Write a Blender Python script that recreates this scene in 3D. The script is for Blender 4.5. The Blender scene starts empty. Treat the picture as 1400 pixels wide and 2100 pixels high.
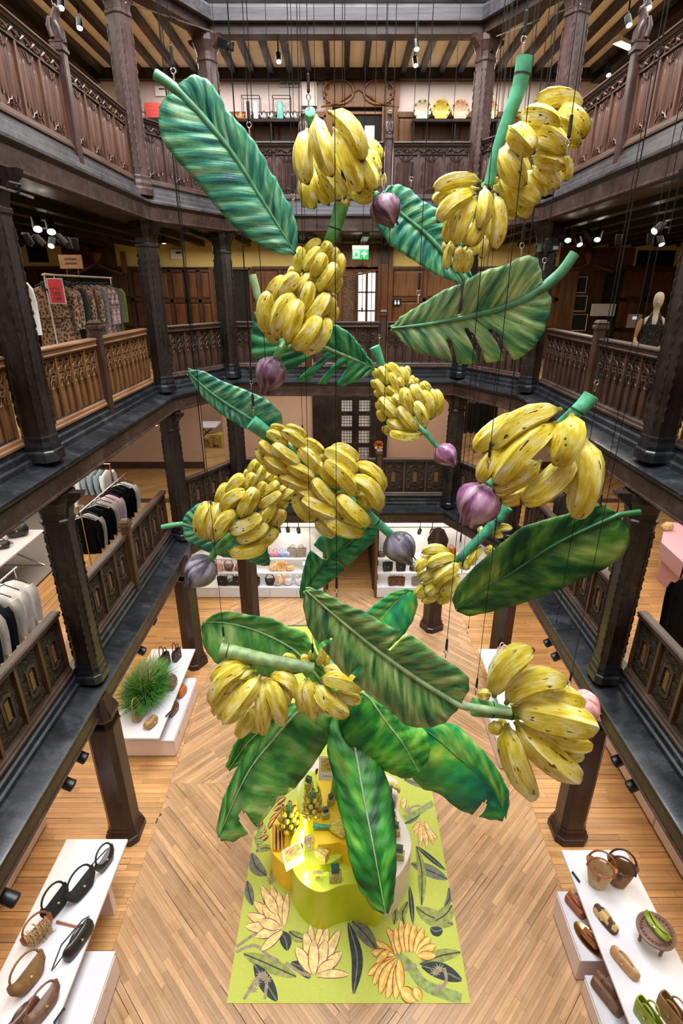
import bpy, math, random
from math import sin, cos, pi, sqrt, radians, atan2, hypot
from mathutils import Vector as V, Matrix
rnd = random.Random(7)
S = bpy.context.scene
COL = S.collection
H = 8.4                     # eye height above the ground floor
F = 1099.0                  # focal length in photo pixels (1400 x 2100)
PITCH = math.atan(456 / F)
CP, SP = cos(PITCH), sin(PITCH)
# ---------------------------------------------------------------- camera
cam = bpy.data.cameras.new('camera')
cam.sensor_fit = 'VERTICAL'; cam.sensor_height = 36.0; cam.lens = F / 2100 * 36
cam.clip_start = 0.05; cam.clip_end = 200
co = bpy.data.objects.new('camera', cam); COL.objects.link(co)
co.location = (0, 0, H); co.rotation_euler = (pi / 2 - PITCH, 0, 0)
S.camera = co
# ---------------------------------------------------------------- world, exposure
S.view_settings.view_transform = 'Standard'; S.view_settings.look = 'None'
S.view_settings.gamma = 1.0; S.view_settings.use_curve_mapping = False
S.view_settings.exposure = 0.45
w = bpy.data.worlds.new('sky'); S.world = w; w.use_nodes = True
w.node_tree.nodes['Background'].inputs[0].default_value = (0.93, 0.96, 1.0, 1)
w.node_tree.nodes['Background'].inputs[1].default_value = 0.9
def lamp(kind, name, loc, energy, color=(1, .9, .78), size=.3, size_y=None, rot=(0, 0, 0), spot=None, blend=.6):
    l = bpy.data.lights.new(name, kind); l.energy = energy; l.color = color
    if kind == 'AREA':
        l.shape = 'RECTANGLE'; l.size = size; l.size_y = size_y or size
    else: l.shadow_soft_size = size
    if spot: l.spot_size = radians(spot); l.spot_blend = blend
    o = bpy.data.objects.new(name, l); COL.objects.link(o); o.location = loc; o.rotation_euler = rot
    return o
# daylight entering by the glazed roof over the atrium
lamp('AREA', 'rooflight', (0.1, 6.5, 18.5), 3900, (.95, .97, 1), 7, 13)
# warm ceiling lighting of the galleries (storey, x, y, energy)
for (z, x, y, e, sx, sy) in ((2.6, -5.6, 7, 190, 2.6, 12), (2.6, 5.8, 7, 190, 2.6, 12), (2.6, .1, 13.7, 80, 6, .5),
        (5.95, -5.8, 7, 260, 2.4, 12), (5.95, 6, 7, 260, 2.4, 12), (5.95, .1, 14.8, 110, 7, 1.4),
        (9.4, -5.8, 7, 120, 2.4, 12), (9.4, 6, 7, 100, 2.4, 12), (9.4, .1, 14.8, 150, 9, 1.4),
        (12.95, -5.8, 7, 260, 2.4, 12), (12.95, 6, 7, 260, 2.4, 12), (12.95, .1, 14.6, 200, 9, 1.2)):
    lamp('AREA', 'ceiling_lighting', (x, y, z), e, (1, .95, .88) if z > 12 else (1, .88, .72), sx, sy)

# ---------------------------------------------------------------- projection of photo pixels into the place
def ray(u, v):
    dx, dy = (u - 700) / F, (v - 1050) / F
    return V((dx, CP - dy * SP, -SP - dy * CP))
def PY(u, v, y):
    d = ray(u, v); return V((0, 0, H)) + d * (y / d.y)
def PZ(u, v, z):
    d = ray(u, v); return V((0, 0, H)) + d * ((z - H) / d.z)
def pxm(y, v=1050):          # metres per photo pixel at plane y
    return y / ray(700, v).y / F
# ---------------------------------------------------------------- materials
MATS = {}
def nodes(name, rough=.5, metal=0.0, spec=.5):
    m = bpy.data.materials.new(name); m.use_nodes = True; MATS[name] = m
    nt = m.node_tree; b = nt.nodes['Principled BSDF']
    b.inputs['Roughness'].default_value = rough; b.inputs['Metallic'].default_value = metal
    b.inputs['Specular IOR Level'].default_value = spec
    return m, nt, b
def N(nt, t, **k):
    n = nt.nodes.new(t)
    for a, b in k.items():
        if a.startswith('i_'): n.inputs[a[2:].replace('_', ' ')].default_value = b
        else: setattr(n, a, b)
    return n
def ramp(nt, pts, interp='LINEAR'):
    r = nt.nodes.new('ShaderNodeValToRGB'); r.color_ramp.interpolation = interp
    e = r.color_ramp.elements
    while len(e) < len(pts): e.new(.5)
    for q, (p, c) in zip(e, pts): q.position = p; q.color = (*c, 1) if len(c) == 3 else c
    return r
def mixc(nt, fac, a, b, mode='MIX'):
    m = N(nt, 'ShaderNodeMix', data_type='RGBA', blend_type=mode)
    L = nt.links
    for sock, val in ((m.inputs[0], fac), (m.inputs[6], a), (m.inputs[7], b)):
        if hasattr(val, 'links') or hasattr(val, 'is_linked'): L.new(val, sock)
        elif isinstance(val, (int, float)): sock.default_value = val
        else: sock.default_value = (*val, 1) if len(val) == 3 else val
    return m.outputs[2]
def plain(name, c, rough=.5, metal=0.0, var=.12, scale=6, bump=0.0, spec=.5, emit=0, alpha=None):
    m, nt, b = nodes(name, rough, metal, spec)
    L = nt.links
    tc = N(nt, 'ShaderNodeTexCoord'); n = N(nt, 'ShaderNodeTexNoise', i_Scale=scale, i_Detail=4)
    L.new(tc.outputs['Object'], n.inputs['Vector'])
    r = ramp(nt, ((.3, tuple(x * (1 - var) for x in c)), (.7, tuple(min(1, x * (1 + var)) for x in c))))
    L.new(n.outputs[0], r.inputs[0]); L.new(r.outputs[0], b.inputs['Base Color'])
    if bump:
        bp = N(nt, 'ShaderNodeBump', i_Strength=bump, i_Distance=.02)
        L.new(n.outputs[0], bp.inputs['Height']); L.new(bp.outputs[0], b.inputs['Normal'])
    if emit:
        b.inputs['Emission Color'].default_value = (*c, 1); b.inputs['Emission Strength'].default_value = emit
    return m
def wood(name, dark, light, axis='z', scale=1.0, rough=.45, bump=.15, rand=0.0, spec=.4, island=False, objrand=False, wear=None):
    m, nt, b = nodes(name, rough, 0, spec); L = nt.links
    tc = N(nt, 'ShaderNodeTexCoord'); mp = N(nt, 'ShaderNodeMapping')
    st = {'x': (1.2, 22, 22), 'y': (22, 1.2, 22), 'z': (22, 22, 1.2)}[axis]
    mp.inputs['Scale'].default_value = tuple(s * scale for s in st)
    L.new(tc.outputs['Object'], mp.inputs[0])
    n = N(nt, 'ShaderNodeTexNoise', i_Scale=1.0, i_Detail=6, i_Roughness=.62, i_Distortion=.4)
    L.new(mp.outputs[0], n.inputs['Vector'])
    r = ramp(nt, ((.28, dark), (.5, tuple((a + c) / 2 for a, c in zip(dark, light))), (.74, light)))
    L.new(n.outputs[0], r.inputs[0]); col = r.outputs[0]
    n2 = N(nt, 'ShaderNodeTexNoise', i_Scale=1.7, i_Detail=3); L.new(tc.outputs['Object'], n2.inputs['Vector'])
    q2 = .07 if 'board' in name else .28
    r2 = ramp(nt, ((.3, (1 - q2,) * 3), (.7, (1 + q2 * .7,) * 3))); L.new(n2.outputs[0], r2.inputs[0])
    col = mixc(nt, 1.0, col, r2.outputs[0], 'MULTIPLY')
    if rand:
        if island: src = N(nt, 'ShaderNodeNewGeometry').outputs['Random Per Island']
        else: src = N(nt, 'ShaderNodeObjectInfo').outputs['Random']
        r3 = ramp(nt, ((0, (1 - rand,) * 3), (.5, (1, .98, .95)), (1, (1 + rand, 1 + rand * .9, 1 + rand * .75)))); L.new(src, r3.inputs[0])
        col = mixc(nt, 1.0, col, r3.outputs[0], 'MULTIPLY')
    if wear:
        n3 = N(nt, 'ShaderNodeTexNoise', i_Scale=3.2, i_Detail=8, i_Roughness=.75); L.new(tc.outputs['Object'], n3.inputs['Vector'])
        r4 = ramp(nt, ((.52, (0, 0, 0)), (.72, (1, 1, 1)))); L.new(n3.outputs[0], r4.inputs[0])
        col = mixc(nt, r4.outputs[0], col, wear)
    L.new(col, b.inputs['Base Color'])
    if bump:
        bp = N(nt, 'ShaderNodeBump', i_Strength=bump, i_Distance=.01)
        L.new(n.outputs[0], bp.inputs['Height']); L.new(bp.outputs[0], b.inputs['Normal'])
    rr = ramp(nt, ((.3, (rough - .1,) * 3), (.7, (rough + .15,) * 3))); L.new(n2.outputs[0], rr.inputs[0]); L.new(rr.outputs[0], b.inputs['Roughness'])
    return m
wood('dark_oak', (.005, .0037, .0035), (.024, .0145, .0125), 'z', 1, .38, .2, wear=(.045, .03, .026))
wood('dark_oak_long', (.008, .0055, .005), (.032, .02, .016), 'x', 1, .38, .2, wear=(.045, .032, .028))
wood('brown_oak', (.022, .010, .007), (.075, .036, .024), 'z', 1, .42, .2, wear=(.09, .05, .04))
wood('brown_oak_long', (.018, .010, .008), (.065, .034, .024), 'x', 1, .4, .2, wear=(.085, .052, .042))
wood('umber_oak', (.045, .018, .011), (.175, .082, .05), 'z', 1, .42, .2, wear=(.12, .07, .06))
wood('umber_oak_long', (.035, .016, .010), (.12, .06, .038), 'x', 1, .42, .2)
wood('plum_oak', (.026, .012, .011), (.095, .048, .04), 'z', 1, .38, .2, wear=(.13, .085, .08))
wood('warm_oak', (.075, .03, .011), (.22, .10, .037), 'z', 1, .42, .2)
wood('honey_oak', (.075, .032, .011), (.235, .108, .04), 'z', 1, .42, .2)
wood('black_ledge', (.004, .005, .0065), (.016, .018, .021), 'x', .6, .3, .15, wear=(.045, .048, .052))
wood('grey_ledge', (.022, .020, .021), (.085, .076, .08), 'x', .6, .35, .15)
wood('oak_board', (.36, .18, .064), (.58, .33, .135), 'x', .9, .33, .08, rand=.2, objrand=True)
wood('oak_boards', (.36, .18, .064), (.58, .33, .135), 'x', .9, .33, .08, rand=.2, island=True)
wood('oak_boards_worn', (.345, .195, .096), (.545, .34, .18), 'x', .9, .27, .08, rand=.22, island=True)
wood('oak_board_worn', (.345, .195, .096), (.545, .34, .18), 'x', .9, .27, .08, rand=.22)
wood('gallery_boards', (.32, .18, .065), (.50, .30, .125), 'x', .9, .33, .08, rand=.2, island=True)
plain('gap_dark', (.055, .028, .015), .8)
plain('cream_plaster', (.88, .82, .70), .8, var=.06, scale=2)
plain('white_wall', (.60, .51, .49), .75, var=.04)
plain('yellow_wall', (.74, .58, .20), .75, var=.05)
plain('taupe_wall', (.42, .28, .21), .75, var=.04)
plain('grey_carpet', (.25, .22, .20), .95, var=.15, scale=60)
plain('white_top', (.62, .61, .64), .3, var=.03)
plain('blush_panel', (.72, .58, .55), .45, var=.03)
plain('pink_panel', (.62, .36, .44), .45, var=.03)
plain('white_paint', (.75, .72, .69), .45, var=.03)
plain('black_metal', (.012, .012, .013), .4, .3, var=.1)
plain('grey_plastic', (.35, .34, .33), .5)
plain('chrome', (.6, .58, .55), .22, 1)
plain('brass', (.65, .42, .16), .28, 1)
plain('copper', (.72, .30, .15), .25, 1)
plain('lamp_glow', (1, .93, .8), .5, emit=14)
plain('black_and_shade', (.01, .009, .008), .9)  # near-black: plain black parts, and shade painted into openings and board gaps
plain('stem_core', (.06, .16, .05), .6, var=.5, scale=12)
plain('wallpaper', (.10, .055, .035), .7, var=.75, scale=26)
plain('leaded_glass', (.42, .40, .38), .25, emit=.12, var=.15, scale=5)
# ---------------------------------------------------------------- mesh builder
class MB:
    def __init__(s): s.v = []; s.f = []; s.a = {}
    def add(s, vs, fs):
        b = len(s.v); s.v += [tuple(p) for p in vs]; s.f += [tuple(i + b for i in f) for f in fs]; return b
    def box(s, x0, x1, y0, y1, z0, z1, bev=0.0):
        if x0 > x1: x0, x1 = x1, x0
        if y0 > y1: y0, y1 = y1, y0
        if z0 > z1: z0, z1 = z1, z0
        if not bev:
            s.add([(x0, y0, z0), (x1, y0, z0), (x1, y1, z0), (x0, y1, z0), (x0, y0, z1), (x1, y0, z1), (x1, y1, z1), (x0, y1, z1)],
                  [(0, 3, 2, 1), (4, 5, 6, 7), (0, 1, 5, 4), (1, 2, 6, 5), (2, 3, 7, 6), (3, 0, 4, 7)])
        else:
            b = min(bev, (x1 - x0) / 2.1, (y1 - y0) / 2.1)
            o = [(x0 + b, y0), (x1 - b, y0), (x1, y0 + b), (x1, y1 - b), (x1 - b, y1), (x0 + b, y1), (x0, y1 - b), (x0, y0 + b)]
            s.prism(o, z0, z1)
        return s
    def prism(s, poly, z0, z1, inset=0.0):
        n = len(poly)
        s.add([(x, y, z0) for x, y in poly] + [(x, y, z1) for x, y in poly],
              [tuple(range(n))[::-1], tuple(range(n, 2 * n))] + [(i, (i + 1) % n, n + (i + 1) % n, n + i) for i in range(n)])
        return s
    def loft(s, rings, cap=True, closed=True):
        n = len(rings[0]); vs = [p for r in rings for p in r]; fs = []
        for k in range(len(rings) - 1):
            for i in range(n if closed else n - 1):
                j = (i + 1) % n
                fs.append((k * n + i, k * n + j, (k + 1) * n + j, (k + 1) * n + i))
        if cap and closed:
            fs.append(tuple(range(n))[::-1]); fs.append(tuple(range((len(rings) - 1) * n, len(rings) * n)))
        s.add(vs, fs); return s
    def lathe(s, prof, n=16, c=(0, 0, 0), ph=0.0, sx=1.0, sy=1.0):
        s.loft([[(c[0] + sx * r * cos(2 * pi * i / n + ph), c[1] + sy * r * sin(2 * pi * i / n + ph), c[2] + z) for i in range(n)] for r, z in prof]); return s
    def tube(s, pts, rad, n=8, flat=1.0, ridge=0, up=None, cap=True):
        pts = [V(p) for p in pts]; rings = []
        if isinstance(rad, (int, float)): rad = [rad] * len(pts)
        nrm = None
        for k, p in enumerate(pts):
            t = (pts[min(k + 1, len(pts) - 1)] - pts[max(k - 1, 0)])
            t = t.normalized() if t.length > 1e-9 else V((0, 0, 1))
            if nrm is None:
                r = V(up) if up else (V((0, 0, 1)) if abs(t.z) < .9 else V((1, 0, 0)))
                nrm = (r - t * r.dot(t)).normalized()
            else:
                q = nrm - t * nrm.dot(t); nrm = q.normalized() if q.length > 1e-6 else nrm
            bi = t.cross(nrm)
            rings.append([p + (nrm * cos(2 * pi * i / n) * flat + bi * sin(2 * pi * i / n)) * rad[k] for i in range(n)])
        s.loft(rings, cap); return s
    def build(s, name, mat=None, parent=None, smooth=None, world=False, kind=None, uv=None):
        me = bpy.data.meshes.new(name)
        off = parent.location if (world and parent) else V((0, 0, 0))
        me.from_pydata([(p[0] - off[0], p[1] - off[1], p[2] - off[2]) for p in s.v] if world else s.v, [], s.f)
        if mat: me.materials.append(MATS[mat] if isinstance(mat, str) else mat)
        for an, data in s.a.items():
            at = me.attributes.new(an, 'FLOAT_VECTOR', 'POINT'); at.data.foreach_set('vector', [x for p in data for x in p])
        if smooth is not None:
            me.polygons.foreach_set('use_smooth', [True] * len(me.polygons))
            if smooth < 180: me.set_sharp_from_angle(angle=radians(smooth))
        me.update()
        o = bpy.data.objects.new(name, me); COL.objects.link(o)
        if parent: o.parent = parent
        if kind: o['kind'] = kind
        return o
def tag(o, label=None, cat=None, group=None, kind=None):
    if label: o['label'] = label
    if cat: o['category'] = cat
    if group: o['group'] = group
    if kind: o['kind'] = kind
    return o
def thing(name, label, cat, loc=(0, 0, 0), rotz=0, group=None):
    o = bpy.data.objects.new(name, None); COL.objects.link(o); o.location = loc; o.rotation_euler = (0, 0, rotz)
    o.empty_display_size = .1
    return tag(o, label, cat, group)
def link(name, me, parent, loc=(0, 0, 0), rotz=0):
    o = bpy.data.objects.new(name, me); COL.objects.link(o); o.parent = parent; o.location = loc
    if rotz: o.rotation_euler = (0, 0, rotz)
    return o
def structure(name, mb, mat, smooth=None, label=None):
    o = mb.build(name, mat, smooth=smooth); o['kind'] = 'structure'
    if label: o['label'] = label
    return o
def dup(root, loc, rotz=None, label=None, group=None):
    r = root.copy(); COL.objects.link(r); r.location = loc
    if rotz is not None: r.rotation_euler = (0, 0, rotz)
    if label: r['label'] = label
    if group: r['group'] = group
    for ch in list(root.children):
        c = ch.copy(); COL.objects.link(c); c.parent = r
        for g in ch.children:
            d = g.copy(); COL.objects.link(d); d.parent = c
    return r
def resample(pts, n):
    pts = [V(p) for p in pts]; d = [0.0]
    for a, b in zip(pts, pts[1:]): d.append(d[-1] + (b - a).length)
    out = []; k = 0
    for i in range(n):
        t = d[-1] * i / (n - 1)
        while k < len(pts) - 2 and d[k + 1] < t: k += 1
        q = (t - d[k]) / max(1e-9, d[k + 1] - d[k]); out.append(pts[k].lerp(pts[k + 1], min(1, max(0, q))))
    return out
def spline(pts, n):
    pts = [V(p) for p in pts]
    if len(pts) < 3: return resample(pts, n)
    P = [2 * pts[0] - pts[1]] + pts + [2 * pts[-1] - pts[-2]]; out = []
    for i in range(1, len(P) - 2):
        for k in range(8):
            t = k / 8; a, b, c, d = P[i - 1], P[i], P[i + 1], P[i + 2]
            out.append(.5 * ((2 * b) + (c - a) * t + (2 * a - 5 * b + 4 * c - d) * t * t + (3 * b - a - 3 * c + d) * t ** 3))
    out.append(pts[-1])
    return resample(out, n)
# ================================================================ THE SETTING
LV = {1: 2.95, 2: 6.35, 3: 9.92, 4: 13.41}      # height of each gallery ledge
XL, XR, XC = -3.5, 3.7, 0.1
OUT = [V((XL, -1.5)), V((XL, 11.3)), V((-2.5, 13.15)), V((2.7, 13.15)), V((XR, 11.3)), V((XR, -1.5))]
def off_path(d, pts=OUT):
    res = []
    for i, p in enumerate(pts):
        ns = []
        for a, b in ((i - 1, i), (i, i + 1)):
            if a >= 0 and b < len(pts):
                t = (pts[b] - pts[a]).normalized(); ns.append(V((-t.y, t.x)))
        if len(ns) == 1: res.append(p + ns[0] * d)
        else:
            m = (ns[0] + ns[1]).normalized(); res.append(p + m * (d / m.dot(ns[0])))
    return res
def sweep(mb, prof, pts=OUT):
    """run a closed (offset, z) profile along the atrium's edge"""
    paths = {o: off_path(o, pts) for o, z in prof}
    mb.loft([[(paths[o][k].x, paths[o][k].y, z) for o, z in prof] for k in range(len(pts))])
    return mb
# ---- boards laid as clipped convex pieces
def clip(poly, a, b, c):      # keep a*x+b*y<=c
    out = []
    for i in range(len(poly)):
        p, q = poly[i], poly[(i + 1) % len(poly)]
        dp, dq = a * p[0] + b * p[1] - c, a * q[0] + b * q[1] - c
        if dp <= 0: out.append(p)
        if dp * dq < 0:
            t = dp / (dp - dq); out.append((p[0] + (q[0] - p[0]) * t, p[1] + (q[1] - p[1]) * t))
    return out
def boards(region, ang, wid, lng, gap, seed):
    """convex region (list of x,y) filled with boards running at ang; returns polygons"""
    r = random.Random(seed); ca, sa = cos(ang), sin(ang); res = []
    us = [x * ca + y * sa for x, y in region]; vs = [-x * sa + y * ca for x, y in region]
    hp = []
    cx = sum(p[0] for p in region) / len(region); cy = sum(p[1] for p in region) / len(region)
    for i in range(len(region)):
        (x0, y0), (x1, y1) = region[i], region[(i + 1) % len(region)]
        a, b = (y1 - y0), -(x1 - x0); L = hypot(a, b); a /= L; b /= L; c = a * x0 + b * y0
        if a * cx + b * cy > c: a, b, c = -a, -b, -c
        hp.append((a, b, c - gap / 2))
    v = min(vs)
    while v < max(vs):
        u = min(us) - r.random() * lng
        while u < max(us):
            l = lng * r.uniform(.7, 1.3)
            g2 = .007 if r.random() < .14 else 0        # a board shrunk away from its neighbour
            q = [(u + gap / 2, v + gap / 2), (u + l - gap / 2, v + gap / 2), (u + l - gap / 2, v + wid - gap / 2 - g2), (u + gap / 2, v + wid - gap / 2 - g2 * r.random())]
            q = [(x * ca - y * sa, x * sa + y * ca) for x, y in q]
            for h in hp:
                q = clip(q, *h)
                if len(q) < 3: break
            if len(q) >= 3:
                A = abs(sum(q[i][0] * q[(i + 1) % len(q)][1] - q[(i + 1) % len(q)][0] * q[i][1] for i in range(len(q)))) / 2
                if A > .002: res.append(q)
            u += l
        v += wid
    return res
def lay(parent, polys, z, mat_part, mat_stuff, nmax, ang, key):
    """the nmax largest in the photo become boards of their own, the rest one part"""
    polys = sorted(polys, key=key); ca, sa = cos(-ang), sin(-ang); rest = MB()
    for k, q in enumerate(polys):
        d = rnd.uniform(-.0006, .0006)
        if k < nmax:
            cx = sum(p[0] for p in q) / len(q); cy = sum(p[1] for p in q) / len(q)
            loc = [((x - cx) * ca - (y - cy) * sa, (x - cx) * sa + (y - cy) * ca) for x, y in q]
            m = MB().prism(loc, -.004, 0); o = m.build('plank', mat_part, parent)
            o.location = (cx, cy, z + d); o.rotation_euler = (0, 0, ang)
        else:
            loc = [(x * ca - y * sa, x * sa + y * ca) for x, y in q]
            rest.prism(loc, z - .004 + d, z + d)
    if rest.v:
        o = rest.build('floor_boards', mat_stuff, parent, kind='stuff'); o.rotation_euler = (0, 0, ang)
# ground floor
fl = structure('floor', MB().box(-10.4, 10.6, -4.2, 19, -.3, -.004), 'gap_dark')
YC = 7.2
near = lambda q: (q[0][0]) ** 2 * .6 + (q[0][1] - 3.4) ** 2
A0, A1, B0, B1 = -3.15, 3.35, -3, 14.0
quads = {'front_left': ([(A0, B0), (XC, B0), (XC, YC - 3.25), (A0, YC)], -pi / 4), 'front_right': ([(XC, B0), (A1, B0), (A1, YC), (XC, YC - 3.25)], pi / 4)}
W = .082
def region(pts): return pts
n_plank = 0
for nm, reg, ang, n in (('a', [(A0, 1.5), (XC, 1.5), (XC, YC), (A0, YC)], -pi / 4, 100), ('b', [(XC, 1.5), (A1, 1.5), (A1, YC), (XC, YC)], pi / 4, 100),
                        ('c', [(A0, YC), (XC, YC), (XC, B1), (A0, B1)], pi / 4, 0), ('d', [(XC, YC), (A1, YC), (A1, B1), (XC, B1)], -pi / 4, 0)):
    lay(fl, boards(reg, ang, W, 1.1, .0022, ord(nm)), 0, 'oak_board_worn', 'oak_boards_worn', n, ang, near)
for nm, reg, n in (('e', [(-8, 1.5), (A0, 1.5), (A0, 14.0), (-8, 14.0)], 40), ('f', [(A1, 1.5), (8, 1.5), (8, 14), (A1, 14)], 40), ('g', [(-8, 14), (8, 14), (8, 18.5), (-8, 18.5)], 0)):
    lay(fl, boards(reg, 0, .1, 1.5, .004, ord(nm)), 0, 'oak_board', 'oak_boards', n, 0, near)
# gallery floors
def slab(n, z, regs, mat='gap_dark'):
    m = MB()
    for x0, x1, y0, y1 in regs: m.box(x0, x1, y0, y1, z - .16, z - .004)
    return structure('floor', m, mat, label='timber floor slab of gallery %s' % n)
SIDES = [(-10.2, XL - .5, -1.5, 11.2), (XR + .5, 10.4, -1.5, 11.2), (-10.2, 10.4, 13.6, 17)]
CH = [[(-10.2, 11.2), (XL - .5, 11.2), (-2.8, 13.6), (-10.2, 13.6)], [(XR + .5, 11.2), (10.4, 11.2), (10.4, 13.6), (3.0, 13.6)]]
GF = {}
for k, n in ((1, 'one'), (2, 'two'), (3, 'three')):
    z = LV[k] + .16; m = MB()
    for x0, x1, y0, y1 in SIDES: m.box(x0, x1, y0, y1, z - .16, z - .004)
    for c in CH: m.prism(c, z - .16, z - .004)
    if k == 1:                       # rooms that open behind the lowest gallery
        m.box(-10.2, 10.4, 17, 21, z - .16, z - .004)
    GF[k] = structure('floor', m, 'gap_dark')
z1 = LV[1] + .16
gb = boards([(-5.88, 2), (XL - .45, 2), (XL - .45, 13.4), (-5.88, 13.4)], pi / 2, .13, 1.6, .004, 5)
lay(GF[1], gb, z1, 'oak_board', 'gallery_boards', 60, pi / 2, lambda q: (q[0][1] - 7.5) ** 2)
lay(GF[1], boards([(XR + .45, 2), (10.3, 2), (10.3, 13.4), (XR + .45, 13.4)], 0, .13, 1.6, .004, 6), z1, 'oak_board', 'gallery_boards', 60, 0, lambda q: (q[0][1] - 8) ** 2 + (q[0][0] - 4.2) ** 2)
lay(GF[1], boards([(-10.1, 13.72), (10.3, 13.72), (10.3, 21), (-10.1, 21)], pi / 4, .13, 1.2, .004, 7), z1, 'oak_board', 'gallery_boards', 0, pi / 4, near)
structure('floor', MB().box(-10.1, -5.9, 2, 13.3, z1 - .01, z1 + .004), 'grey_carpet', label='grey carpet strip along the lowest gallery')
structure('trim_1', MB().box(-5.9, -5.86, 2, 13.3, z1 - .01, z1 + .008), 'chrome')
for k in (2, 3):
    lay(GF[k], boards([(-8.3, 13.6), (8.5, 13.6), (8.5, 16.4), (-8.3, 16.4)], 0, .14, 1.6, .005, 20 + k), LV[k] + .16, 'oak_board', 'gallery_boards', 0, 0, near)
    for a, b in ((-8.3, XL - .45), (XR + .45, 8.5)):
        lay(GF[k], boards([(a, 0), (b, 0), (b, 13.5), (a, 13.5)], pi / 2, .14, 1.6, .005, 30 + k), LV[k] + .16, 'oak_board', 'gallery_boards', 0, pi / 2, near)
# ---- ledges and edge beams around the atrium
n_tr = 2
for k in (1, 2, 3):
    z = LV[k]; d = {1: .4, 2: .34, 3: .2}[k]
    led = MB(); sweep(led, [(0, z - .045), (0, z - .01), (.02, z), (d - .06, z + .05), (d - .05, z + .11), (d - .02, z + .13), (d - .01, z + .2), (d + .02, z + .22), (d + .03, z + .3), (d + .16, z + .3), (d + .16, z - .1), (.03, z - .06)])
    o = structure('trim_%d' % n_tr, led, 'grey_ledge' if k == 3 else 'black_ledge', 25, 'moulded ledge under the balustrade of a gallery'); n_tr += 1
    b = MB(); sweep(b, [(.03, z - .055), (.05, z - .1), (.035, z - .11), (.035, z - .33), (.07, z - .36), (.5, z - .36), (.5, z - .055)])
    structure('beam', b, 'brown_oak_long', 25)
    q = MB(); sweep(q, [(.02, z - .30), (.02, z - .33), (.05, z - .345), (.1, z - .345), (.1, z - .30)])
    structure('trim_%d' % n_tr, q, 'plum_oak', 25); n_tr += 1
z = LV[4]
b = MB(); sweep(b, [(0, z - .02), (0, z - .20), (.05, z - .23), (.45, z - .23), (.45, z + .5), (.06, z + .5), (.05, z + .1), (.08, z + .06), (.03, z + .02)])
structure('beam', b, 'grey_ledge', 25)
b = MB(); sweep(b, [(.09, z - .23), (.09, z - .40), (.4, z - .40), (.4, z - .23)]); structure('beam', b, 'brown_oak_long', 25)
structure('trim_%d' % n_tr, sweep(MB(), [(-.02, z - .2), (-.02, z - .23), (.03, z - .24), (.05, z - .2)]), 'grey_ledge', 25); n_tr += 1
b = MB(); sweep(b, [(.0, z + .55), (.0, z + .75), (.4, z + .75), (.4, z + .55)]); structure('beam', b, 'brown_oak_long', 25)
# ---- ceilings
def ceiling(z, mat, jm, pitch, jw, jh, joists=True):
    m = MB()
    for x0, x1, y0, y1 in SIDES: m.box(x0, x1, y0, y1, z, z + .08)
    for c in CH: m.prism(c, z, z + .08)
    o = structure('ceiling', m, mat)
    if not joists: return o
    x = -10.0
    i = 0
    while x < 10.3:
        y0 = -1.4
        if XL - .4 < x < XR + .4:
            y0 = 13.3
            if x < -2.5: y0 = 11.3 + (x + 3.5) * 1.85 + .3
            if x > 2.7: y0 = 11.3 + (3.7 - x) * 1.85 + .3
        j = MB().box(x - jw / 2, x + jw / 2, max(y0, -1.4), 16.3, z - jh, z + .01).build('joist', jm, o)
        x += pitch; i += 1
    return o
ceiling(13.2, 'cream_plaster', 'dark_oak', .44, .12, .13)
ceiling(9.62, 'dark_oak', 'dark_oak', .62, .16, .14)
ceiling(6.12, 'taupe_wall', 'dark_oak', .7, .16, .1)
ceiling(2.72, 'white_paint', 'dark_oak', .7, .16, .1, False)
# large cross beams under the top ceiling
for x in (-5.9, 6.1):
    structure('beam', MB().box(x - .14, x + .14, -1.4, 16.3, 12.95, 13.2), 'dark_oak_long')
for y in (6.5, 11.4):
    structure('beam', MB().box(-10.1, XL - .1, y - .13, y + .13, 12.97, 13.2), 'dark_oak_long')
    structure('beam', MB().box(XR + .1, 10.3, y - .13, y + .13, 12.97, 13.2), 'dark_oak_long')
structure('beam', MB().box(-10.1, 10.3, 15.55, 15.75, PY(700, 163, 15.6).z, 13.2), 'dark_oak_long')
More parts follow.
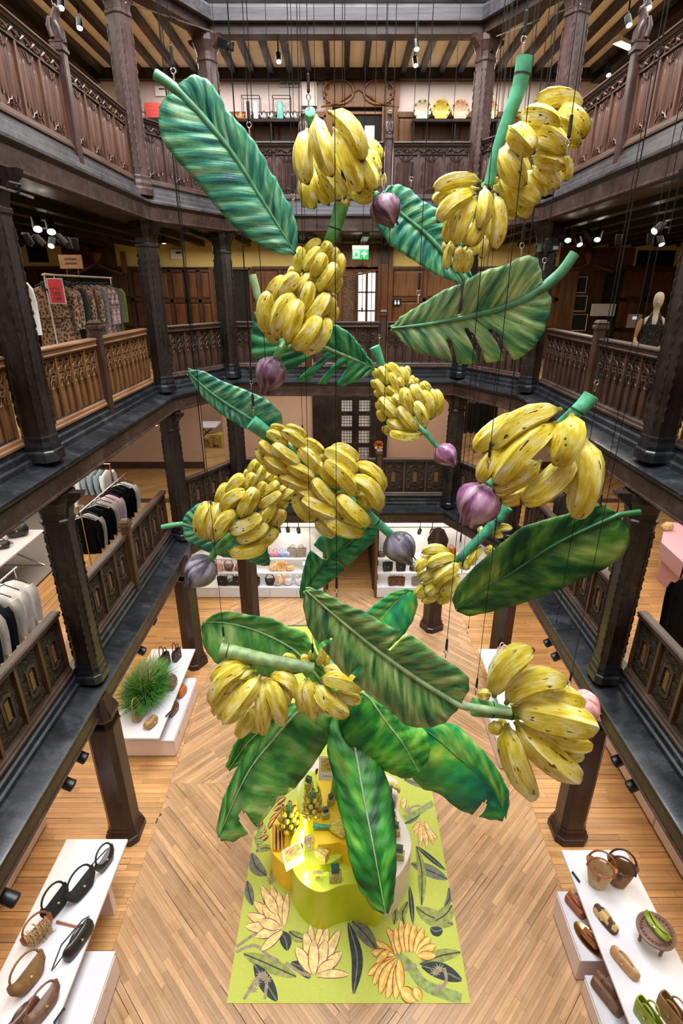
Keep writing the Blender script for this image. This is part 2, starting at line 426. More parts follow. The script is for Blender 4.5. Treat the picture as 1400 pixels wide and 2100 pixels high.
# ================================================================ PILLARS, NEWELS, BALUSTRADES
def octagon(r, ph=pi / 8): return [(r * cos(2 * pi * i / 8 + ph), r * sin(2 * pi * i / 8 + ph)) for i in range(8)]
def pillar_meshes(r, h, ground):
    sh = MB(); a = r * .62; c = r
    shape = lambda s: [(c * s, -a * s), (c * s, a * s), (a * s, c * s), (-a * s, c * s), (-c * s, a * s), (-c * s, -a * s), (-a * s, -c * s), (a * s, -c * s)]
    L = lambda s, z: [(x, y, z) for x, y in shape(s)]
    sh.loft([L(1, .2), L(1, h - .25)])
    ba = MB(); k = 1.32 if ground else 1.25
    ba.loft([L(k, 0), L(k, .10), L(k * .97, .125), L(k * .9, .14), L(k * .9, .19), L(1.04, .25), L(1.04, .3), L(1.0, .32)])
    cp = MB(); cp.loft([L(1.0, h - .42), L(1.12, h - .4), L(1.12, h - .36), L(1.02, h - .34), L(1.05, h - .26), L(1.35, h - .12), L(1.4, h - .1), L(1.4, h)])
    if ground:
        cp = MB(); cp.loft([L(1.0, h - .55), L(1.06, h - .53), L(1.06, h - .5), L(1.0, h - .47), L(1.0, h - .36), L(1.1, h - .31), L(1.1, h - .26), L(.62, h - .02), L(.6, h)])
    for s in (() if ground else (-1, 1)):            # knee brackets carrying the beam on both sides
        cp.loft([[(s * r * .9, -.07, h - .5), (s * r * .9, .07, h - .5), (s * r * .95, .07, h), (s * r * .95, -.07, h)],
                 [(s * r * 1.3, -.07, h - .2), (s * r * 1.3, .07, h - .2), (s * r * 1.5, .07, h), (s * r * 1.5, -.07, h)],
                 [(s * (r + .22), -.07, h - .06), (s * (r + .22), .07, h - .06), (s * (r + .24), .07, h), (s * (r + .24), -.07, h)]])
    rp = MB()
    if not ground:
        n = int((h - .95) / .035)
        for x, y in shape(1.0):
            pts = [(x + .006 * cos(i * 1.7), y + .006 * sin(i * 1.7), .42 + i * (h - .95) / n) for i in range(n + 1)]
            rp.tube(pts, [.010 + .009 * (i % 2) for i in range(n + 1)], 4, cap=False)
    return sh, ba, cp, rp
PIL = {}
def pillar(lv, x, y, label, rot=0):
    ground = lv == 0; z0 = 0 if ground else LV[lv] + .08
    top = 2.88 if ground else (LV[lv + 1] - .36) if lv < 3 else LV[4] - .4
    r = .205 if ground else .165; key = lv
    root = thing('pillar', label, 'pillar', (x, y, z0), rot, 'octagonal oak pillars')
    if key not in PIL:
        ms = pillar_meshes(r, top - z0, ground); mat = 'plum_oak' if lv == 3 else 'dark_oak'
        if ground: mat = 'brown_oak' if 0 else 'ground_pillar'
        PIL[key] = [ms[0].build('shaft', mat, root), ms[1].build('base', mat if ground or lv == 3 else 'black_ledge', root), ms[2].build('capital', mat, root)]
        if ms[3].v: PIL[key].append(ms[3].build('rope_moulding', mat, root, 60))
    else:
        for o in PIL[key]: link(o.name.split('.')[0], o.data, root)
    return root
wood('ground_pillar', (.011, .005, .0045), (.045, .019, .015), 'z', 1, .3, .1)
LEVEL_NAME = {0: 'ground floor', 1: 'lowest gallery', 2: 'middle gallery', 3: 'top gallery'}
cor = off_path(.24)
PILS = [(cor[0].x, 1.6, 'first pillar on the left side'), (cor[1].x, 6.5, 'middle pillar of the left side'), (cor[1].x + .02, cor[1].y + .06, 'pillar where the left side turns to the corner'),
        (cor[2].x - .05, cor[2].y + .02, 'pillar at the left end of the back side'), (cor[3].x + .05, cor[3].y + .02, 'pillar at the right end of the back side'),
        (cor[4].x - .02, cor[4].y + .06, 'pillar where the right side turns to the corner'), (cor[4].x, 6.5, 'middle pillar of the right side'), (cor[5].x, 1.6, 'first pillar on the right side')]
for lv in (0, 1, 2, 3):
    for i, (x, y, lb) in enumerate(PILS):
        if lv == 0: 
            (x, y) = ((-3.6, 1.5), (-3.6, 6.25), (-3.57, 10.65), (-2.42, 12.15), (2.42, 12.15), (3.80, 10.65), (3.78, 6.25), (3.8, 1.5))[i]
        pillar(lv, x, y, 'oak octagonal %s, %s' % (lb, LEVEL_NAME[lv]), {2: -.5, 3: -.5, 4: .5, 5: .5}.get(i, 0))
# ---------------- balustrade bays
def linenfold(w, h):
    p = MB(); p.box(-w / 2, w / 2, -.02, 0, 0, h)
    n = 5; m = .045
    for i in range(n):
        x = -w / 2 + m + (w - 2 * m) * (i + .5) / n; q = (w - 2 * m) / n * .5
        t = h - .17 + .07 * (1 - abs(i - 2) / 2.2); b = .15 - .07 * (1 - abs(i - 2) / 2.2)
        rings = []
        for z, s in ((b - .03, .05), (b, .7), (b + .03, 1), (t - .03, 1), (t, .7), (t + .03, .05)):
            rings.append([(x - q * s, 0, z), (x - q * s * .75, .014, z), (x - q * s * .3, .005, z), (x, .019 * (.3 + .7 * s), z), (x + q * s * .3, .005, z), (x + q * s * .75, .014, z), (x + q * s, 0, z)])
        p.loft(rings, cap=False, closed=False)
    cs = []                        # carved sprays at the top and the foot of the folds
    for sgn, z0 in ((1, .02), (-1, h - .02)):
        c = MB(); cs.append(c)
        for s in (-1, 1):
            c.tube([(0, .015, z0 + sgn * .115), (s * .03, .022, z0 + sgn * .08), (s * .085, .02, z0 + sgn * .06), (s * .11, .022, z0 + sgn * .02), (s * .14, .015, z0 + sgn * .005)], [.004, .010, .007, .010, .003], 5)
            c.tube([(s * .02, .015, z0 + sgn * .05), (s * .06, .022, z0 + sgn * .03), (s * .05, .02, z0 + sgn * .002)], [.003, .009, .003], 5)
        c.tube([(0, .012, z0), (0, .024, z0 + sgn * .05), (0, .012, z0 + sgn * .14)], [.005, .012, .003], 5)
    return p, cs
def arc(cx, cz, r, a0, a1, n, y=0): return [(cx + r * cos(a0 + (a1 - a0) * i / n), y, cz + r * sin(a0 + (a1 - a0) * i / n)) for i in range(n + 1)]
def tracery(w, h):
    t = MB(); hw = w / 4; zs = h - .36; y = .012; R = .009
    for s in (-1, 1):
        cx = s * hw
        t.tube([(cx - hw, y, 0), (cx - hw, y, zs - .06)], R, 5); 
        a = arc(cx - hw + 2 * hw, zs - .06, 2 * hw, pi, pi - 1.02, 7, y); b = arc(cx - hw, zs - .06, 2 * hw, 0, 1.02, 7, y)
        t.tube(a, R * 1.1, 5); t.tube(b, R * 1.1, 5)
        for ss in (-1, 1):       # cusps in the arch head
            t.tube([(cx + ss * hw * .93, y, zs - .06), (cx + ss * hw * .45, y, zs - .045), (cx + ss * hw * .35, y, zs + .01), (cx + ss * hw * .55, y, zs + .05)], [R, R * .9, R * .9, R * .6], 5)
        for row in (0, 1):
            cz = zs + .125 + row * .155
            r = min(hw * .92, .078)
            t.tube(arc(cx, cz, r, 0, 2 * pi, 16, y), R, 5, cap=False)
            for q in range(4):
                an = pi / 4 + q * pi / 2; px, pz = cx + r * .98 * cos(an), cz + r * .98 * sin(an)
                t.tube([(px + .03 * cos(an + 1.9), y, pz + .03 * sin(an + 1.9)), (cx + r * .42 * cos(an), y + .004, cz + r * .42 * sin(an)), (px + .03 * cos(an - 1.9), y, pz + .03 * sin(an - 1.9))], [R * .7, R * 1.25, R * .7], 5)
    t.tube([(w / 2, y, 0), (w / 2, y, zs - .06)], R, 5)
    t.box(-w / 2, w / 2, -.002, .022, h - .02, h)
    return t
def carved(w, h):
    g = MB(); nx, nz = 34, 52; rows = []
    for k in range(nz + 1):
        row = []
        for i in range(nx + 1):
            x, z = (i / nx - .5), (k / nz - .5); ax = abs(x)
            d = .5 + .5 * sin(ax * 38 + 3.2 * sin(z * 24)) * sin(z * 50 + 2.6 * cos(ax * 27)); d = d ** 1.2
            e = min(1, 8 * (.5 - ax), 10 * (.5 - abs(z)))
            row.append((x * w, .042 * d * e - .02, (z + .5) * h))
        rows.append(row)
    g.loft(rows, cap=False, closed=False)
    f = MB(); a, b, m = w * .15, h * .22, w * .13
    o = [(0, b + m * .9), (a + m * .5, b + .01), (a + m * .5, -b - .01), (0, -b - m * .9), (-a - m * .5, -b - .01), (-a - m * .5, b + .01)]
    i2 = [(x * .72, z * .8) for x, z in o]
    rr = [[(x, yy, z + h / 2) for x, z in q] for q, yy in ((o, -.01), (o, .025), (i2, .032), (i2, .006))]
    f.loft(rr, cap=False)
    c = MB(); c.add([(x, .008, z + h / 2) for x, z in [(-a * .7, -b * .8), (a * .7, -b * .8), (a * .7, b * .8), (-a * .7, b * .8)]], [(0, 1, 2, 3)])
    c.box(-a * .5, a * .5, .006, .02, h / 2 - b * .7, h / 2 + b * .7)
    return g, f, c
BAY = {}
wood('carved_oak', (.035, .016, .008), (.115, .055, .024), 'z', 1, .4, .2)
wood('honey_oak_long', (.10, .045, .02), (.27, .13, .06), 'x', 1, .42, .2)
STYLE = {1: ('carved', .56, 'carved_oak', 'brown_oak_long'), 2: ('tracery', .43, 'brown_oak', 'brown_oak_long'), 3: ('linenfold', .56, 'plum_oak', 'brown_oak_long')}
def bay(lv, p, q, label, mats=None):
    """balustrade between two plan points; local x runs along it, +y faces the atrium"""
    kind, pitch, mv, mh = STYLE[lv]
    if mats: mv, mh = mats
    p, q = V(p), V(q); d = q - p; L = d.length; z0 = LV[lv] + .29
    hgt = {1: 1.05, 2: 1.06, 3: 1.07}[lv]
    rot = atan2(-d.y, -d.x)
    mid = (p + q) / 2
    root = thing('balustrade', label, 'balustrade', (mid.x, mid.y, z0), rot, LEVEL_NAME[lv] + ' balustrades')
    key = (lv, round(L, 2), mv)
    if key in BAY:
        for o in BAY[key]:
            c = link(o.name.split('.')[0], o.data, root, o.location)
            for ch in o.children: link(ch.name.split('.')[0], ch.data, c, ch.location)
        return root
    parts = []
    n = max(2, round((L - .1) / pitch)); w = L / n; st = .05
    r = MB(); hr = .13 if lv == 2 else .085
    prof = [(-.05, hgt - hr), (.055, hgt - hr), (.065, hgt - hr + .02), (.05, hgt - hr + .035), (.06, hgt - .04), (.075, hgt - .03), (.07, hgt - .008), (.04, hgt), (-.06, hgt), (-.07, hgt - .02)]
    r.loft([[(x, y, zz) for y, zz in prof] for x in (-L / 2, L / 2)]); parts.append(r.build('handrail', mh, root))
    b = MB(); prof = [(-.05, 0), (.075, 0), (.075, .03), (.055, .045), (.05, .08), (.03, .1), (-.05, .1)]
    b.loft([[(x, y, zz) for y, zz in prof] for x in (-L / 2, L / 2)]); parts.append(b.build('bottom_rail', mh, root))
    top = hgt - hr
    if lv == 3:
        fz = .15; top -= fz
        f = MB().box(-L / 2, L / 2, -.03, .02, top, top + fz)
        f.box(-L / 2, L / 2, .02, .035, top, top + .018); f.box(-L / 2, L / 2, .02, .035, top + fz - .018, top + fz)
        parts.append(f.build('frieze_board', mh, root))
        cv = MB(); N_ = int(L / .02)
        cv.tube([(-L / 2 + L * i / N_, .03, top + fz / 2 + .032 * sin(i * .36)) for i in range(N_ + 1)], .011, 5)
        for i in range(int(L / .12)):
            x = -L / 2 + .06 + i * .12; s = 1 if i % 2 else -1
            cv.tube([(x - .05, .028, top + fz / 2 + s * .035), (x - .01, .042, top + fz / 2 + s * .02), (x + .05, .028, top + fz / 2 - s * .03)], [.006, .022, .005], 5)
            cv.tube([(x - .01, .028, top + fz / 2 + s * .05), (x + .03, .036, top + fz / 2 + s * .03)], [.006, .014], 5)
        parts.append(cv.build('carved_vine', mv, root, 60))
    h = top - .1
    for i in range(n + 1):
        x = -L / 2 + i * w
        x0, x1 = max(x - st / 2, -L / 2), min(x + st / 2, L / 2)
        if not parts or 1:
            s = MB().box(x0, x1, -.03, .03, .1, top); parts.append(s.build('stile', mv, root))
    first = None
    for i in range(n):
        x = -L / 2 + (i + .5) * w; pw = w - st
        if first is None:
            if lv == 3:
                a, c = linenfold(pw, h); oo = a.build('panel', mv, root, 50); first = [('panel', oo, [c_.build('carving', mv, oo, 70) for c_ in c])]
            elif lv == 2:
                t = tracery(pw, h); oo = MB().box(-pw / 2 - .01, pw / 2 + .01, -.04, -.034, 0, h).build('panel', 'black_and_shade', root); pk = [MB().box(sg * pw / 4 - pw / 4 + .016, sg * pw / 4 + pw / 4 - .016, -.033, -.016, 0, h).build('board', mv, oo) for sg in (-1, 1)]  # near-black backing sheet paints the shade seen between the boards
                cc = t.build('tracery', mv, oo, 60); foot = MB()
                for s in (-1, 1):
                    foot.loft([[(s * pw / 4 - pw / 4 + .012, .0, .0), (s * pw / 4 + pw / 4 - .012, 0, .0), (s * pw / 4 + pw / 4 - .012, 0, .02), (s * pw / 4 - pw / 4 + .012, 0, .02)],
                               [(s * pw / 4 - pw / 4 + .012, .05, -.03), (s * pw / 4 + pw / 4 - .012, .05, -.03), (s * pw / 4 + pw / 4 - .012, .05, -.02), (s * pw / 4 - pw / 4 + .012, .05, -.02)]])
                c2 = foot.build('sloped_sill', 'black_ledge', oo)
                first = [('panel', oo, [cc, c2] + pk)]
            else:
                g, f, c = carved(pw, h); oo = g.build('panel', 'dark_carving', root, 180)
                first = [('panel', oo, [f.build('lozenge_frame', 'dark_carving', oo, 30), c.build('lozenge', 'warm_oak', oo)])]
            for nm, oo, ch in first: oo.location = (x, 0, .1); parts.append(oo)
        else:
            for nm, oo, ch in first:
                c = link(nm, oo.data, root, (x, 0, .1)); parts.append(c)
                for g in ch: link(g.name.split('.')[0], g.data, c, g.location)
    BAY[key] = parts
    return root
wood('dark_carving', (.010, .007, .006), (.05, .03, .024), 'z', 1, .4, .3)
NEW = {}
def newel(lv, x, y, rot, label):
    z0 = LV[lv] + .1; h = {1: 1.42, 2: 1.43, 3: 1.35}[lv]
    root = thing('newel_post', label, 'newel post', (x, y, z0), rot, LEVEL_NAME[lv] + ' newel posts')
    mv = STYLE[lv][2]
    if lv not in NEW:
        s = MB().box(-.075, .075, -.075, .075, 0, h - .05, .015).build('post', mv, root)
        c = MB(); c.loft([[(a * k, b * k, zz) for a, b in ((-.09, -.09), (.09, -.09), (.09, .09), (-.09, .09))] for k, zz in ((.85, h - .07), (1.05, h - .05), (1.05, h - .01), (.9, h), (.9, h + .03), (1, h + .04), (.6, h + .08))])
        NEW[lv] = [s, c.build('cap', mv, root)]
    else:
        for o in NEW[lv]: link(o.name.split('.')[0], o.data, root)
    if lv == 3:
        if 'fin' not in NEW:
            f = MB()                         # small carved seated beast
            f.tube([(0, 0, h + .05), (0, .01, h + .12), (0, -.005, h + .22), (0, .01, h + .3), (0, .03, h + .36), (0, .06, h + .41), (0, .08, h + .40)], [.075, .085, .07, .06, .05, .055, .02], 9)
            for s in (-1, 1):
                f.tube([(s * .05, .02, h + .25), (s * .07, .06, h + .18), (s * .05, .07, h + .06)], [.03, .026, .03], 6)
                f.tube([(s * .035, .03, h + .42), (s * .045, .02, h + .47)], [.018, .006], 5)
                f.tube([(s * .06, -.04, h + .3), (s * .075, -.06, h + .2), (s * .07, -.03, h + .08)], [.02, .035, .035], 6)
            NEW['fin'] = f.build('carved_beast', 'plum_oak', root, 60)
        else: link('carved_beast', NEW['fin'].data, root)
    return root
for lv in (1, 2, 3):
    d = {1: .47, 2: .42, 3: .28}[lv]; c = off_path(d); nm = LEVEL_NAME[lv]
    look = {1: 'carved lozenge panel', 2: 'pierced tracery', 3: 'linenfold panel'}[lv]
    ys = [1.6, 4.05, 6.5, 8.93, 11.35]; g = .17
    for side, x, sg in (('left', c[1].x, 1), ('right', c[4].x, -1)):
        for i in range(4):
            a, b = ys[i], ys[i + 1]; a += g if i % 2 == 0 else .1; b -= .1 if i % 2 == 0 else g
            P, Q = ((x, a), (x, b)) if side == 'left' else ((x, b), (x, a))
            mats = ('honey_oak', 'honey_oak_long') if (lv == 2 and side == 'left') else (('umber_oak', 'umber_oak_long') if lv == 3 else None)  # left tracery in brighter honey oak: its sunlit tone is put into the colour
            bay(lv, P, Q, '%s balustrade, %s side of the %s, %s bay from the corner' % (look, side, nm, ('fourth', 'third', 'second', 'first')[i]), mats)
        for i in (1, 3):
            newel(lv, x + sg * .03, ys[i], 0 if side == 'x' else (-pi / 2 if sg > 0 else pi / 2), 'square newel post, %s side of the %s, %s from the corner' % (side, nm, 'nearest' if i == 3 else 'second'))
    for side, P, Q in (('left', c[1], c[2]), ('right', c[3], c[4])):
        t = (Q - P).normalized(); a, b = P + t * .14, Q - t * .16
        bay(lv, a, b, '%s balustrade across the %s corner of the %s' % (look, side, nm))
    xs = [c[2].x + .16, -.80, 1.0, c[3].x - .16]
    for i in range(3):
        a = xs[i] + (.1 if i else 0); b = xs[i + 1] - (.1 if i < 2 else 0)
        bay(lv, (a, c[2].y), (b, c[2].y), '%s balustrade, back side of the %s, %s bay' % (look, nm, ('left', 'central', 'right')[i]))
    for i in (1, 2): newel(lv, xs[i], c[2].y - .03, pi, 'square newel post, back side of the %s, %s one' % (nm, ('', 'left', 'right')[i]))
# ================================================================ WALLS BEHIND THE GALLERIES
YB = 16.4
def RX(u0, v0, u1, v1, y=None):
    y = y or YB
    a, b = PY(u0, v0, y), PY(u1, v1, y); return a.x, b.x, b.z, a.z       # x0, x1, z0, z1
def rbox(mb, u0, v0, u1, v1, y0, th):
    x0, x1, z0, z1 = RX(u0, v0, u1, v1, y0); mb.box(x0, x1, y0 - th, y0 + .02, z0, z1); return mb
for nm, x0, x1, y0, y1 in (('wall_left', -10.4, -10.2, -4.2, 21), ('wall_right', 10.4, 10.6, -4.2, 21)):
    structure(nm, MB().box(x0, x1, y0, y1, -.3, 6.2), 'taupe_wall'); structure(nm, MB().box(x0, x1, y0, y1, 6.2, 9.7), 'warm_oak'); structure(nm, MB().box(x0, x1, y0, y1, 9.7, 14), 'white_wall')
structure('wall_front', MB().box(-10.4, 10.6, -4.4, -4.2, -.3, 16), 'taupe_wall')
structure('wall_back', MB().box(-10.2, 10.4, 21, 21.2, -.3, 9), 'taupe_wall')
def panelling(name, x0, x1, z0, z1, nx, nz, mat, y=None, bar=.09, label=None, mp=None):
    y = y or YB
    """oak panelling: a frame of stiles and rails with each fielded panel recessed"""
    o = structure(name, MB().box(x0, x1, y - .02, y + .05, z0, z1), mat, label=label)
    pw, ph = (x1 - x0) / nx, (z1 - z0) / nz; me = None
    fr = MB()
    for i in range(nx + 1): fr.box(x0 + i * pw - bar / 2, x0 + i * pw + bar / 2, y - .06, y, z0, z1)
    for k in range(nz + 1): fr.box(x0, x1, y - .06, y, z0 + k * ph - bar / 2, z0 + k * ph + bar / 2)
    fr.build('panel_frame', mat, o)
    for i in range(nx):
        for k in range(nz):
            a, b = pw / 2 - bar / 2 - .015, ph / 2 - bar / 2 - .015
            if me is None:
                p = MB(); p.loft([[(x * s, yy, zz * t) for x, zz in ((-a, -b), (a, -b), (a, b), (-a, b))] for s, t, yy in ((1, 1, 0), ((a - .03) / a, (b - .03) / b, -.025), ((a - .05) / a, (b - .05) / b, -.03))])
                q = p.build('panel', mp or mat, o); me = q.data
            else: q = link('panel', me, o)
            q.location = (x0 + (i + .5) * pw, y - .02, z0 + (k + .5) * ph)
    return o
# --- top gallery: white plaster over oak shelving, carved doorway in the middle
YB = 15.75
structure('wall_back', MB().box(-10.2, 10.4, YB, YB + .2, 9.7, 13.25), 'white_wall', label='white plastered back wall of the top gallery')
zt = PY(700, 163, YB).z
structure('trim_20', MB().box(-10.2, 10.4, YB - .05, YB, PY(700, 230, YB).z - .05, PY(700, 230, YB).z), 'honey_oak_long')
structure('trim_21', MB().box(-10.2, 10.4, YB - .04, YB, zt - .04, zt), 'white_paint')
panelling('wall_back', -10.2, PY(668, 240, YB).x, 10.05, PY(700, 232, YB).z - .05, 16, 1, 'honey_oak', label='honey oak dado behind the top gallery, left of the doorway')
panelling('wall_back', PY(812, 240, YB).x, 10.3, 10.05, PY(700, 232, YB).z - .05, 12, 1, 'honey_oak', label='honey oak dado behind the top gallery, right of the doorway')
# carved doorway
x0, x1, z0, z1 = RX(668, 168, 815, 290); dr = structure('door_1', MB().box(x0, x1, YB - .12, YB, PY(0, 222, YB).z, z1), 'warm_oak', label='carved oak doorway with dark opening behind the top gallery')
d = MB()
for a, b in ((668, 682), (783, 812)): rbox(d, a, 222, b, 292, YB, .14)
d.build('door_jamb', 'honey_oak', dr)
rbox(MB(), 682, 222, 783, 292, YB, .01).build('dark_opening', 'black_and_shade', dr)
cx0, cz = (x0 + x1) / 2 - .1, PY(0, 192, YB).z
c = MB()
for s in (-1, 1):
    c.tube([(cx0 + s * .48 + .36 * cos(a), YB - .14, cz + .24 * sin(a)) for a in [i * pi / 10 for i in range(21)]], .03, 6)
    c.tube([(cx0 + s * .9, YB - .13, cz - .3), (cx0 + s * .5, YB - .15, cz - .22), (cx0, YB - .15, cz + .05)], [.02, .035, .02], 6)
    for q in range(5): c.tube([(cx0 + s * (.72 + .03 * sin(q)), YB - .12, cz - .25 + q * .1), (cx0 + s * (.80 - .06 * cos(q * 2)), YB - .15, cz - .2 + q * .1)], [.03, .05], 6)
c.build('carved_spandrel', 'honey_oak', dr, 60)
w_ = MB(); rbox(w_, 747, 258, 768, 290, YB - .02, .02); pn = w_.build('lit_window', 'white_paint', dr)
# long display shelf on both sides
def shelf_unit(label, u0, u1, v, y=None):
    y = y or YB
    x0, x1, z0, z1 = RX(u0, v, u1, v + 4, y); root = thing('shelf', label, 'shelf', ((x0 + x1) / 2, y, z0))
    MB().box(x0, x1, y - .45, y - .07, z0 - .02, z1).build('shelf_board', 'dark_oak_long', root, world=True)
    m = MB()
    for x in (x0 + .03, x1 - .03, (x0 + x1) / 2): m.box(x - .015, x + .015, y - .42, y - .08, 10.05, z0)
    m.build('shelf_upright', 'black_metal', root, world=True)
    MB().box(x0, x1, y - .45, y - .07, z0 - .42, z0 - .39).build('lower_shelf_board', 'dark_oak_long', root, world=True)
    return z1
zs = shelf_unit('long dark shelf of jugs and teapots on the top gallery', 455, 664, 254)
zs2 = shelf_unit('dark shelf of patterned plates on the top gallery', 842, 1012, 254)
zs3 = shelf_unit('short shelf of red boxes and white cups beside the corner of the top gallery', 270, 352, 252)
def jug(u, h, r, mat, label, kind):
    p = PY(u, 253, YB - .28); root = thing(kind, label, kind, (p.x, p.y, zs))
    if kind == 'jug':
        MB().lathe([(r, 0), (r * 1.02, h * .1), (r * .92, h * .8), (r * .8, h * .93), (r * .86, h), (r * .7, h), (r * .66, h * .9)], 14).build('body', mat, root, 40)
        MB().tube([(r * .8, 0, h * .85), (r * 1.6, 0, h * .8), (r * 1.65, 0, h * .45), (r * .9, 0, h * .3)], .012, 6).build('handle', mat, root, 60)
    else:
        MB().lathe([(r * .7, 0), (r, h * .25), (r * .9, h * .6), (r * .5, h * .78), (r * .3, h * .84), (.02, h * .88), (.025, h), (.001, h * 1.02)], 14).build('body', mat, root, 50)
        MB().tube([(-r * .8, 0, h * .3), (-r * 1.4, 0, h * .45), (-r * 1.7, 0, h * .75)], [.025, .02, .012], 7).build('spout', mat, root, 60)
        MB().tube([(r * .7, 0, h * .65), (r * 1.5, 0, h * .7), (r * 1.5, 0, h * .3), (r * .9, 0, h * .2)], .010, 6).build('handle', mat, root, 60)
plain('lilac_enamel', (.62, .52, .58), .25); plain('teal_enamel', (.12, .38, .34), .25); plain('steel_pot', (.5, .5, .5), .25, .9); plain('orange_pot', (.75, .22, .04), .35); plain('red_card', (.62, .07, .06), .5)
jug(510, .36, .06, 'lilac_enamel', 'tall lilac jug, first of the pair in a wire rack', 'jug'); jug(525.5, .36, .06, 'lilac_enamel', 'tall lilac jug, second of the pair in a wire rack', 'jug')
jug(575, .36, .08, 'teal_enamel', 'tall teal jug on the long dark shelf', 'jug'); jug(495, .18, .075, 'orange_pot', 'round orange teapot at the end of the long dark shelf', 'teapot')
for u, l in ((542, 'beside the lilac jugs'), (558, 'second from the lilac jugs'), (591, 'just past the teal jug'), (605, 'second past the teal jug'), (622, 'near the hanging bananas')): jug(u, .19, .052, 'steel_pot', 'small steel teapot %s' % l, 'teapot')
for u, l in ((518, 'around the two lilac jugs'), (580, 'around the teal jug')):
    p = PY(u, 253, YB - .28); root = thing('wire_rack', 'black wire frame %s' % l, 'rack', (p.x, p.y, zs)); m = MB()
    for x in (-.22, .2): m.tube([(x, -.12, 0), (x, -.12, .46)], .008, 5); m.tube([(x, .12, 0), (x, .12, .46)], .008, 5); m.tube([(x, -.12, .46), (x, .12, .46)], .008, 5)
    m.tube([(-.22, -.12, .46), (.2, -.12, .46)], .008, 5); m.tube([(-.22, .12, .46), (.2, .12, .46)], .008, 5); m.build('frame', 'black_metal', root)
def plate(u, mat, label):
    p = PY(u, 252, YB - .2); root = thing('plate', label, 'plate', (p.x, p.y, zs2), 0, 'patterned plates')
    b = MB(); r = .215
    b.loft([[(q * r * cos(2 * pi * i / 28), y, r + .005 + q * r * sin(2 * pi * i / 28)) for i in range(28)] for q, y in ((.02, .0), (.62, -.005), (.72, -.03), (1, -.055), (1, -.045), (.7, -.015), (.6, .012), (.02, .012))]); b.build('dish', mat, root, 50)
    d = MB()
    for i in range(10):
        a = 2 * pi * i / 10; d.tube([(r * .8 * cos(a), -.045, r + r * .8 * sin(a)), (r * .92 * cos(a + .12), -.06, r + r * .92 * sin(a + .12)), (r * .95 * cos(a - .1), -.06, r + r * .95 * sin(a - .1))], [.012, .02, .01], 5)
    d.build('painted_border', 'stem_core' if 'cream' in label else 'brass', root)
plain('plate_cream', (.52, .44, .34), .25); plain('plate_yellow', (.48, .38, .06), .25, var=.3, scale=16); plain('plate_blush', (.50, .33, .22), .25, var=.25, scale=14)
plate(864, 'plate_cream', 'cream plate with dark sprigs round its rim'); plate(902, 'plate_yellow', 'yellow sunburst plate between two pale plates'); plate(941, 'plate_blush', 'blush patterned plate next to the yellow one'); plate(1000, 'plate_blush', 'orange-rimmed plate partly behind the corner pillar')
for i, (u, h, n) in enumerate(((312, .1, 'top'),)):
    for k in range(4):
        p = PY(316, 252, YB - .28); tag(MB().box(-.17, .17, -.11, .11, 0, .075, .01).build('box', 'red_card'), 'red box in a stack on the top gallery, %s' % ('lowest', 'second from below', 'third from below', 'topmost')[k], 'box', 'stacked red boxes').location = (p.x + (.02 if k % 2 else 0), p.y, zs3 + k * .077)
for k, u in enumerate((282, 289, 296)):
    p = PY(u, 252, YB - .28); tag(MB().lathe([(.04, 0), (.055, .1), (.06, .12), (.05, .12), (.045, .02)], 12).build('cup', 'white_paint', None, 40), 'white cup beside the red boxes, %s' % ('outermost', 'middle one', 'nearest them')[k], 'cup', 'white cups').location = (p.x, p.y, zs3)
# fittings on the white wall
m = MB(); rbox(m, 617, 172, 650, 221, YB, .16); o = m.build('junction_box', 'grey_plastic'); tag(o, 'pale grey junction box on the white wall beside the doorway', 'junction box'); o.data.materials[0] = MATS['white_wall']
MB().tube([PY(634, 172, YB - .1), PY(634, 166, YB - .1), PY(640, 163, YB - .1), PY(648, 166, YB - .05), PY(650, 175, YB - .03)], .018, 6).build('cable', 'black_metal', o)
for i in range(3):
    m = MB(); rbox(m, 573 + i * 14.5, 166, 586 + i * 14.5, 180, YB, .05); o = tag(m.build('switch_plate', 'grey_plastic'), 'grey socket plate in the row of three on the white wall, %s' % ('first', 'middle', 'last')[i], 'socket', 'socket plates')
    b = MB()
    for a in (576, 581): rbox(b, a + i * 14.5, 170, a + 2.5 + i * 14.5, 174, YB - .05, .01)
    b.build('socket', 'black_metal', o)
m = MB(); rbox(m, 318, 178, 342, 198, YB, .05); o = tag(m.build('wall_unit', 'white_paint'), 'small white notice unit high on the white wall by the corner', 'sign')
m = MB(); rbox(m, 326, 181, 338, 184, YB - .05, .006); m.build('printed_line', 'black_metal', o)
# --- middle gallery: yellow frieze over dark oak panelling
YB = 16.4
structure('wall_back', MB().box(-10.2, 10.4, YB, YB + .2, 6.4, 9.7), 'yellow_wall', label='yellow frieze wall of the middle gallery')
zp = PY(700, 550, YB).z; Z2 = LV[2] + .16
wood('panel_oak', (.03, .013, .006), (.10, .042, .018), 'z', 1, .42, .2)
wood('panel_red', (.06, .022, .010), (.19, .075, .03), 'z', 1, .42, .2)
panelling('wall_back', PY(-60, 600, YB).x, PY(318, 600, YB).x, Z2, zp, 8, 3, 'panel_oak', label='dark oak panelling behind the coat rack')
for a, b, n in ((322, 383, 'outer'), (385, 436, 'inner')): panelling('wall_back', PY(a, 600, YB).x, PY(b, 600, YB).x, Z2, zp - .05, 2, 3, 'panel_oak', y=YB - .03, label='oak panelled leaf on the back wall, the %s one' % n, mp='panel_red')
panelling('wall_back', PY(520, 600, YB).x, PY(690, 600, YB).x, Z2, zp, 3, 3, 'panel_oak', label='oak panelling behind the tapering cascade', mp='panel_red')
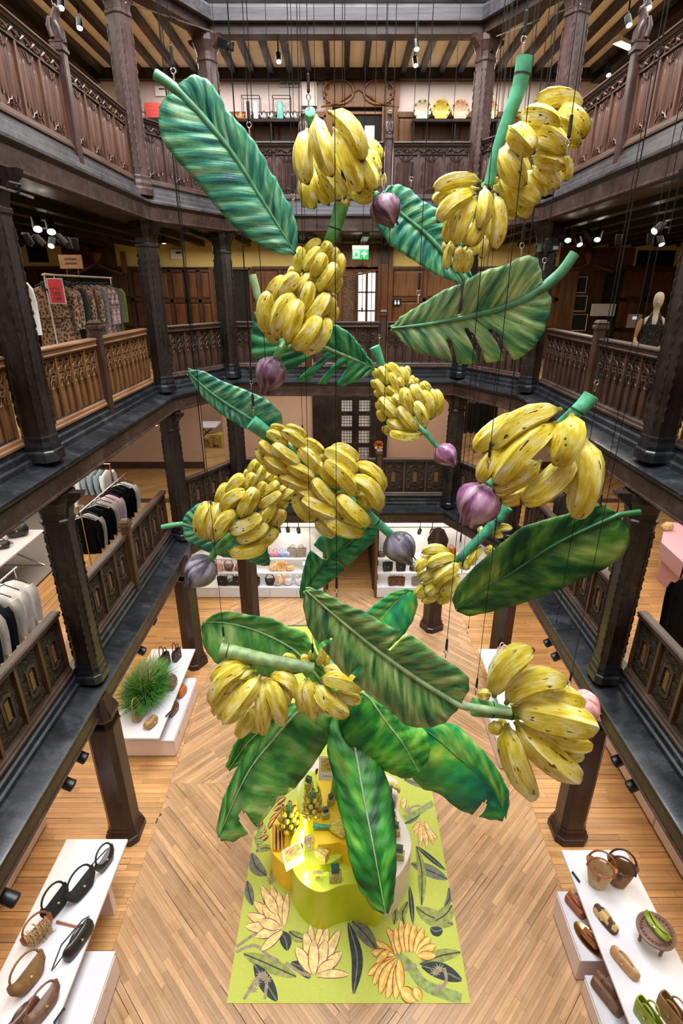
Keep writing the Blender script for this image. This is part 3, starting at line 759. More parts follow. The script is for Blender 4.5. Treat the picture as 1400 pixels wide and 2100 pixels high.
panelling('wall_back', PY(800, 600, YB).x, PY(1150, 600, YB).x, Z2, zp, 5, 3, 'panel_red', label='reddish oak panelling right of the lit window', mp='warm_oak')
panelling('wall_back', PY(1262, 600, YB).x, 10.3, Z2, zp, 3, 3, 'panel_oak', label='dark oak panelling behind the mannequin', mp='panel_red')
structure('trim_22', MB().box(-10.2, 10.4, YB - .09, YB, zp - .03, zp + .03), 'panel_oak')
o = structure('door_2', rbox(MB(), 438, 552, 520, 700, YB, .02), 'black_and_shade', label='dark doorway by the back pillar of the middle gallery')
m = MB(); rbox(m, 437, 550, 442, 700, YB, .1); rbox(m, 514, 550, 519, 700, YB, .1); rbox(m, 437, 548, 519, 553, YB, .1); m.build('door_frame', 'panel_red', o)
o = structure('window_1', rbox(MB(), 690, 500, 800, 700, YB, .03), 'panel_red', label='lit window and carved surround at the centre of the middle gallery')
m = MB(); rbox(m, 690, 503, 774, 553, YB - .03, .06); m.build('lintel', 'warm_oak', o)
rbox(MB(), 701, 562, 726, 690, YB - .02, .02).build('wallpaper_strip', 'wallpaper', o) if 'wallpaper' in MATS else None
m = MB(); rbox(m, 693, 556, 700, 690, YB - .02, .06); m.build('amber_jamb', 'honey_oak', o)
m = MB(); rbox(m, 727, 558, 733, 690, YB - .02, .05); rbox(m, 770, 556, 776, 690, YB - .02, .05); rbox(m, 727, 553, 776, 559, YB - .02, .05)
for v in (598, 636): rbox(m, 733, v, 770, v + 2.5, YB - .02, .03)
rbox(m, 750, 559, 752, 690, YB - .02, .03); m.build('window_frame', 'panel_oak', o)
plain('day_glass', (.62, .70, .72), .2, emit=.55, var=.08, scale=3)
k = 0
for a, b in ((733, 750), (752, 770)):
    for c_, d_ in ((559, 598), (600.5, 636), (638.5, 690)): rbox(MB(), a, c_, b, d_, YB - .02, .012).build('pane', 'day_glass', o)
m = MB(); rbox(m, 776, 500, 800, 700, YB - .03, .08); m.build('pilaster', 'panel_red', o)
m = MB(); rbox(m, 779, 508, 797, 540, YB - .1, .04); m.build('carved_block', 'dark_carving', o)
m = MB(); m.tube([PY(724, 548, YB - .14), PY(742, 541, YB - .2), PY(758, 548, YB - .14)], .02, 6); m.tube([PY(700, 566, YB - .3), PY(740, 562, YB - .4), PY(770, 555, YB - .3)], .022, 6); m.build('carved_ogee', 'warm_oak', o, 60)
# exit sign with the running figure and the arrow
plain('exit_green', (.01, .36, .09), .4, emit=.7, var=.03); plain('exit_white', (.85, .95, .88), .4, emit=.8, var=.01)
Yx = 14.6; x0, x1, z0, z1 = RX(722, 512, 755, 532, Yx); ex = thing('exit_sign', 'green illuminated emergency exit sign with running figure and arrow', 'exit sign', ((x0 + x1) / 2, Yx, z0))
MB().box(x0, x1, Yx - .05, Yx, z0, z1).build('sign_box', 'exit_green', ex, world=True)
MB().box(x0, x1, Yx - .055, Yx, z1, z1 + .09).build('sign_housing', 'white_paint', ex, world=True)
m = MB(); W_, H_ = x1 - x0, z1 - z0; q = lambda a, b: (x0 + W_ * a, Yx - .056, z0 + H_ * b)
def strip(m, pts, r): m.tube([q(*p) for p in pts], r, 6)
m.box(x0 + W_ * .06, x0 + W_ * .44, Yx - .053, Yx - .05, z0 + H_ * .12, z0 + H_ * .9); m.build('white_field', 'exit_white', ex, world=True)
m = MB(); strip(m, ((.24, .70), (.22, .45)), .028); strip(m, ((.22, .46), (.32, .36), (.30, .2)), .018); strip(m, ((.22, .46), (.16, .3), (.08, .28)), .018); strip(m, ((.24, .64), (.34, .52)), .014); strip(m, ((.24, .64), (.14, .55)), .014); m.tube([q(.27, .78), q(.28, .83)], .022, 7); m.build('running_figure', 'exit_green', ex, world=True)
m = MB(); strip(m, ((.72, .18), (.72, .75)), .02); strip(m, ((.58, .5), (.72, .82), (.86, .5)), .02); m.build('arrow', 'exit_white', ex, world=True)
m = MB(); m.box(x0 + .04, x0 + .055, Yx - .03, Yx - .015, z1 + .09, 9.62); m.box(x1 - .055, x1 - .04, Yx - .03, Yx - .015, z1 + .09, 9.62); m.build('hanging_rod', 'black_metal', ex, world=True)
# carved doorway with the glazed leaf, right of the centre
dr = structure('door_3', rbox(MB(), 1150, 508, 1262, 720, YB, .06), 'panel_red', label='carved oak doorway with a glazed leaf standing open')
rbox(MB(), 1215, 556, 1250, 720, YB - .05, .02).build('dark_opening', 'black_and_shade', dr)
m = MB(); rbox(m, 1160, 558, 1213, 720, YB - .06, .05); dl = m.build('door_leaf', 'panel_oak', dr)
for v0, v1 in ((568, 600), (607, 638), (645, 678)):
    m = MB(); rbox(m, 1174, v0, 1199, v1, YB - .11, .012); m.build('pane', 'black_and_shade', dr)
    m = MB(); a, b, c_, d_ = RX(1174, v0, 1199, v1, YB - .12); m.tube([(a, YB - .13, c_), (b, YB - .13, c_), (b, YB - .13, d_), (a, YB - .13, d_), (a, YB - .13, c_)], .014, 4); m.build('pane_bead', 'blush_panel', dr)
m = MB(); rbox(m, 1152, 556, 1160, 720, YB - .05, .1); m.build('door_jamb', 'honey_oak', dr)
m = MB(); m.tube([PY(1158, 556, YB - .12), PY(1185, 549, YB - .14), PY(1207, 540, YB - .14), PY(1232, 549, YB - .14), PY(1256, 556, YB - .12)], .05, 6); m.tube([PY(1207, 541, YB - .16), PY(1208, 520, YB - .18), PY(1209, 504, YB - .16)], [.05, .16, .03], 8); m.build('carved_ogee', 'panel_red', dr, 60)
m = MB(); rbox(m, 1214, 623, 1258, 648, YB - .3, .02); o = tag(m.build('notice', 'white_paint'), 'white paper notice in the dark doorway by the mannequin', 'notice')
for nm, a, b, c_, d_, lb in (('air_vent', 1308, 514, 1378, 548, 'dark vent grille in the yellow wall above the mannequin'), ('air_vent', 54, 503, 101, 538, 'dark vent grille in the yellow wall above the coat rack')):
    x0, x1, z0, z1 = RX(a, b, c_, d_); o = thing(nm, lb, 'vent', ((x0 + x1) / 2, YB, z0))
    MB().box(x0, x1, YB - .03, YB, z0, z1).build('backing', 'black_and_shade', o, world=True)
    for i in range(7): MB().box(x0 + .02, x1 - .02, YB - .06, YB - .03, z0 + (z1 - z0) * (i + .3) / 7, z0 + (z1 - z0) * (i + .55) / 7).build('slat', 'dark_oak_long', o, world=True)
m = MB(); rbox(m, 1288, 644, 1310, 672, YB - .05, .05); o = tag(m.build('control_panel', 'blush_panel'), 'small control panel with a lit screen beside the mannequin', 'control panel')
m = MB(); rbox(m, 1297, 649, 1306, 655, YB - .1, .006); m.build('screen', 'day_glass', o)
m = MB(); rbox(m, 806, 612, 822, 628, YB - .05, .03); o = tag(m.build('washroom_sign', 'black_and_shade'), 'small black washroom sign with white pictograms on the panelling', 'sign')
m = MB()
for u in (810.5, 817): m.tube([PY(u, 624, YB - .085), PY(u, 618.5, YB - .085)], .022, 6); m.tube([PY(u, 616.6, YB - .085), PY(u, 615.6, YB - .085)], .016, 6)
m.build('pictogram', 'exit_white', o)
m = MB(); rbox(m, 350, 512, 376, 532, YB, .06); o = tag(m.build('wall_unit', 'white_paint'), 'small white notice unit on the yellow frieze', 'sign')
m = MB(); rbox(m, 360, 516, 372, 520, YB - .06, .006); m.build('printed_line', 'black_metal', o)
# carved cupboard front behind the coats
dr = structure('door_4', rbox(MB(), 128, 506, 266, 720, YB, .1), 'panel_oak', label='carved oak doorway behind the coat rack')
m = MB(); m.tube([PY(148, 562, YB - .2), PY(175, 552, YB - .22), PY(198, 540, YB - .22), PY(222, 552, YB - .22), PY(250, 562, YB - .2)], .05, 6); m.tube([PY(197, 540, YB - .2), PY(196, 518, YB - .24), PY(197, 500, YB - .2)], [.05, .2, .04], 8)
m.build('carved_ogee', 'panel_red', dr, 60); m = MB(); rbox(m, 156, 552, 252, 720, YB - .09, .02); m.build('dark_opening', 'black_and_shade', dr)
m = MB(); rbox(m, 131, 516, 148, 560, YB - .1, .05); rbox(m, 246, 516, 262, 560, YB - .1, .05); m.build('carved_block', 'warm_oak', dr)
# --- lowest gallery: plaster wall with openings and a glazed door
Z1 = LV[1] + .16
segs = ((-200, 411), (457, 640), (790, 950), (1032, 1600))
for i, (a, b) in enumerate(segs):
    x0, x1 = PY(a, 880, YB).x, PY(b, 880, YB).x; x0, x1 = max(x0, -10.2), min(x1, 10.4)
    structure('wall_back', MB().box(x0, x1, YB, YB + .25, Z1, 6.2), 'taupe_wall', label='plaster wall section behind the lowest gallery')
    structure('baseboard_back', MB().box(x0, x1, YB - .03, YB, Z1, Z1 + .22), 'brown_oak_long')
structure('wall_back', MB().box(-10.2, 10.4, YB, YB + .25, 5.75, 6.3), 'taupe_wall')
x0, x1, z0, z1 = RX(640, 800, 790, 990); z0 = Z1
dr = structure('door_5', MB().box(x0, PY(690, 880, YB).x, YB - .08, YB, Z1, 5.8).box(PY(772, 880, YB).x, x1, YB - .08, YB, Z1, 5.8), 'dark_oak', label='dark oak door with leaded panes at the back of the lowest gallery')
f = MB()
cols = ((690, 700), (722, 734), (759, 772))
for a, b in cols: rbox(f, a, 800, b, 985, YB, .07)
vs = (812, 843, 874, 908, 941)
for v in vs: rbox(f, 690, v, 772, v + 8, YB, .06)
rbox(f, 690, 945, 772, 990, YB, .05); f.build('door_leaf', 'dark_oak', dr)
for a, b in ((700, 722), (734, 759)):
    for v0, v1 in zip(vs, vs[1:]):
        p = rbox(MB(), a, v0 + 8, b, v1, YB - .01, .01).build('pane', 'leaded_glass' if 'leaded_glass' in MATS else 'day_glass', dr)
        c = MB()
        for i in range(1, 4): u = a + (b - a) * i / 4; c.tube([PY(u, v0 + 8, YB - .03), PY(u, v1, YB - .03)], .006, 4)
        for i in range(1, 4): vv = v0 + 8 + (v1 - v0 - 8) * i / 4; c.tube([PY(a, vv, YB - .03), PY(b, vv, YB - .03)], .006, 4)
        c.build('leading', 'black_metal', dr)
p = PY(776, 912, YB - .35); o = thing('wall_lamp', 'round copper lamp shade beside the leaded door', 'lamp', p)
m = MB(); m.loft([[(r * cos(2 * pi * i / 20), y, r * sin(2 * pi * i / 20)) for i in range(20)] for r, y in ((.02, .02), (.1, .0), (.15, -.05), (.15, -.06), (.09, -.02), (.02, -.0))]); m.build('shade', 'copper', o, 50)
MB().tube([(0, .02, 0), (0, .36, 0)], .012, 6).build('arm', 'copper', o)
for i in range(3): MB().tube([(0, -.03, 0), (.1 * cos(i * 2.1 + .5), -.05, .1 * sin(i * 2.1 + .5))], .008, 4).build('spoke', 'black_metal', o)
# the room beyond: pale table and yellow stools
o = thing('trestle_table', 'pale table on crossed legs seen through the back opening', 'table', PY(420, 870, 19.4) - V((0, 0, .75)))
MB().box(-.6, .5, -.5, .5, .72, .75).build('table_top', 'white_top', o)
for y in (-.4, .4): MB().tube([(-.5, y, 0), (.4, y, .72)], .014, 5).build('leg', 'black_metal', o); MB().tube([(.4, y, 0), (-.5, y, .72)], .014, 5).build('leg', 'black_metal', o)
o = thing('stool', 'pale yellow block stool seen through the back opening', 'stool', (PY(441, 870, 19).x, 19, Z1)); MB().box(-.22, .22, -.2, .2, .42, .48, .03).box(-.22, -.12, -.2, .2, 0, .42).box(.12, .22, -.2, .2, 0, .42).build('seat', 'plate_yellow', o)
o = thing('clothes_rail', 'lit iron rail of dark clothes in the room beyond the right opening', 'clothes rack', (PY(985, 850, 19).x, 19, Z1))
MB().tube([(-.8, 0, 0), (-.8, 0, 1.7), (.8, 0, 1.7), (.8, 0, 0)], .025, 6).build('frame', 'brass', o)
for i in range(6): MB().box(-.6 + i * .2, -.46 + i * .2, -.25, .25, .55, 1.62, .05).build('garment', 'black_metal', o)
lamp('AREA', 'ceiling_lighting', (0, 18.8, 6.0), 90, (1, .9, .72), 14, 2)
# --- ground floor back wall
GY = 14.2
structure('wall_back', MB().box(-10.2, PY(664, 1150, GY).x, GY, GY + .2, 0, 2.8), 'white_paint'); structure('wall_back', MB().box(PY(772, 1150, GY).x, 10.4, GY, GY + .2, 0, 2.8), 'white_paint')
structure('wall_back', MB().box(-4, 4, 17.5, 17.6, 0, 2.8), 'panel_oak', label='oak wall beyond the ground floor doorway')
for a, b in ((660, 672), (764, 775)): structure('door_6', MB().box(PY(a, 1150, GY).x, PY(b, 1150, GY).x, GY - .1, GY + 3.2, 0, 2.7), 'brown_oak')
structure('door_6', rbox(MB(), 715, 1090, 740, 1170, 17.45, .03), 'black_and_shade', label='dark inner door beyond the ground floor passage')
# ================================================================ HANGING BANANAS, LEAVES AND FLOWERS
def painted_banana():
    m, nt, b = nodes('banana_skin', .42, 0, .4); L = nt.links
    at = N(nt, 'ShaderNodeAttribute', attribute_name='bco'); oi = N(nt, 'ShaderNodeObjectInfo')
    ad = N(nt, 'ShaderNodeVectorMath', operation='MULTIPLY_ADD'); ad.inputs[1].default_value = (1, 1, 1)
    cb = N(nt, 'ShaderNodeCombineXYZ'); mu = N(nt, 'ShaderNodeMath', operation='MULTIPLY', i_1=90.0) if 0 else N(nt, 'ShaderNodeMath', operation='MULTIPLY')
    mu.inputs[1].default_value = 90; L.new(oi.outputs['Random'], mu.inputs[0])
    for i in range(3): L.new(mu.outputs[0], cb.inputs[i])
    L.new(at.outputs['Vector'], ad.inputs[0]); L.new(cb.outputs[0], ad.inputs[2])
    def noise(scale, sx, sz, det=3, dist=0.0):
        mp = N(nt, 'ShaderNodeMapping'); mp.inputs['Scale'].default_value = (sx, sx, sz); L.new(ad.outputs[0], mp.inputs[0])
        n = N(nt, 'ShaderNodeTexNoise', i_Scale=scale, i_Detail=det, i_Distortion=dist); L.new(mp.outputs[0], n.inputs['Vector']); return n.outputs[0]
    base = ramp(nt, ((.3, (.50, .36, .015)), (.45, (.68, .55, .045)), (.55, (.74, .65, .15)), (.69, (.84, .80, .50))))
    L.new(noise(1.6, 1.6, .75, 4, .5), base.inputs[0])
    st = ramp(nt, ((.35, (.8, .78, .7)), (.65, (1.08, 1.08, 1.1)))); L.new(noise(5, 3, .35, 4), st.inputs[0])
    col = mixc(nt, .8, base.outputs[0], st.outputs[0], 'MULTIPLY')
    fl = ramp(nt, ((.665, (0, 0, 0)), (.685, (1, 1, 1)))); L.new(noise(1.0, 6.5, 2.1, 2), fl.inputs[0])
    col = mixc(nt, fl.outputs[0], col, (.09, .045, .02))
    sx = N(nt, 'ShaderNodeSeparateXYZ'); L.new(at.outputs['Vector'], sx.inputs[0])
    mr = N(nt, 'ShaderNodeMapRange'); mr.inputs[2].default_value = 3.0; L.new(sx.outputs[2], mr.inputs[0])
    tip = ramp(nt, ((0, (.34, .36, .07)), (.06, (.36, .36, .08)), (.15, (1, 1, 1)), (.93, (1, 1, 1)), (.965, (.16, .09, .05)), (1, (.05, .03, .02))))
    tip.color_ramp.interpolation = 'LINEAR'; L.new(mr.outputs[0], tip.inputs[0])
    col = mixc(nt, 1.0, col, tip.outputs[0], 'MULTIPLY')
    L.new(col, b.inputs['Base Color'])
    bp = N(nt, 'ShaderNodeBump', i_Strength=.25, i_Distance=.02); L.new(noise(6, 2, .5, 4), bp.inputs['Height']); L.new(bp.outputs[0], b.inputs['Normal'])
painted_banana()
def leaf_mat(name, dark, mid, light, pale, freq=26, skew=3.2, amount=1.0):
    m, nt, b = nodes(name, .42, 0, .4); L = nt.links
    at = N(nt, 'ShaderNodeAttribute', attribute_name='lco'); sx = N(nt, 'ShaderNodeSeparateXYZ'); L.new(at.outputs['Vector'], sx.inputs[0])
    ab = N(nt, 'ShaderNodeMath', operation='ABSOLUTE'); L.new(sx.outputs[1], ab.inputs[0])
    sk = N(nt, 'ShaderNodeMath', operation='MULTIPLY_ADD'); sk.inputs[1].default_value = freq; L.new(sx.outputs[0], sk.inputs[0])
    s2 = N(nt, 'ShaderNodeMath', operation='MULTIPLY'); s2.inputs[1].default_value = skew; L.new(ab.outputs[0], s2.inputs[0]); L.new(s2.outputs[0], sk.inputs[2])
    def nz(fx, fy, sc=1.0, det=3, dist=0.0):
        c = N(nt, 'ShaderNodeCombineXYZ'); a = N(nt, 'ShaderNodeMath', operation='MULTIPLY'); a.inputs[1].default_value = fx; L.new(sk.outputs[0], a.inputs[0])
        d = N(nt, 'ShaderNodeMath', operation='MULTIPLY'); d.inputs[1].default_value = fy; L.new(sx.outputs[1], d.inputs[0])
        L.new(a.outputs[0], c.inputs[0]); L.new(d.outputs[0], c.inputs[1]); L.new(sx.outputs[2], c.inputs[2])
        n = N(nt, 'ShaderNodeTexNoise', i_Scale=sc, i_Detail=det, i_Distortion=dist); L.new(c.outputs[0], n.inputs['Vector']); return n.outputs[0]
    r = ramp(nt, ((.31, dark), (.43, mid), (.545, light), (.69, pale))); L.new(nz(.85 * amount, 1.2, 1, 4, .3), r.inputs[0])
    r2 = ramp(nt, ((.3, (.62, .70, .72)), (.7, (1.25, 1.2, 1.1)))); L.new(nz(3.2, 2.2, 1, 5), r2.inputs[0])
    col = mixc(nt, .75, r.outputs[0], r2.outputs[0], 'MULTIPLY')
    big = ramp(nt, ((.4, (0, 0, 0)), (.68, (1, 1, 1)))); L.new(nz(.16, 1.6, 1, 2), big.inputs[0])
    col = mixc(nt, big.outputs[0], col, mixc(nt, .55, col, dark))
    L.new(col, b.inputs['Base Color'])
    bp = N(nt, 'ShaderNodeBump', i_Strength=.35, i_Distance=.03); L.new(nz(1.6, .8, 1, 3), bp.inputs['Height']); L.new(bp.outputs[0], b.inputs['Normal'])
leaf_mat('leaf_teal', (.006, .085, .085), (.03, .25, .17), (.13, .42, .20), (.42, .65, .42))
leaf_mat('leaf_lime', (.012, .10, .075), (.12, .32, .11), (.30, .52, .18), (.56, .70, .36))
leaf_mat('leaf_emerald', (.006, .075, .05), (.015, .20, .085), (.05, .34, .12), (.22, .48, .22), 14, 2.0)
leaf_mat('leaf_dark', (.002, .032, .018), (.010, .095, .026), (.08, .24, .035), (.30, .45, .10), 9, 1.4)
leaf_mat('leaf_olive', (.010, .085, .05), (.09, .30, .085), (.27, .48, .13), (.55, .66, .32))
leaf_mat('leaf_grass', (.008, .085, .025), (.025, .27, .035), (.11, .48, .045), (.36, .66, .12), 10, 1.6)
leaf_mat('leaf_deep', (.006, .05, .012), (.014, .16, .02), (.05, .34, .028), (.22, .48, .07), 10, 2.4)
leaf_mat('leaf_jade', (.004, .10, .075), (.008, .24, .095), (.05, .40, .06), (.40, .62, .08), 6, 1.6)
leaf_mat('leaf_brush', (.006, .065, .022), (.04, .25, .05), (.15, .46, .085), (.42, .64, .24), 12, 2.2)
plain('rib_green', (.09, .30, .15), .4, var=.35, scale=9)
plain('rib_pale', (.30, .45, .22), .4, var=.3, scale=9)
plain('rib_dark', (.012, .12, .03), .4, var=.3, scale=9)
plain('stem_green', (.075, .36, .20), .42, var=.5, scale=7, bump=.3)
plain('stem_leaf', (.10, .33, .09), .42, var=.55, scale=8, bump=.3)
plain('stem_sage', (.22, .33, .13), .45, var=.35, scale=10, bump=.4)
plain('stem_teal', (.05, .25, .15), .42, var=.5, scale=9, bump=.4)
def bud_mat(name, a, b_, c):
    m, nt, b = nodes(name, .4, 0, .4); L = nt.links
    tc = N(nt, 'ShaderNodeAttribute', attribute_name='lco'); mp = N(nt, 'ShaderNodeMapping'); mp.inputs['Scale'].default_value = (.9, 2.0, 1); L.new(tc.outputs['Vector'], mp.inputs[0]); n = N(nt, 'ShaderNodeTexNoise', i_Scale=1.6, i_Detail=5, i_Distortion=.6); L.new(mp.outputs[0], n.inputs['Vector'])
    r = ramp(nt, ((.34, a), (.48, b_), (.66, c))); L.new(n.outputs[0], r.inputs[0]); L.new(r.outputs[0], b.inputs['Base Color'])
bud_mat('bud_plum', (.035, .012, .03), (.13, .05, .10), (.36, .24, .30))
bud_mat('bud_violet', (.10, .025, .075), (.28, .10, .22), (.55, .40, .48))
bud_mat('bud_slate', (.028, .022, .032), (.10, .085, .115), (.32, .31, .36))
bud_mat('bud_pink', (.45, .14, .16), (.66, .30, .30), (.85, .60, .55))
plain('wire_black', (.010, .010, .010), .5, .6)
plain('rope_black', (.012, .012, .013), .7)

def banana(root, s, e, c, r):
    """one fruit from stalk end s over the control point c to the tip e, thickness r"""
    m = MB(); nr, n = 13, 10; pts = []; rad = []; co_ = []
    prof = ((0, .2), (.05, .24), (.10, .46), (.18, .80), (.31, .97), (.5, 1), (.66, .97), (.8, .89), (.9, .68), (.955, .40), (.98, .22), (1, .15))
    for t, q in prof: pts.append(s * (1 - t) ** 2 + c * 2 * t * (1 - t) + e * t * t); rad.append(q * r)
    # pentagonal section with soft ridges
    rings = []; nrm = None
    for k, p in enumerate(pts):
        t = (pts[min(k + 1, len(pts) - 1)] - pts[max(k - 1, 0)]).normalized()
        if nrm is None:
            q = c - (s + e) / 2; q = q if q.length > 1e-4 else V((0, -1, .3))
            nrm = (q - t * q.dot(t)).normalized()
        else: nrm = (nrm - t * nrm.dot(t)).normalized()
        bi = t.cross(nrm); ring = []
        for i in range(n):
            a = 2 * pi * i / n; g = 1.0 + .095 * (1 if i % 2 == 0 else -1) * min(1, rad[k] / r * 1.2)
            ring.append(p + (nrm * cos(a) + bi * sin(a)) * rad[k] * g); co_.append((cos(a) * .55, sin(a) * .55, prof[k][0] * 3))
        rings.append(ring)
    m.loft(rings); m.a['bco'] = co_
    return m.build('banana', 'banana_skin', root, 40, world=True)
def bunch(name, label, Y, crop, fruit, stem, smat, bud=None, bmat='bud_plum', wires=(), step=.085, rings=False, fat=1.0, tie=None, extra=0):
    """crop = (x0, y0, scale) of the magnified study the fruit were read from"""
    x0, y0, k = crop; g = lambda x, y: (x0 + x / k, y0 + y / k)
    u, v = g(*stem[0][:2]); base = PY(u, v, Y); root = thing(name, label, 'bananas', base)
    root['group'] = 'hanging banana bunches'
    lmax = max(f[6] for f in fruit)
    for (sx, sy, ex, ey, wd, bend, lay_) in fruit:
        ps, pe = g(sx, sy), g(ex, ey); px = pxm(Y, ps[1]); L = hypot(pe[0] - ps[0], pe[1] - ps[1])
        dx, dy = pe[0] - ps[0], pe[1] - ps[1]
        mid = ((ps[0] + pe[0]) / 2 - dy * bend * 2, (ps[1] + pe[1]) / 2 + dx * bend * 2)
        d = (lay_ - 3) * step
        bulge = L * px * .30
        s = PY(*ps, Y - d + .04); e = PY(*pe, Y - d - .02); c = PY(*mid, Y - d - bulge * .8)
        banana(root, s, e, c, wd / k * px * .5 * fat * 1.1)
    for j in range(extra):               # fruit on the far side of the bunch
        f = fruit[(j * 7 + 1) % len(fruit)]; ps, pe = g(f[0], f[1]), g(f[2], f[3]); px = pxm(Y, ps[1]); L = hypot(pe[0] - ps[0], pe[1] - ps[1]) * px
        d = -(f[6] + 1.5) * step * .8
        sc = .84; mx = sum(q[0] + q[2] for q in fruit) / 2 / len(fruit); my = sum(q[1] + q[3] for q in fruit) / 2 / len(fruit); mx, my = g(mx, my)
        ps = (mx + (ps[0] - mx) * sc, my + (ps[1] - my) * sc); pe = (mx + (pe[0] - mx) * sc, my + (pe[1] - my) * sc)
        s = PY(*ps, Y - d); e = PY(*pe, Y - d); banana(root, s, e, (s + e) / 2 + V((0, L * .25, 0)), f[4] / k * px * .5)
    pts = []; rad = []
    for q in stem:
        uu, vv = g(q[0], q[1]); dy = q[3] if len(q) > 3 else 0
        pts.append(PY(uu, vv, Y + dy)); rad.append(q[2] / k * pxm(Y, vv) / 2)
    n = 40 if rings else 26
    sp = spline(pts, n); rr = []
    tot = len(pts) - 1
    dl = [0]
    for a, b in zip(pts, pts[1:]): dl.append(dl[-1] + (b - a).length)
    for i in range(n):
        t = dl[-1] * i / (n - 1); j = 0
        while j < tot - 1 and dl[j + 1] < t: j += 1
        q = (t - dl[j]) / max(1e-6, dl[j + 1] - dl[j]); r = rad[j] + (rad[j + 1] - rad[j]) * min(1, q)
        if rings: r *= 1 + .07 * max(0, sin(i * 1.25)) ** 6
        rr.append(r)
    d0 = (sp[1] - sp[0]).normalized(); sp = [sp[0] - d0 * rr[0] * .05] + sp; rr = [rr[0] * .86] + rr
    MB().tube(sp, rr, 14).build('stem', smat, root, 50, world=True)
    if tie:
        for i0 in tie: MB().tube([sp[i0] - d0 * .004, sp[i0] + d0 * .008], rr[i0] * 1.04, 14).build('tie_cord', 'rope_black', root, world=True)
    if bud:
        (bx, by, tx, ty, bw), by_ = bud[:5], bud[5] if len(bud) > 5 else -.05
        b0, t0 = PY(*g(bx, by), Y + by_), PY(*g(tx, ty), Y + by_ - .06)
        flower(root, b0, t0, bw / k * pxm(Y, g(0, by)[1]) / 2, bmat, seed=int(bx + ty))
    for wx, wy, *dy in wires: hang(root, PY(*g(wx, wy), Y + (dy[0] if dy else 0)))
    return root
def flower(root, b0, t0, r, mat, seed=1):
    ax = t0 - b0; L = ax.length; ax.normalize(); rr = random.Random(seed)
    side = ax.cross(V((0, 1, .2))).normalized(); fr = side.cross(ax).normalized()
    if fr.y > 0: fr = -fr; side = -side
    core = MB(); prof = [(0, .3), (.06, .58), (.2, .92), (.36, 1), (.52, .9), (.68, .66), (.82, .38), (.93, .16), (1, .02)]
    core.tube([b0 + ax * L * t for t, q in prof], [q * r * .93 for t, q in prof], 14, up=fr)
    core.a['lco'] = [(0, 0, 0)] * len(core.v)
    fb = core.build('flower_bud', mat, root, 60, world=True)
    for j, a0 in enumerate((-.35, 1.75, -1.95, .75, -1.15)):
        p = MB(); nt_, na = 9, 7; rows = []; span = (1.45, 1.15, 1.2, .8, .8)[j]; end = (.96, 1.0, .98, 1.02, .8)[j]; out = (.07, .05, .08, .03, .03)[j] + .02
        for k in range(nt_ + 1):
            t = k / nt_ * end
            q = 0
            for (ta, qa), (tb, qb) in zip(prof, prof[1:]):
                if ta <= min(t, 1) <= tb: q = qa + (qb - qa) * (min(t, 1) - ta) / (tb - ta)
            wdt = span * (1 - (k / nt_) ** 3.5 * .9); row = []
            lift = 1.03 + out * 2 * (k / nt_) + (.55, .25, .5, .2, .2)[j] * (k / nt_) ** 3
            for i in range(na + 1):
                a = a0 + wdt * (i / na - .5) * 1.6
                row.append(b0 + ax * L * t + (fr * cos(a) + side * sin(a)) * (max(q, (.30, .2, .26, .12, .4)[j] * min(1, t * 3)) * r * lift))
            rows.append(row)
        p.loft(rows, cap=False, closed=False); p.a['lco'] = [(kk / nt_, ii / na, seed * .37 + j * 2.3) for kk in range(nt_ + 1) for ii in range(na + 1)]; o = p.build('bract', mat, fb, 180)
        o.data.transform(Matrix.Translation(-root.location))
        md = o.modifiers.new('thick', 'SOLIDIFY'); md.thickness = .016
TOPZ = 16.0
def hang(root, p, clip=True, top=TOPZ):
    """a thin black wire straight up to the roof, ending in a black sleeve and a shackle"""
    z = p.z
    m = MB(); m.tube([p + V((0, 0, .02)), p + V((0, 0, .075))], .007, 6)
    m.tube([p + V((.018 * cos(a), .0, .095 + .022 * sin(a))) for a in [i * pi / 5 - pi / 2 for i in range(11)]], .005, 5)
    m.build('shackle', 'chrome', root, world=True)
    s = MB(); s.tube([p + V((0, 0, .115)), p + V((0, 0, .13)), p + V((0, 0, .25)), p + V((0, 0, .26))], [.006, .014, .012, .004], 7)
    s.build('sleeve', 'rope_black', root, world=True)
    MB().tube([p + V((0, 0, .25)), V((p.x, p.y, top))], .0034, 5).build('hanging_wire', 'wire_black', root, world=True)
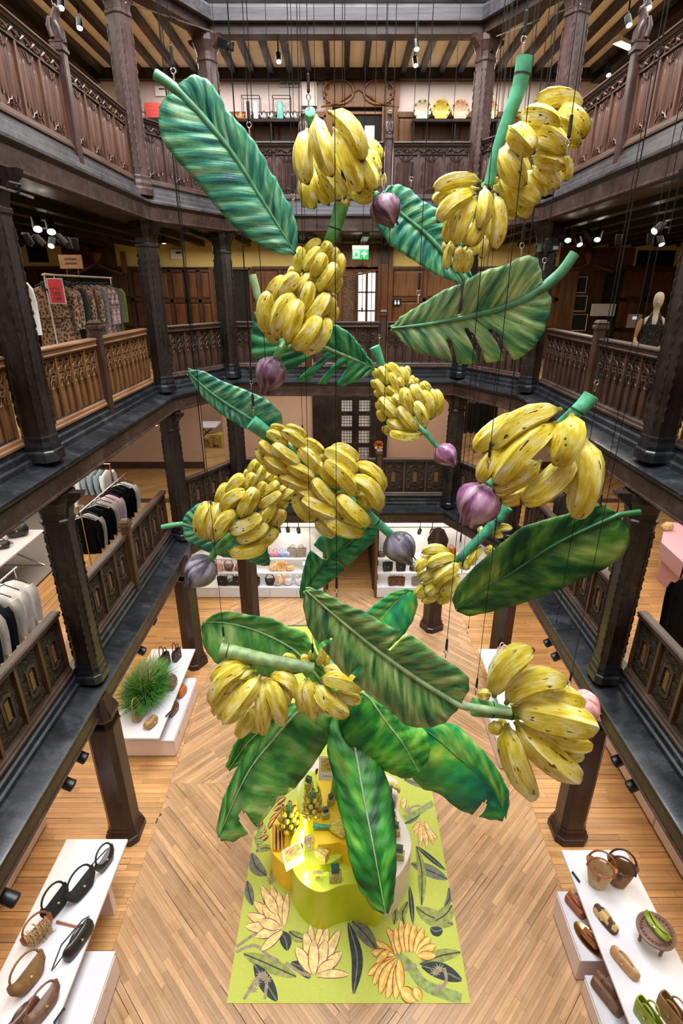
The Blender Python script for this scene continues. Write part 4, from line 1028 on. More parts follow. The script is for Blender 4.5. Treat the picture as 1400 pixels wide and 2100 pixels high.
def leaf(name, label, mat, ribmat, mid, A, B, Y, k0, slits=(), bulge=.12, rib=.03, dA=.0, dB=.0, NT=84, NS=9, wires=(), parent=None, corr=.006, seed=0.0, thick=.014, drop=None, freq=26):
    """mid: rib points (u, v[, dY]) from stalk to tip; the blade starts at rib point k0; A and B: the two edges from base to tip"""
    def pts(q): return [PY(p[0], p[1], Y + (p[2] if len(p) > 2 else 0)) for p in q]
    mp = pts(mid); root = parent
    if parent is None: root = thing(name, label, 'leaf', mp[0], 0, 'hanging banana leaves')
    M = spline(mp[k0:], NT + 1)
    # depth of edge points is taken from the rib at the same share of the length
    def edge(q, dd):
        out = []; e2 = resample([V((p[0], p[1], 0)) for p in q], NT + 1)
        for i, p in enumerate(e2):
            out.append(PY(p.x, p.y, M[i].y + dd * sin(pi * min(1, i / NT * 1.02))))
        return out
    EA, EB = edge(A, dA), edge(B, dB)
    m = MB(); W = 2 * NS + 1; co_ = []
    for i in range(NT + 1):
        for j in range(W):
            s = (j - NS) / NS; e = EA[i] if s < 0 else EB[i]; a = abs(s)
            p = M[i].lerp(e, a); wd = (e - M[i]).length
            d = ray(700, 900)
            off = bulge * wd * sin(pi * min(a, 1) * .85) + corr * sin(2 * pi * (i / NT * freq * .5 + a * 1.2)) * min(1, a * 4)
            p = p - V((0, 1, -.25)) * off
            m.v.append(tuple(p)); co_.append((i / NT, s, seed))
    for i in range(NT):
        for j in range(2 * NS):
            s = (j + .5 - NS) / NS; sd = 'A' if s < 0 else 'B'; a = abs(s); t = (i + .5) / NT; cut = False
            for (side, t0, smin, wd) in slits:
                if side == sd and a > smin and abs(t - t0) < wd * (.55 if a < smin + .12 else 1): cut = True
            if not cut: m.f.append((i * W + j, i * W + j + 1, (i + 1) * W + j + 1, (i + 1) * W + j))
    m.a['lco'] = co_
    bl = m.build('leaf' if parent else 'blade', mat, root, 180, world=True)
    md = bl.modifiers.new('thick', 'SOLIDIFY'); md.thickness = thick; md.offset = 1
    st = spline(mp[:k0 + 1], 10)[:-1] if k0 > 0 else []
    R = st + [q - V((0, .012, -.004)) for q in M[::3]]; n = len(R)
    rr = [rib * (1.25 if i < len(st) else 1) * (1 - .78 * max(0, (i - len(st)) / (n - len(st)))) for i in range(n)]
    rb = MB().tube(R, rr, 8).build('midrib', ribmat, bl if parent else root, 60, world=False)
    rb.data.transform(Matrix.Translation(-root.location))
    for wx, wy in wires:
        hang(root, PY(wx, wy, Y) if not isinstance(wx, V) else wx)
    return root, bl
# ---------------- the bunches, read fruit by fruit from magnified studies
bunch('banana_bunch', 'large bananas with a plum flower bud at the tail, hung before the top gallery', 5.6, (590, 210, 5.6), [
    (470, 110, 855, 685, 205, -.17, 5), (320, 150, 515, 855, 205, .03, 6), (225, 310, 240, 945, 205, .11, 5), (520, 300, 825, 1050, 225, -.04, 4), (400, 620, 665, 1100, 220, .05, 3),
    (200, 800, 315, 1215, 190, .09, 2), (320, 720, 475, 1185, 140, .05, 2), (340, 650, 600, 1130, 200, .03, 2), (745, 590, 1005, 1012, 170, -.08, 4), (890, 560, 1015, 840, 165, -.06, 3),
    (920, 450, 1050, 710, 150, -.12, 2), (1040, 770, 1065, 970, 110, -.1, 2), (720, 1010, 985, 1090, 130, .15, 2), (830, 900, 990, 1040, 150, .06, 3), (560, 1040, 710, 1180, 120, .05, 1), (560, 560, 700, 900, 170, 0, 1), (640, 800, 800, 1080, 180, 0, 1)],
    [(255, 105, 125), (300, 250, 120, .1), (600, 650, 110, .22), (940, 1000, 90, .2), (1050, 1075, 70, .02)], 'stem_green', (1050, 1075, 1215, 1440, 330, -.02), 'bud_plum', [(240, 90), (625, 1155, -.1), (1085, 1000)], extra=8)
bunch('banana_bunch', 'two banana hands on a long curved green stem, highest of the hanging bunches', 4.7, (870, 100, 4), [
    (880, 470, 1290, 485, 175, -.17, 3), (770, 560, 1098, 655, 175, -.13, 5), (1060, 530, 1305, 735, 190, -.2, 4), (690, 645, 890, 857, 175, -.03, 6), (830, 690, 1160, 865, 190, -.13, 5),
    (1040, 690, 1282, 785, 100, -.1, 3), (1080, 760, 1262, 805, 80, -.1, 2), (880, 890, 1147, 962, 130, -.04, 5), (680, 780, 832, 1110, 190, .15, 5), (880, 970, 1100, 1145, 135, -.1, 4),
    (1010, 1000, 1110, 1115, 105, -.1, 3), (820, 1000, 962, 1218, 125, .03, 3), (900, 1040, 1005, 1208, 95, -.05, 2), (720, 1080, 942, 1252, 155, .06, 4), (660, 1010, 795, 1290, 155, .1, 3), (1130, 880, 1160, 1088, 95, -.15, 2),
    (1065, 880, 1130, 1010, 110, -.2, 2), (735, 1090, 790, 1400, 150, -.2, 2), (640, 1190, 760, 1380, 130, .1, 1)],
    [(830, 75, 152), (805, 190, 135), (770, 340, 118), (690, 560, 108), (600, 830, 94), (525, 1120, 82)], 'stem_green', None, wires=[(800, 65), (1160, 900, -.3)], tie=(4,), fat=.93, extra=6)
b2 = bunch('banana_bunch', 'lower hand of bananas fanned out under the tall green stem', 4.75, (870, 340, 6.364), [
    (740, 210, 105, 320, 165, .14, 4), (400, 330, 105, 485, 130, .1, 3), (450, 310, 250, 445, 125, .08, 2), (660, 365, 175, 745, 195, .15, 5), (560, 480, 290, 1020, 165, .12, 3), (680, 400, 415, 1055, 200, .07, 4),
    (785, 275, 715, 835, 185, -.05, 6), (760, 600, 565, 1055, 180, -.08, 5), (910, 370, 895, 1100, 190, -.12, 5), (860, 600, 890, 1050, 120, .05, 3), (430, 700, 340, 945, 130, .05, 3), (620, 750, 530, 1045, 120, -.02, 3),
    (350, 1020, 290, 1355, 110, .04, 3), (470, 1050, 420, 1398, 140, -.02, 3), (580, 1080, 500, 1402, 130, -.08, 3), (640, 980, 650, 1175, 130, 0, 2), (790, 850, 730, 1208, 130, -.08, 3), (400, 1000, 400, 1145, 100, .03, 2), (300, 980, 285, 1110, 100, .05, 1),
    (990, 370, 1110, 600, 120, -.1, 2), (910, 285, 1010, 300, 105, -.1, 1), (910, 230, 935, 140, 60, .1, 1)],
    [(790, 250, 100, .02), (760, 420, 90, .12), (640, 800, 80, .2), (560, 1150, 60, .2)], 'stem_core', None, wires=[], step=.07, extra=6)
bunch('banana_bunch', 'tapering cascade of bananas hanging nose-down with a plum bud near a broad torn leaf', 5.6, (500, 400, 5), [
    (560, 805, 620, 538, 110, -.1, 3), (650, 645, 800, 478, 115, -.2, 2), (610, 795, 798, 538, 120, -.03, 4), (690, 845, 822, 588, 130, .05, 5), (800, 625, 887, 478, 110, 0, 4), (850, 745, 942, 528, 110, .08, 3),
    (735, 992, 945, 688, 140, .05, 5), (900, 905, 990, 588, 100, .12, 4), (895, 995, 970, 828, 95, .15, 3), (470, 825, 522, 758, 80, -.1, 2),
    (560, 995, 660, 798, 115, -.03, 3), (400, 1065, 582, 828, 175, -.1, 4), (300, 1235, 440, 838, 165, -.18, 3), (285, 1435, 270, 983, 165, -.16, 4), (340, 1485, 530, 1018, 200, -.1, 5), (440, 1535, 570, 1058, 150, .0, 6),
    (580, 1235, 690, 878, 125, .02, 5), (545, 1065, 722, 812, 140, -.03, 4), (580, 1365, 862, 988, 165, .08, 5), (700, 1115, 872, 912, 95, 0, 4), (480, 1575, 772, 1228, 175, .1, 6), (560, 1600, 848, 1238, 170, .19, 5),
    (820, 1255, 900, 1038, 115, .1, 4), (880, 1325, 926, 1128, 90, .1, 3), (905, 1085, 930, 1010, 65, 0, 2), (330, 1525, 195, 1368, 110, .1, 3), (640, 930, 700, 780, 90, .05, 3), (560, 640, 590, 530, 60, -.1, 2)],
    [(1000, 105, 150), (950, 290, 140), (895, 440, 120), (800, 640, 100, .15), (600, 1100, 100, .2), (430, 1500, 90, .12), (370, 1600, 85, .0), (330, 1680, 85)], 'stem_leaf', (330, 1670, 190, 2040, 300, 0), 'bud_plum', [(1030, 90), (235, 2010, -.1)], tie=(4,), extra=10)
bunch('banana_bunch', 'small tightly packed banana bunch with a violet bud on a thin stalk', 7.0, (740, 700, 6.667), [
    (390, 605, 245, 338, 115, 0, 4), (230, 505, 200, 358, 95, -.1, 3), (490, 695, 370, 428, 115, .08, 4), (400, 455, 310, 318, 95, .05, 3), (570, 615, 360, 298, 125, .1, 3), (640, 625, 510, 358, 115, .15, 2), (645, 485, 600, 338, 85, .1, 1),
    (720, 585, 668, 478, 80, .1, 2), (580, 625, 490, 498, 95, 0, 4), (380, 745, 190, 508, 115, -.05, 4), (205, 645, 163, 518, 75, -.05, 2), (520, 765, 350, 608, 105, 0, 4), (570, 895, 430, 728, 115, 0, 5), (340, 765, 183, 663, 85, -.1, 3),
    (530, 1065, 248, 756, 145, -.03, 5), (720, 1018, 590, 616, 155, -.06, 6), (550, 725, 540, 626, 75, 0, 4), (842, 878, 658, 606, 135, .1, 5), (710, 605, 648, 538, 85, .1, 3), (800, 705, 738, 578, 85, 0, 3), (780, 565, 738, 508, 65, 0, 2),
    (850, 655, 790, 588, 95, .1, 3), (942, 725, 818, 566, 105, .15, 2), (950, 1068, 828, 666, 145, .1, 4), (970, 1058, 950, 636, 95, .15, 3), (980, 1048, 1010, 646, 125, .2, 3), (880, 1190, 718, 816, 145, .06, 6), (800, 1218, 508, 876, 145, -.05, 6),
    (760, 1238, 338, 1066, 135, -.03, 5), (842, 1265, 372, 1236, 125, -.12, 6), (400, 1275, 322, 1146, 95, -.1, 3), (322, 1085, 268, 926, 115, -.1, 4), (272, 945, 228, 816, 85, -.05, 3), (400, 935, 298, 856, 85, 0, 4), (440, 650, 300, 400, 100, 0, 2), (640, 900, 520, 700, 100, 0, 2)],
    [(185, 75, 150), (240, 210, 125), (285, 330, 105), (500, 750, 90, .2), (760, 1130, 80, .1), (870, 1240, 72, -.05), (1040, 1440, 66, -.05)], 'stem_green', (1050, 1440, 1290, 1700, 290, -.05), 'bud_violet', [(250, 40)], tie=(5,), extra=10)
bunch('banana_bunch', 'enormous single hand of thick bananas with a large open violet bud', 4.6, (900, 790, 4), [
    (1000, 200, 420, 540, 165, .13, 4), (720, 250, 285, 548, 155, .06, 3), (960, 310, 455, 818, 185, .06, 5), (640, 470, 335, 805, 140, .12, 4), (840, 620, 440, 862, 125, -.06, 4), (1110, 560, 665, 965, 190, -.1, 4),
    (1080, 235, 938, 650, 215, -.13, 6), (1190, 430, 1105, 1098, 215, -.11, 4), (760, 850, 498, 945, 110, -.1, 3), (640, 835, 475, 908, 65, -.04, 3), (1140, 440, 1060, 900, 160, -.05, 1)],
    [(1250, 85, 135), (1190, 160, 130), (1110, 230, 115), (860, 450, 100, .3), (560, 720, 90, .25), (380, 830, 90, .05)], 'stem_green', (400, 825, 200, 1150, 350, -.02), 'bud_violet', [(1275, 70), (400, 700, -.2)], tie=(4, 8), step=.07, extra=3, fat=1.1)
bunch('banana_bunch', 'long slanting bunch of many bananas in the centre, slate-purple bud at its tail', 5.9, (500, 840, 3.684), [
    (330, 172, 193, 133, 55, .1, 3), (335, 285, 163, 173, 80, .08, 4), (480, 225, 308, 128, 65, .1, 2), (470, 295, 278, 163, 85, .05, 4), (290, 365, 113, 233, 80, -.05, 4), (442, 425, 208, 258, 95, -.02, 5), (200, 425, 93, 296, 65, -.1, 3),
    (382, 475, 148, 348, 95, -.05, 4), (380, 485, 138, 403, 65, -.1, 3), (612, 375, 438, 233, 85, .1, 3), (592, 495, 403, 288, 105, .05, 4), (545, 525, 323, 408, 88, 0, 5), (552, 600, 258, 498, 95, -.03, 4), (722, 600, 553, 393, 85, 0, 4),
    (855, 668, 598, 388, 128, .08, 5), (855, 495, 598, 313, 115, .1, 4), (862, 405, 648, 293, 85, .2, 3), (1042, 645, 828, 418, 105, .25, 3), (1012, 785, 808, 513, 115, .23, 5), (950, 765, 868, 628, 85, 0, 3), (742, 745, 518, 508, 105, -.06, 5),
    (792, 695, 688, 628, 65, 0, 5), (960, 880, 703, 638, 128, -.05, 6), (642, 695, 393, 588, 95, -.05, 4), (775, 808, 428, 668, 115, -.05, 5), (552, 835, 383, 638, 95, -.15, 3), (922, 930, 603, 803, 120, -.1, 5), (692, 955, 553, 828, 85, -.1, 4),
    (700, 450, 560, 330, 90, 0, 3), (480, 330, 380, 250, 80, 0, 3), (640, 640, 500, 540, 100, 0, 3), (820, 780, 640, 700, 110, 0, 3)],
    [(55, 95, 120, -.02), (130, 150, 112), (200, 205, 105, .05), (480, 430, 95, .12), (850, 720, 85, .02), (980, 830, 70, -.05), (1115, 950, 64, -.05)], 'stem_green', (1105, 945, 1265, 1165, 225, -.05), 'bud_slate', [(75, 55), (1035, 790)], tie=(5, 23), step=.075, extra=10)
bunch('banana_bunch', 'leaning bunch of bananas whose grey bud hangs over the lower corner ledge', 6.7, (330, 930, 4.667), [
    (450, 835, 480, 458, 155, -.2, 3), (470, 835, 580, 458, 135, -.02, 4), (522, 845, 727, 543, 125, -.12, 6), (590, 565, 822, 363, 135, -.15, 5), (560, 505, 670, 298, 125, -.12, 3), (650, 405, 812, 218, 125, -.12, 4), (800, 355, 897, 178, 95, 0, 4),
    (740, 615, 907, 313, 135, .03, 6), (805, 225, 850, 165, 65, -.1, 2), (850, 195, 932, 58, 95, 0, 3), (890, 315, 987, 108, 95, 0, 3), (920, 400, 997, 263, 85, 0, 4), (960, 395, 1132, 263, 95, .04, 4), (980, 255, 1082, 178, 85, 0, 3), (1025, 285, 1122, 208, 65, 0, 3),
    (1010, 405, 1202, 308, 75, .05, 3), (920, 510, 1157, 363, 108, .06, 5), (1120, 440, 1272, 338, 90, .05, 3), (1080, 535, 1202, 438, 88, .1, 3), (645, 740, 977, 583, 150, .08, 6), (830, 725, 1082, 458, 125, .12, 5), (1035, 720, 1162, 518, 115, .1, 4),
    (705, 820, 1032, 658, 135, .1, 6), (820, 875, 1112, 698, 135, .15, 5), (635, 935, 1012, 868, 125, .12, 6), (700, 420, 860, 330, 110, 0, 2), (860, 500, 960, 380, 100, 0, 2), (760, 690, 900, 560, 120, 0, 2), (1000, 640, 1100, 520, 110, .05, 3)],
    [(1180, 60, 90, .3), (950, 400, 90, .2), (760, 700, 85, .1), (600, 850, 80, 0), (530, 930, 72, -.05), (470, 1020, 70, -.05)], 'stem_leaf', (480, 1010, 235, 1270, 285, -.05), 'bud_slate', [(490, 870, -.15)], step=.075, extra=8)
bunch('banana_bunch', 'two separated banana hands on a ringed teal stem behind the dark green leaf', 7.4, (830, 1020, 5.6), [
    (520, 645, 193, 640, 115, .15, 3), (390, 665, 198, 692, 65, 0, 2), (592, 682, 248, 792, 118, .08, 5), (300, 715, 128, 852, 105, .12, 4), (222, 845, 148, 905, 85, 0, 3), (432, 805, 178, 962, 95, .05, 4), (422, 875, 218, 1005, 105, 0, 4),
    (635, 760, 338, 995, 145, .04, 6), (400, 985, 238, 1102, 115, 0, 5), (612, 885, 408, 1112, 145, -.1, 5), (232, 985, 108, 1122, 75, 0, 4), (272, 1035, 138, 1152, 85, 0, 4), (402, 1105, 188, 1192, 85, -.05, 4), (542, 1085, 368, 1192, 115, -.12, 4),
    (870, 560, 730, 785, 90, 0, 3), (700, 700, 700, 835, 90, 0, 3), (1000, 420, 1235, 365, 85, -.2, 2), (1010, 445, 1125, 455, 65, -.1, 2), (860, 405, 905, 348, 85, 0, 1), (930, 645, 1015, 560, 90, 0, 2), (500, 800, 330, 900, 110, 0, 3), (480, 1000, 330, 1130, 110, 0, 3)],
    [(1180, 110, 130), (1050, 270, 122), (900, 430, 110), (760, 570, 100), (640, 690, 90), (560, 780, 80, .1)], 'stem_teal', None, wires=[(630, 590), (650, 880, -.25)], rings=True, step=.07, tie=(9,), extra=6)
bunch('banana_bunch', 'two fanned banana hands beneath a ringed sage stem lying almost level', 5.5, (410, 1290, 3.889), [
    (410, 290, 100, 430, 112, .2, 3), (395, 305, 95, 615, 122, .19, 5), (385, 415, 112, 685, 105, .14, 4), (400, 430, 148, 715, 112, .05, 5), (482, 365, 185, 752, 132, -.02, 6), (432, 615, 288, 845, 125, -.1, 4), (500, 400, 503, 850, 112, 0, 6), (442, 640, 438, 825, 85, .03, 3),
    (525, 390, 658, 775, 122, -.05, 6), (610, 420, 690, 610, 95, -.12, 4), (545, 375, 758, 550, 112, -.26, 4), (650, 435, 712, 560, 85, -.1, 3), (570, 640, 578, 712, 55, 0, 2), (770, 260, 655, 225, 65, .1, 1),
    (862, 395, 808, 665, 90, .08, 5), (865, 385, 915, 735, 108, .03, 6), (908, 420, 1195, 680, 132, .13, 6), (958, 395, 1295, 480, 122, -.06, 5), (1050, 500, 1292, 560, 105, .1, 4), (930, 560, 990, 660, 65, 0, 3), (970, 310, 1205, 395, 85, -.05, 3),
    (930, 290, 985, 140, 60, .1, 2), (870, 255, 798, 235, 62, .1, 2), (882, 235, 892, 165, 42, 0, 2), (990, 290, 1025, 200, 55, 0, 2), (830, 410, 830, 560, 60, 0, 2)],
    [(160, 165, 110), (320, 195, 108), (500, 245, 115), (700, 280, 105), (905, 315, 95)], 'stem_sage', None, wires=[(195, 120), (900, 250)], rings=True, step=.07, tie=(4,), extra=4)
bunch('banana_bunch', 'thick bananas splayed around a pale pink bud, lowest of the hanging bunches', 4.9, (950, 1290, 4.516), [
    (285, 620, 650, 190, 195, -.17, 5), (395, 690, 955, 500, 185, -.2, 5), (455, 745, 1240, 925, 225, -.02, 6), (480, 850, 1085, 1395, 215, .04, 6), (400, 870, 660, 1575, 195, .06, 6), (690, 935, 1203, 1075, 135, .1, 5), (700, 660, 1100, 720, 175, -.15, 4),
    (890, 1080, 1112, 1120, 135, .2, 4), (280, 855, 310, 960, 105, 0, 4), (145, 620, 245, 620, 85, -.1, 3), (510, 425, 625, 405, 60, -.1, 3), (1040, 960, 1130, 1010, 85, 0, 4)],
    [(85, 720, 170), (200, 735, 165), (330, 760, 130), (520, 790, 100), (800, 760, 80, .2), (1060, 660, 70, .2)], 'stem_leaf', (1010, 620, 1245, 830, 270, .15), 'bud_pink', [(110, 620), (970, 560, -.1)], tie=(5, 9), step=.06, extra=2, fat=1.13)
# ---------------- the leaves
leaf('banana_leaf', 'long teal banana leaf slanting before the top gallery, its stalk uppermost', 'leaf_teal', 'rib_green',
     [(318, 152), (340, 167), (362, 184), (420, 245), (480, 320), (540, 415), (590, 495), (604, 521)],
     [(364, 183), (378, 166), (400, 157), (425, 165), (447, 192), (465, 228), (500, 265), (520, 290), (545, 330), (557, 361), (566, 365), (580, 400), (600, 430), (611, 480), (605, 521)],
     [(352, 196), (335, 208), (327, 245), (335, 290), (360, 325), (400, 370), (440, 420), (480, 465), (530, 502), (575, 521), (604, 523)], 5.2, 2, rib=.032, seed=1.1, wires=[(358, 176), (512, 285), (601, 430)], corr=.007)
leaf('banana_leaf', 'teal leaf half hidden behind a fan of bananas near the exit sign', 'leaf_teal', 'rib_green',
     [(965, 588), (945, 560), (911, 521), (870, 478), (821, 437), (785, 398)],
     [(968, 570), (955, 520), (940, 480), (905, 438), (890, 425), (862, 410), (840, 388), (815, 378), (795, 382), (785, 396)],
     [(950, 585), (890, 563), (850, 537), (800, 505), (775, 470), (762, 440), (768, 412), (785, 397)], 6.6, 1, rib=.034, seed=2.3, wires=[(842, 388)], corr=.007)
leaf('banana_leaf', 'broad pale green leaf with three torn slits, stalk pointing up beside the corner pillar', 'leaf_lime', 'rib_green',
     [(1178, 520), (1152, 556), (1114, 590), (1060, 620), (1010, 638), (950, 652), (880, 665), (802, 674)],
     [(1113, 586), (1109, 557), (1100, 530), (1082, 525), (1061, 530), (1036, 545), (1000, 553), (972, 565), (945, 582), (907, 596), (868, 621), (821, 650), (802, 672)],
     [(1118, 592), (1130, 610), (1128, 640), (1112, 685), (1090, 715), (1060, 738), (1000, 744), (950, 748), (905, 737), (850, 722), (828, 705), (815, 690), (802, 675)], 4.9, 2, rib=.036, seed=3.7,
     slits=[('A', .56, .15, .014), ('B', .425, .35, .018), ('B', .545, .25, .02), ('B', .665, .45, .014)], wires=[(1067, 530), (857, 625), (1113, 560)], corr=.008, freq=30)
leaf('banana_leaf', 'emerald leaf torn into fringes behind the tapering cascade of bananas', 'leaf_emerald', 'rib_pale',
     [(517, 563), (524, 590), (535, 625), (575, 672), (656, 708), (740, 743), (767, 756)],
     [(552, 645), (585, 655), (640, 665), (688, 666), (716, 682), (742, 714), (767, 750)],
     [(522, 640), (516, 690), (518, 730), (540, 748), (575, 765), (600, 778), (640, 785), (672, 790), (705, 790), (738, 780), (767, 758)], 6.3, 3, rib=.034, seed=4.9,
     slits=[('B', .50, .1, .035), ('B', .63, .15, .03), ('B', .73, .2, .026)], corr=.012, bulge=.08)
leaf('banana_leaf', 'slim dark teal leaf reaching out above the middle ledge beside the long slanting bunch', 'leaf_teal', 'rib_green',
     [(575, 892), (545, 878), (500, 850), (450, 818), (412, 788), (386, 762)],
     [(580, 871), (577, 846), (546, 818), (500, 798), (454, 781), (418, 761), (386, 757)],
     [(560, 893), (530, 888), (493, 875), (454, 850), (425, 825), (404, 800), (384, 768)], 6.0, 0, rib=.026, seed=5.1, wires=[(516, 802)], corr=.006)
leaf('banana_leaf', 'small dark leaf with a thin stalk poking out behind the leaning bunch', 'leaf_teal', 'rib_green',
     [(332, 1081), (352, 1077), (378, 1074), (420, 1088), (480, 1108), (530, 1135), (553, 1152)],
     [(376, 1070), (380, 1055), (405, 1033), (432, 1026), (465, 1040), (510, 1070), (545, 1105), (554, 1150)],
     [(375, 1077), (380, 1105), (420, 1128), (460, 1141), (500, 1146), (530, 1158), (553, 1160)], 7.1, 2, rib=.03, seed=6.2, corr=.012)
leaf('banana_leaf', 'emerald leaf with a torn notch hanging tip-down below the long slanting bunch', 'leaf_emerald', 'rib_dark',
     [(776, 1062), (745, 1088), (715, 1114), (660, 1163), (618, 1222)],
     [(768, 1060), (730, 1078), (700, 1085), (672, 1090), (655, 1100), (642, 1118), (630, 1138), (620, 1175), (613, 1215), (616, 1228)],
     [(778, 1080), (768, 1110), (745, 1130), (725, 1150), (703, 1170), (690, 1182), (665, 1202), (640, 1215), (618, 1229)], 6.7, 0, rib=.022, seed=7.7, slits=[('A', .57, .1, .02), ('B', .5, .35, .014)], corr=.006, wires=[(752, 1082)])
leaf('banana_leaf', 'big smooth dark green leaf under the enormous banana hand', 'leaf_dark', 'rib_dark',
     [(1312, 1050), (1290, 1053), (1264, 1057), (1200, 1085), (1130, 1120), (1070, 1160), (1000, 1205), (936, 1248)],
     [(1262, 1050), (1240, 1036), (1210, 1032), (1160, 1055), (1130, 1062), (1070, 1080), (1020, 1120), (970, 1165), (938, 1200), (926, 1230), (935, 1250)],
     [(1270, 1060), (1288, 1085), (1291, 1110), (1275, 1140), (1240, 1165), (1190, 1187), (1130, 1215), (1060, 1240), (1000, 1256), (960, 1264), (936, 1254)], 5.2, 2, rib=.026, seed=8.4, corr=.004, bulge=.07, wires=[(1225, 1060)])
leaf('banana_leaf', 'striped olive green leaf over the palm crown, with its stalk over the splayed bananas', 'leaf_olive', 'rib_pale',
     [(1047, 1460), (1000, 1455), (944, 1447), (860, 1395), (773, 1333), (690, 1265), (627, 1210)],
     [(946, 1441), (961, 1415), (961, 1388), (935, 1365), (900, 1345), (870, 1320), (840, 1300), (800, 1284), (783, 1276), (750, 1255), (700, 1235), (660, 1212), (636, 1205), (627, 1207)],
     [(938, 1455), (910, 1482), (875, 1491), (833, 1486), (811, 1466), (786, 1445), (751, 1419), (726, 1397), (700, 1375), (679, 1350), (657, 1324), (631, 1286), (621, 1243), (623, 1214)], 4.6, 2, rib=.034, seed=9.9,
     slits=[('A', .50, .2, .016), ('B', .56, .55, .012), ('B', .745, .5, .012)], wires=[(690, 1228), (913, 1352)], corr=.008, freq=30)
# ---------------- the banana palm on the display
TR = PY(700, 1480, 6.0)
palm = thing('banana_palm', 'banana palm of broad painted leaves rising from the perfume display', 'palm', (TR.x, TR.y, 1.23))
tk = MB(); tk.tube([(TR.x, TR.y, 1.225), (TR.x + .02, TR.y, 1.7), TR + V((0, 0, -.25)), TR], [.17, .14, .12, .07], 14); tk.build('trunk', 'stem_leaf', palm, 60, world=True)
def pl(mat, ribm, mid, A, B, **k): return leaf('leaf', None, mat, ribm, mid, A, B, 6.0, 0, parent=palm, rib=k.pop('rib', .026), **k)
pl('leaf_brush', 'rib_pale', [(690, 1440, .1), (640, 1372, .15), (600, 1330, .3), (529, 1294, .5), (464, 1277, .65), (416, 1275, .7)],
   [(690, 1420), (650, 1340), (625, 1295), (590, 1285), (560, 1268), (520, 1262), (480, 1255), (450, 1255), (425, 1268), (414, 1285)],
   [(680, 1450), (620, 1380), (570, 1385), (520, 1385), (480, 1375), (440, 1355), (418, 1325), (412, 1288)], seed=11, corr=.012)
pl('leaf_brush', 'rib_pale', [(700, 1450, .05), (650, 1455, -.1), (614, 1457, -.3), (563, 1513, -.6), (507, 1586, -.85), (449, 1712, -1.1)],
   [(680, 1425), (620, 1430), (550, 1478), (510, 1535), (486, 1573), (456, 1637), (443, 1701), (447, 1720)],
   [(705, 1470), (688, 1485), (674, 1517), (640, 1568), (606, 1611), (571, 1637), (533, 1688), (516, 1702), (480, 1724), (453, 1724)], seed=12.4, slits=[('B', .80, .3, .03)], corr=.008, rib=.02)
pl('leaf_deep', 'rib_pale', [(712, 1462, 0), (722, 1505, -.25), (729, 1539, -.5), (746, 1636, -1.0), (768, 1750, -1.5), (790, 1872, -1.85)],
   [(690, 1455), (672, 1490), (670, 1540), (688, 1610), (692, 1650), (706, 1700), (715, 1760), (735, 1820), (765, 1865), (786, 1874)],
   [(735, 1460), (762, 1500), (780, 1560), (797, 1605), (806, 1640), (812, 1710), (813, 1780), (806, 1850), (795, 1873)], seed=13.8, corr=.008, rib=.024)
pl('leaf_grass', 'rib_pale', [(708, 1445, -.1), (745, 1421, -.3), (794, 1483, -.5), (824, 1521, -.65), (860, 1584, -.8)],
   [(720, 1425), (770, 1418), (800, 1452), (855, 1480), (877, 1505), (880, 1535), (875, 1565), (862, 1586)],
   [(690, 1450), (698, 1490), (712, 1530), (760, 1562), (800, 1582), (830, 1595), (856, 1590)], seed=14.1, corr=.006, rib=.022)
pl('leaf_jade', 'rib_dark', [(720, 1455, .1), (800, 1470, .0), (876, 1500, -.3), (936, 1551, -.6), (1000, 1607, -.85), (1034, 1668, -1.0)],
   [(725, 1445), (820, 1455), (880, 1485), (912, 1481), (937, 1485), (962, 1510), (992, 1540), (1022, 1580), (1042, 1620), (1043, 1645), (1036, 1678)],
   [(720, 1470), (790, 1520), (845, 1590), (866, 1612), (900, 1622), (935, 1652), (970, 1668), (1000, 1676), (1030, 1682)], seed=15.6, slits=[('B', .85, .3, .018)], corr=.01, rib=.02)
pl('leaf_jade', 'rib_pale', [(705, 1440, .2), (725, 1350, .6), (781, 1269, 1.1), (829, 1217, 1.4), (846, 1212, 1.5)],
   [(695, 1420), (710, 1320), (745, 1258), (772, 1235), (800, 1215), (830, 1208), (846, 1211)],
   [(715, 1440), (760, 1370), (800, 1325), (828, 1298), (846, 1270), (855, 1240), (851, 1218)], seed=16.3, corr=.012, rib=.022)
pl('leaf_grass', 'rib_pale', [(690, 1460, .1), (590, 1470, .0), (520, 1510, -.2), (468, 1578, -.4)],
   [(680, 1450), (580, 1440), (515, 1475), (478, 1530), (463, 1572)],
   [(690, 1475), (600, 1500), (545, 1530), (500, 1562), (470, 1582)], seed=17.2, corr=.006, rib=.02)
pl('leaf_grass', 'rib_pale', [(700, 1440, .3), (690, 1380, .8), (672, 1330, 1.2), (640, 1285, 1.5)],
   [(690, 1430), (670, 1380), (650, 1330), (638, 1290)], [(710, 1440), (715, 1380), (700, 1330), (645, 1283)], seed=18.2, corr=.006, rib=.02)
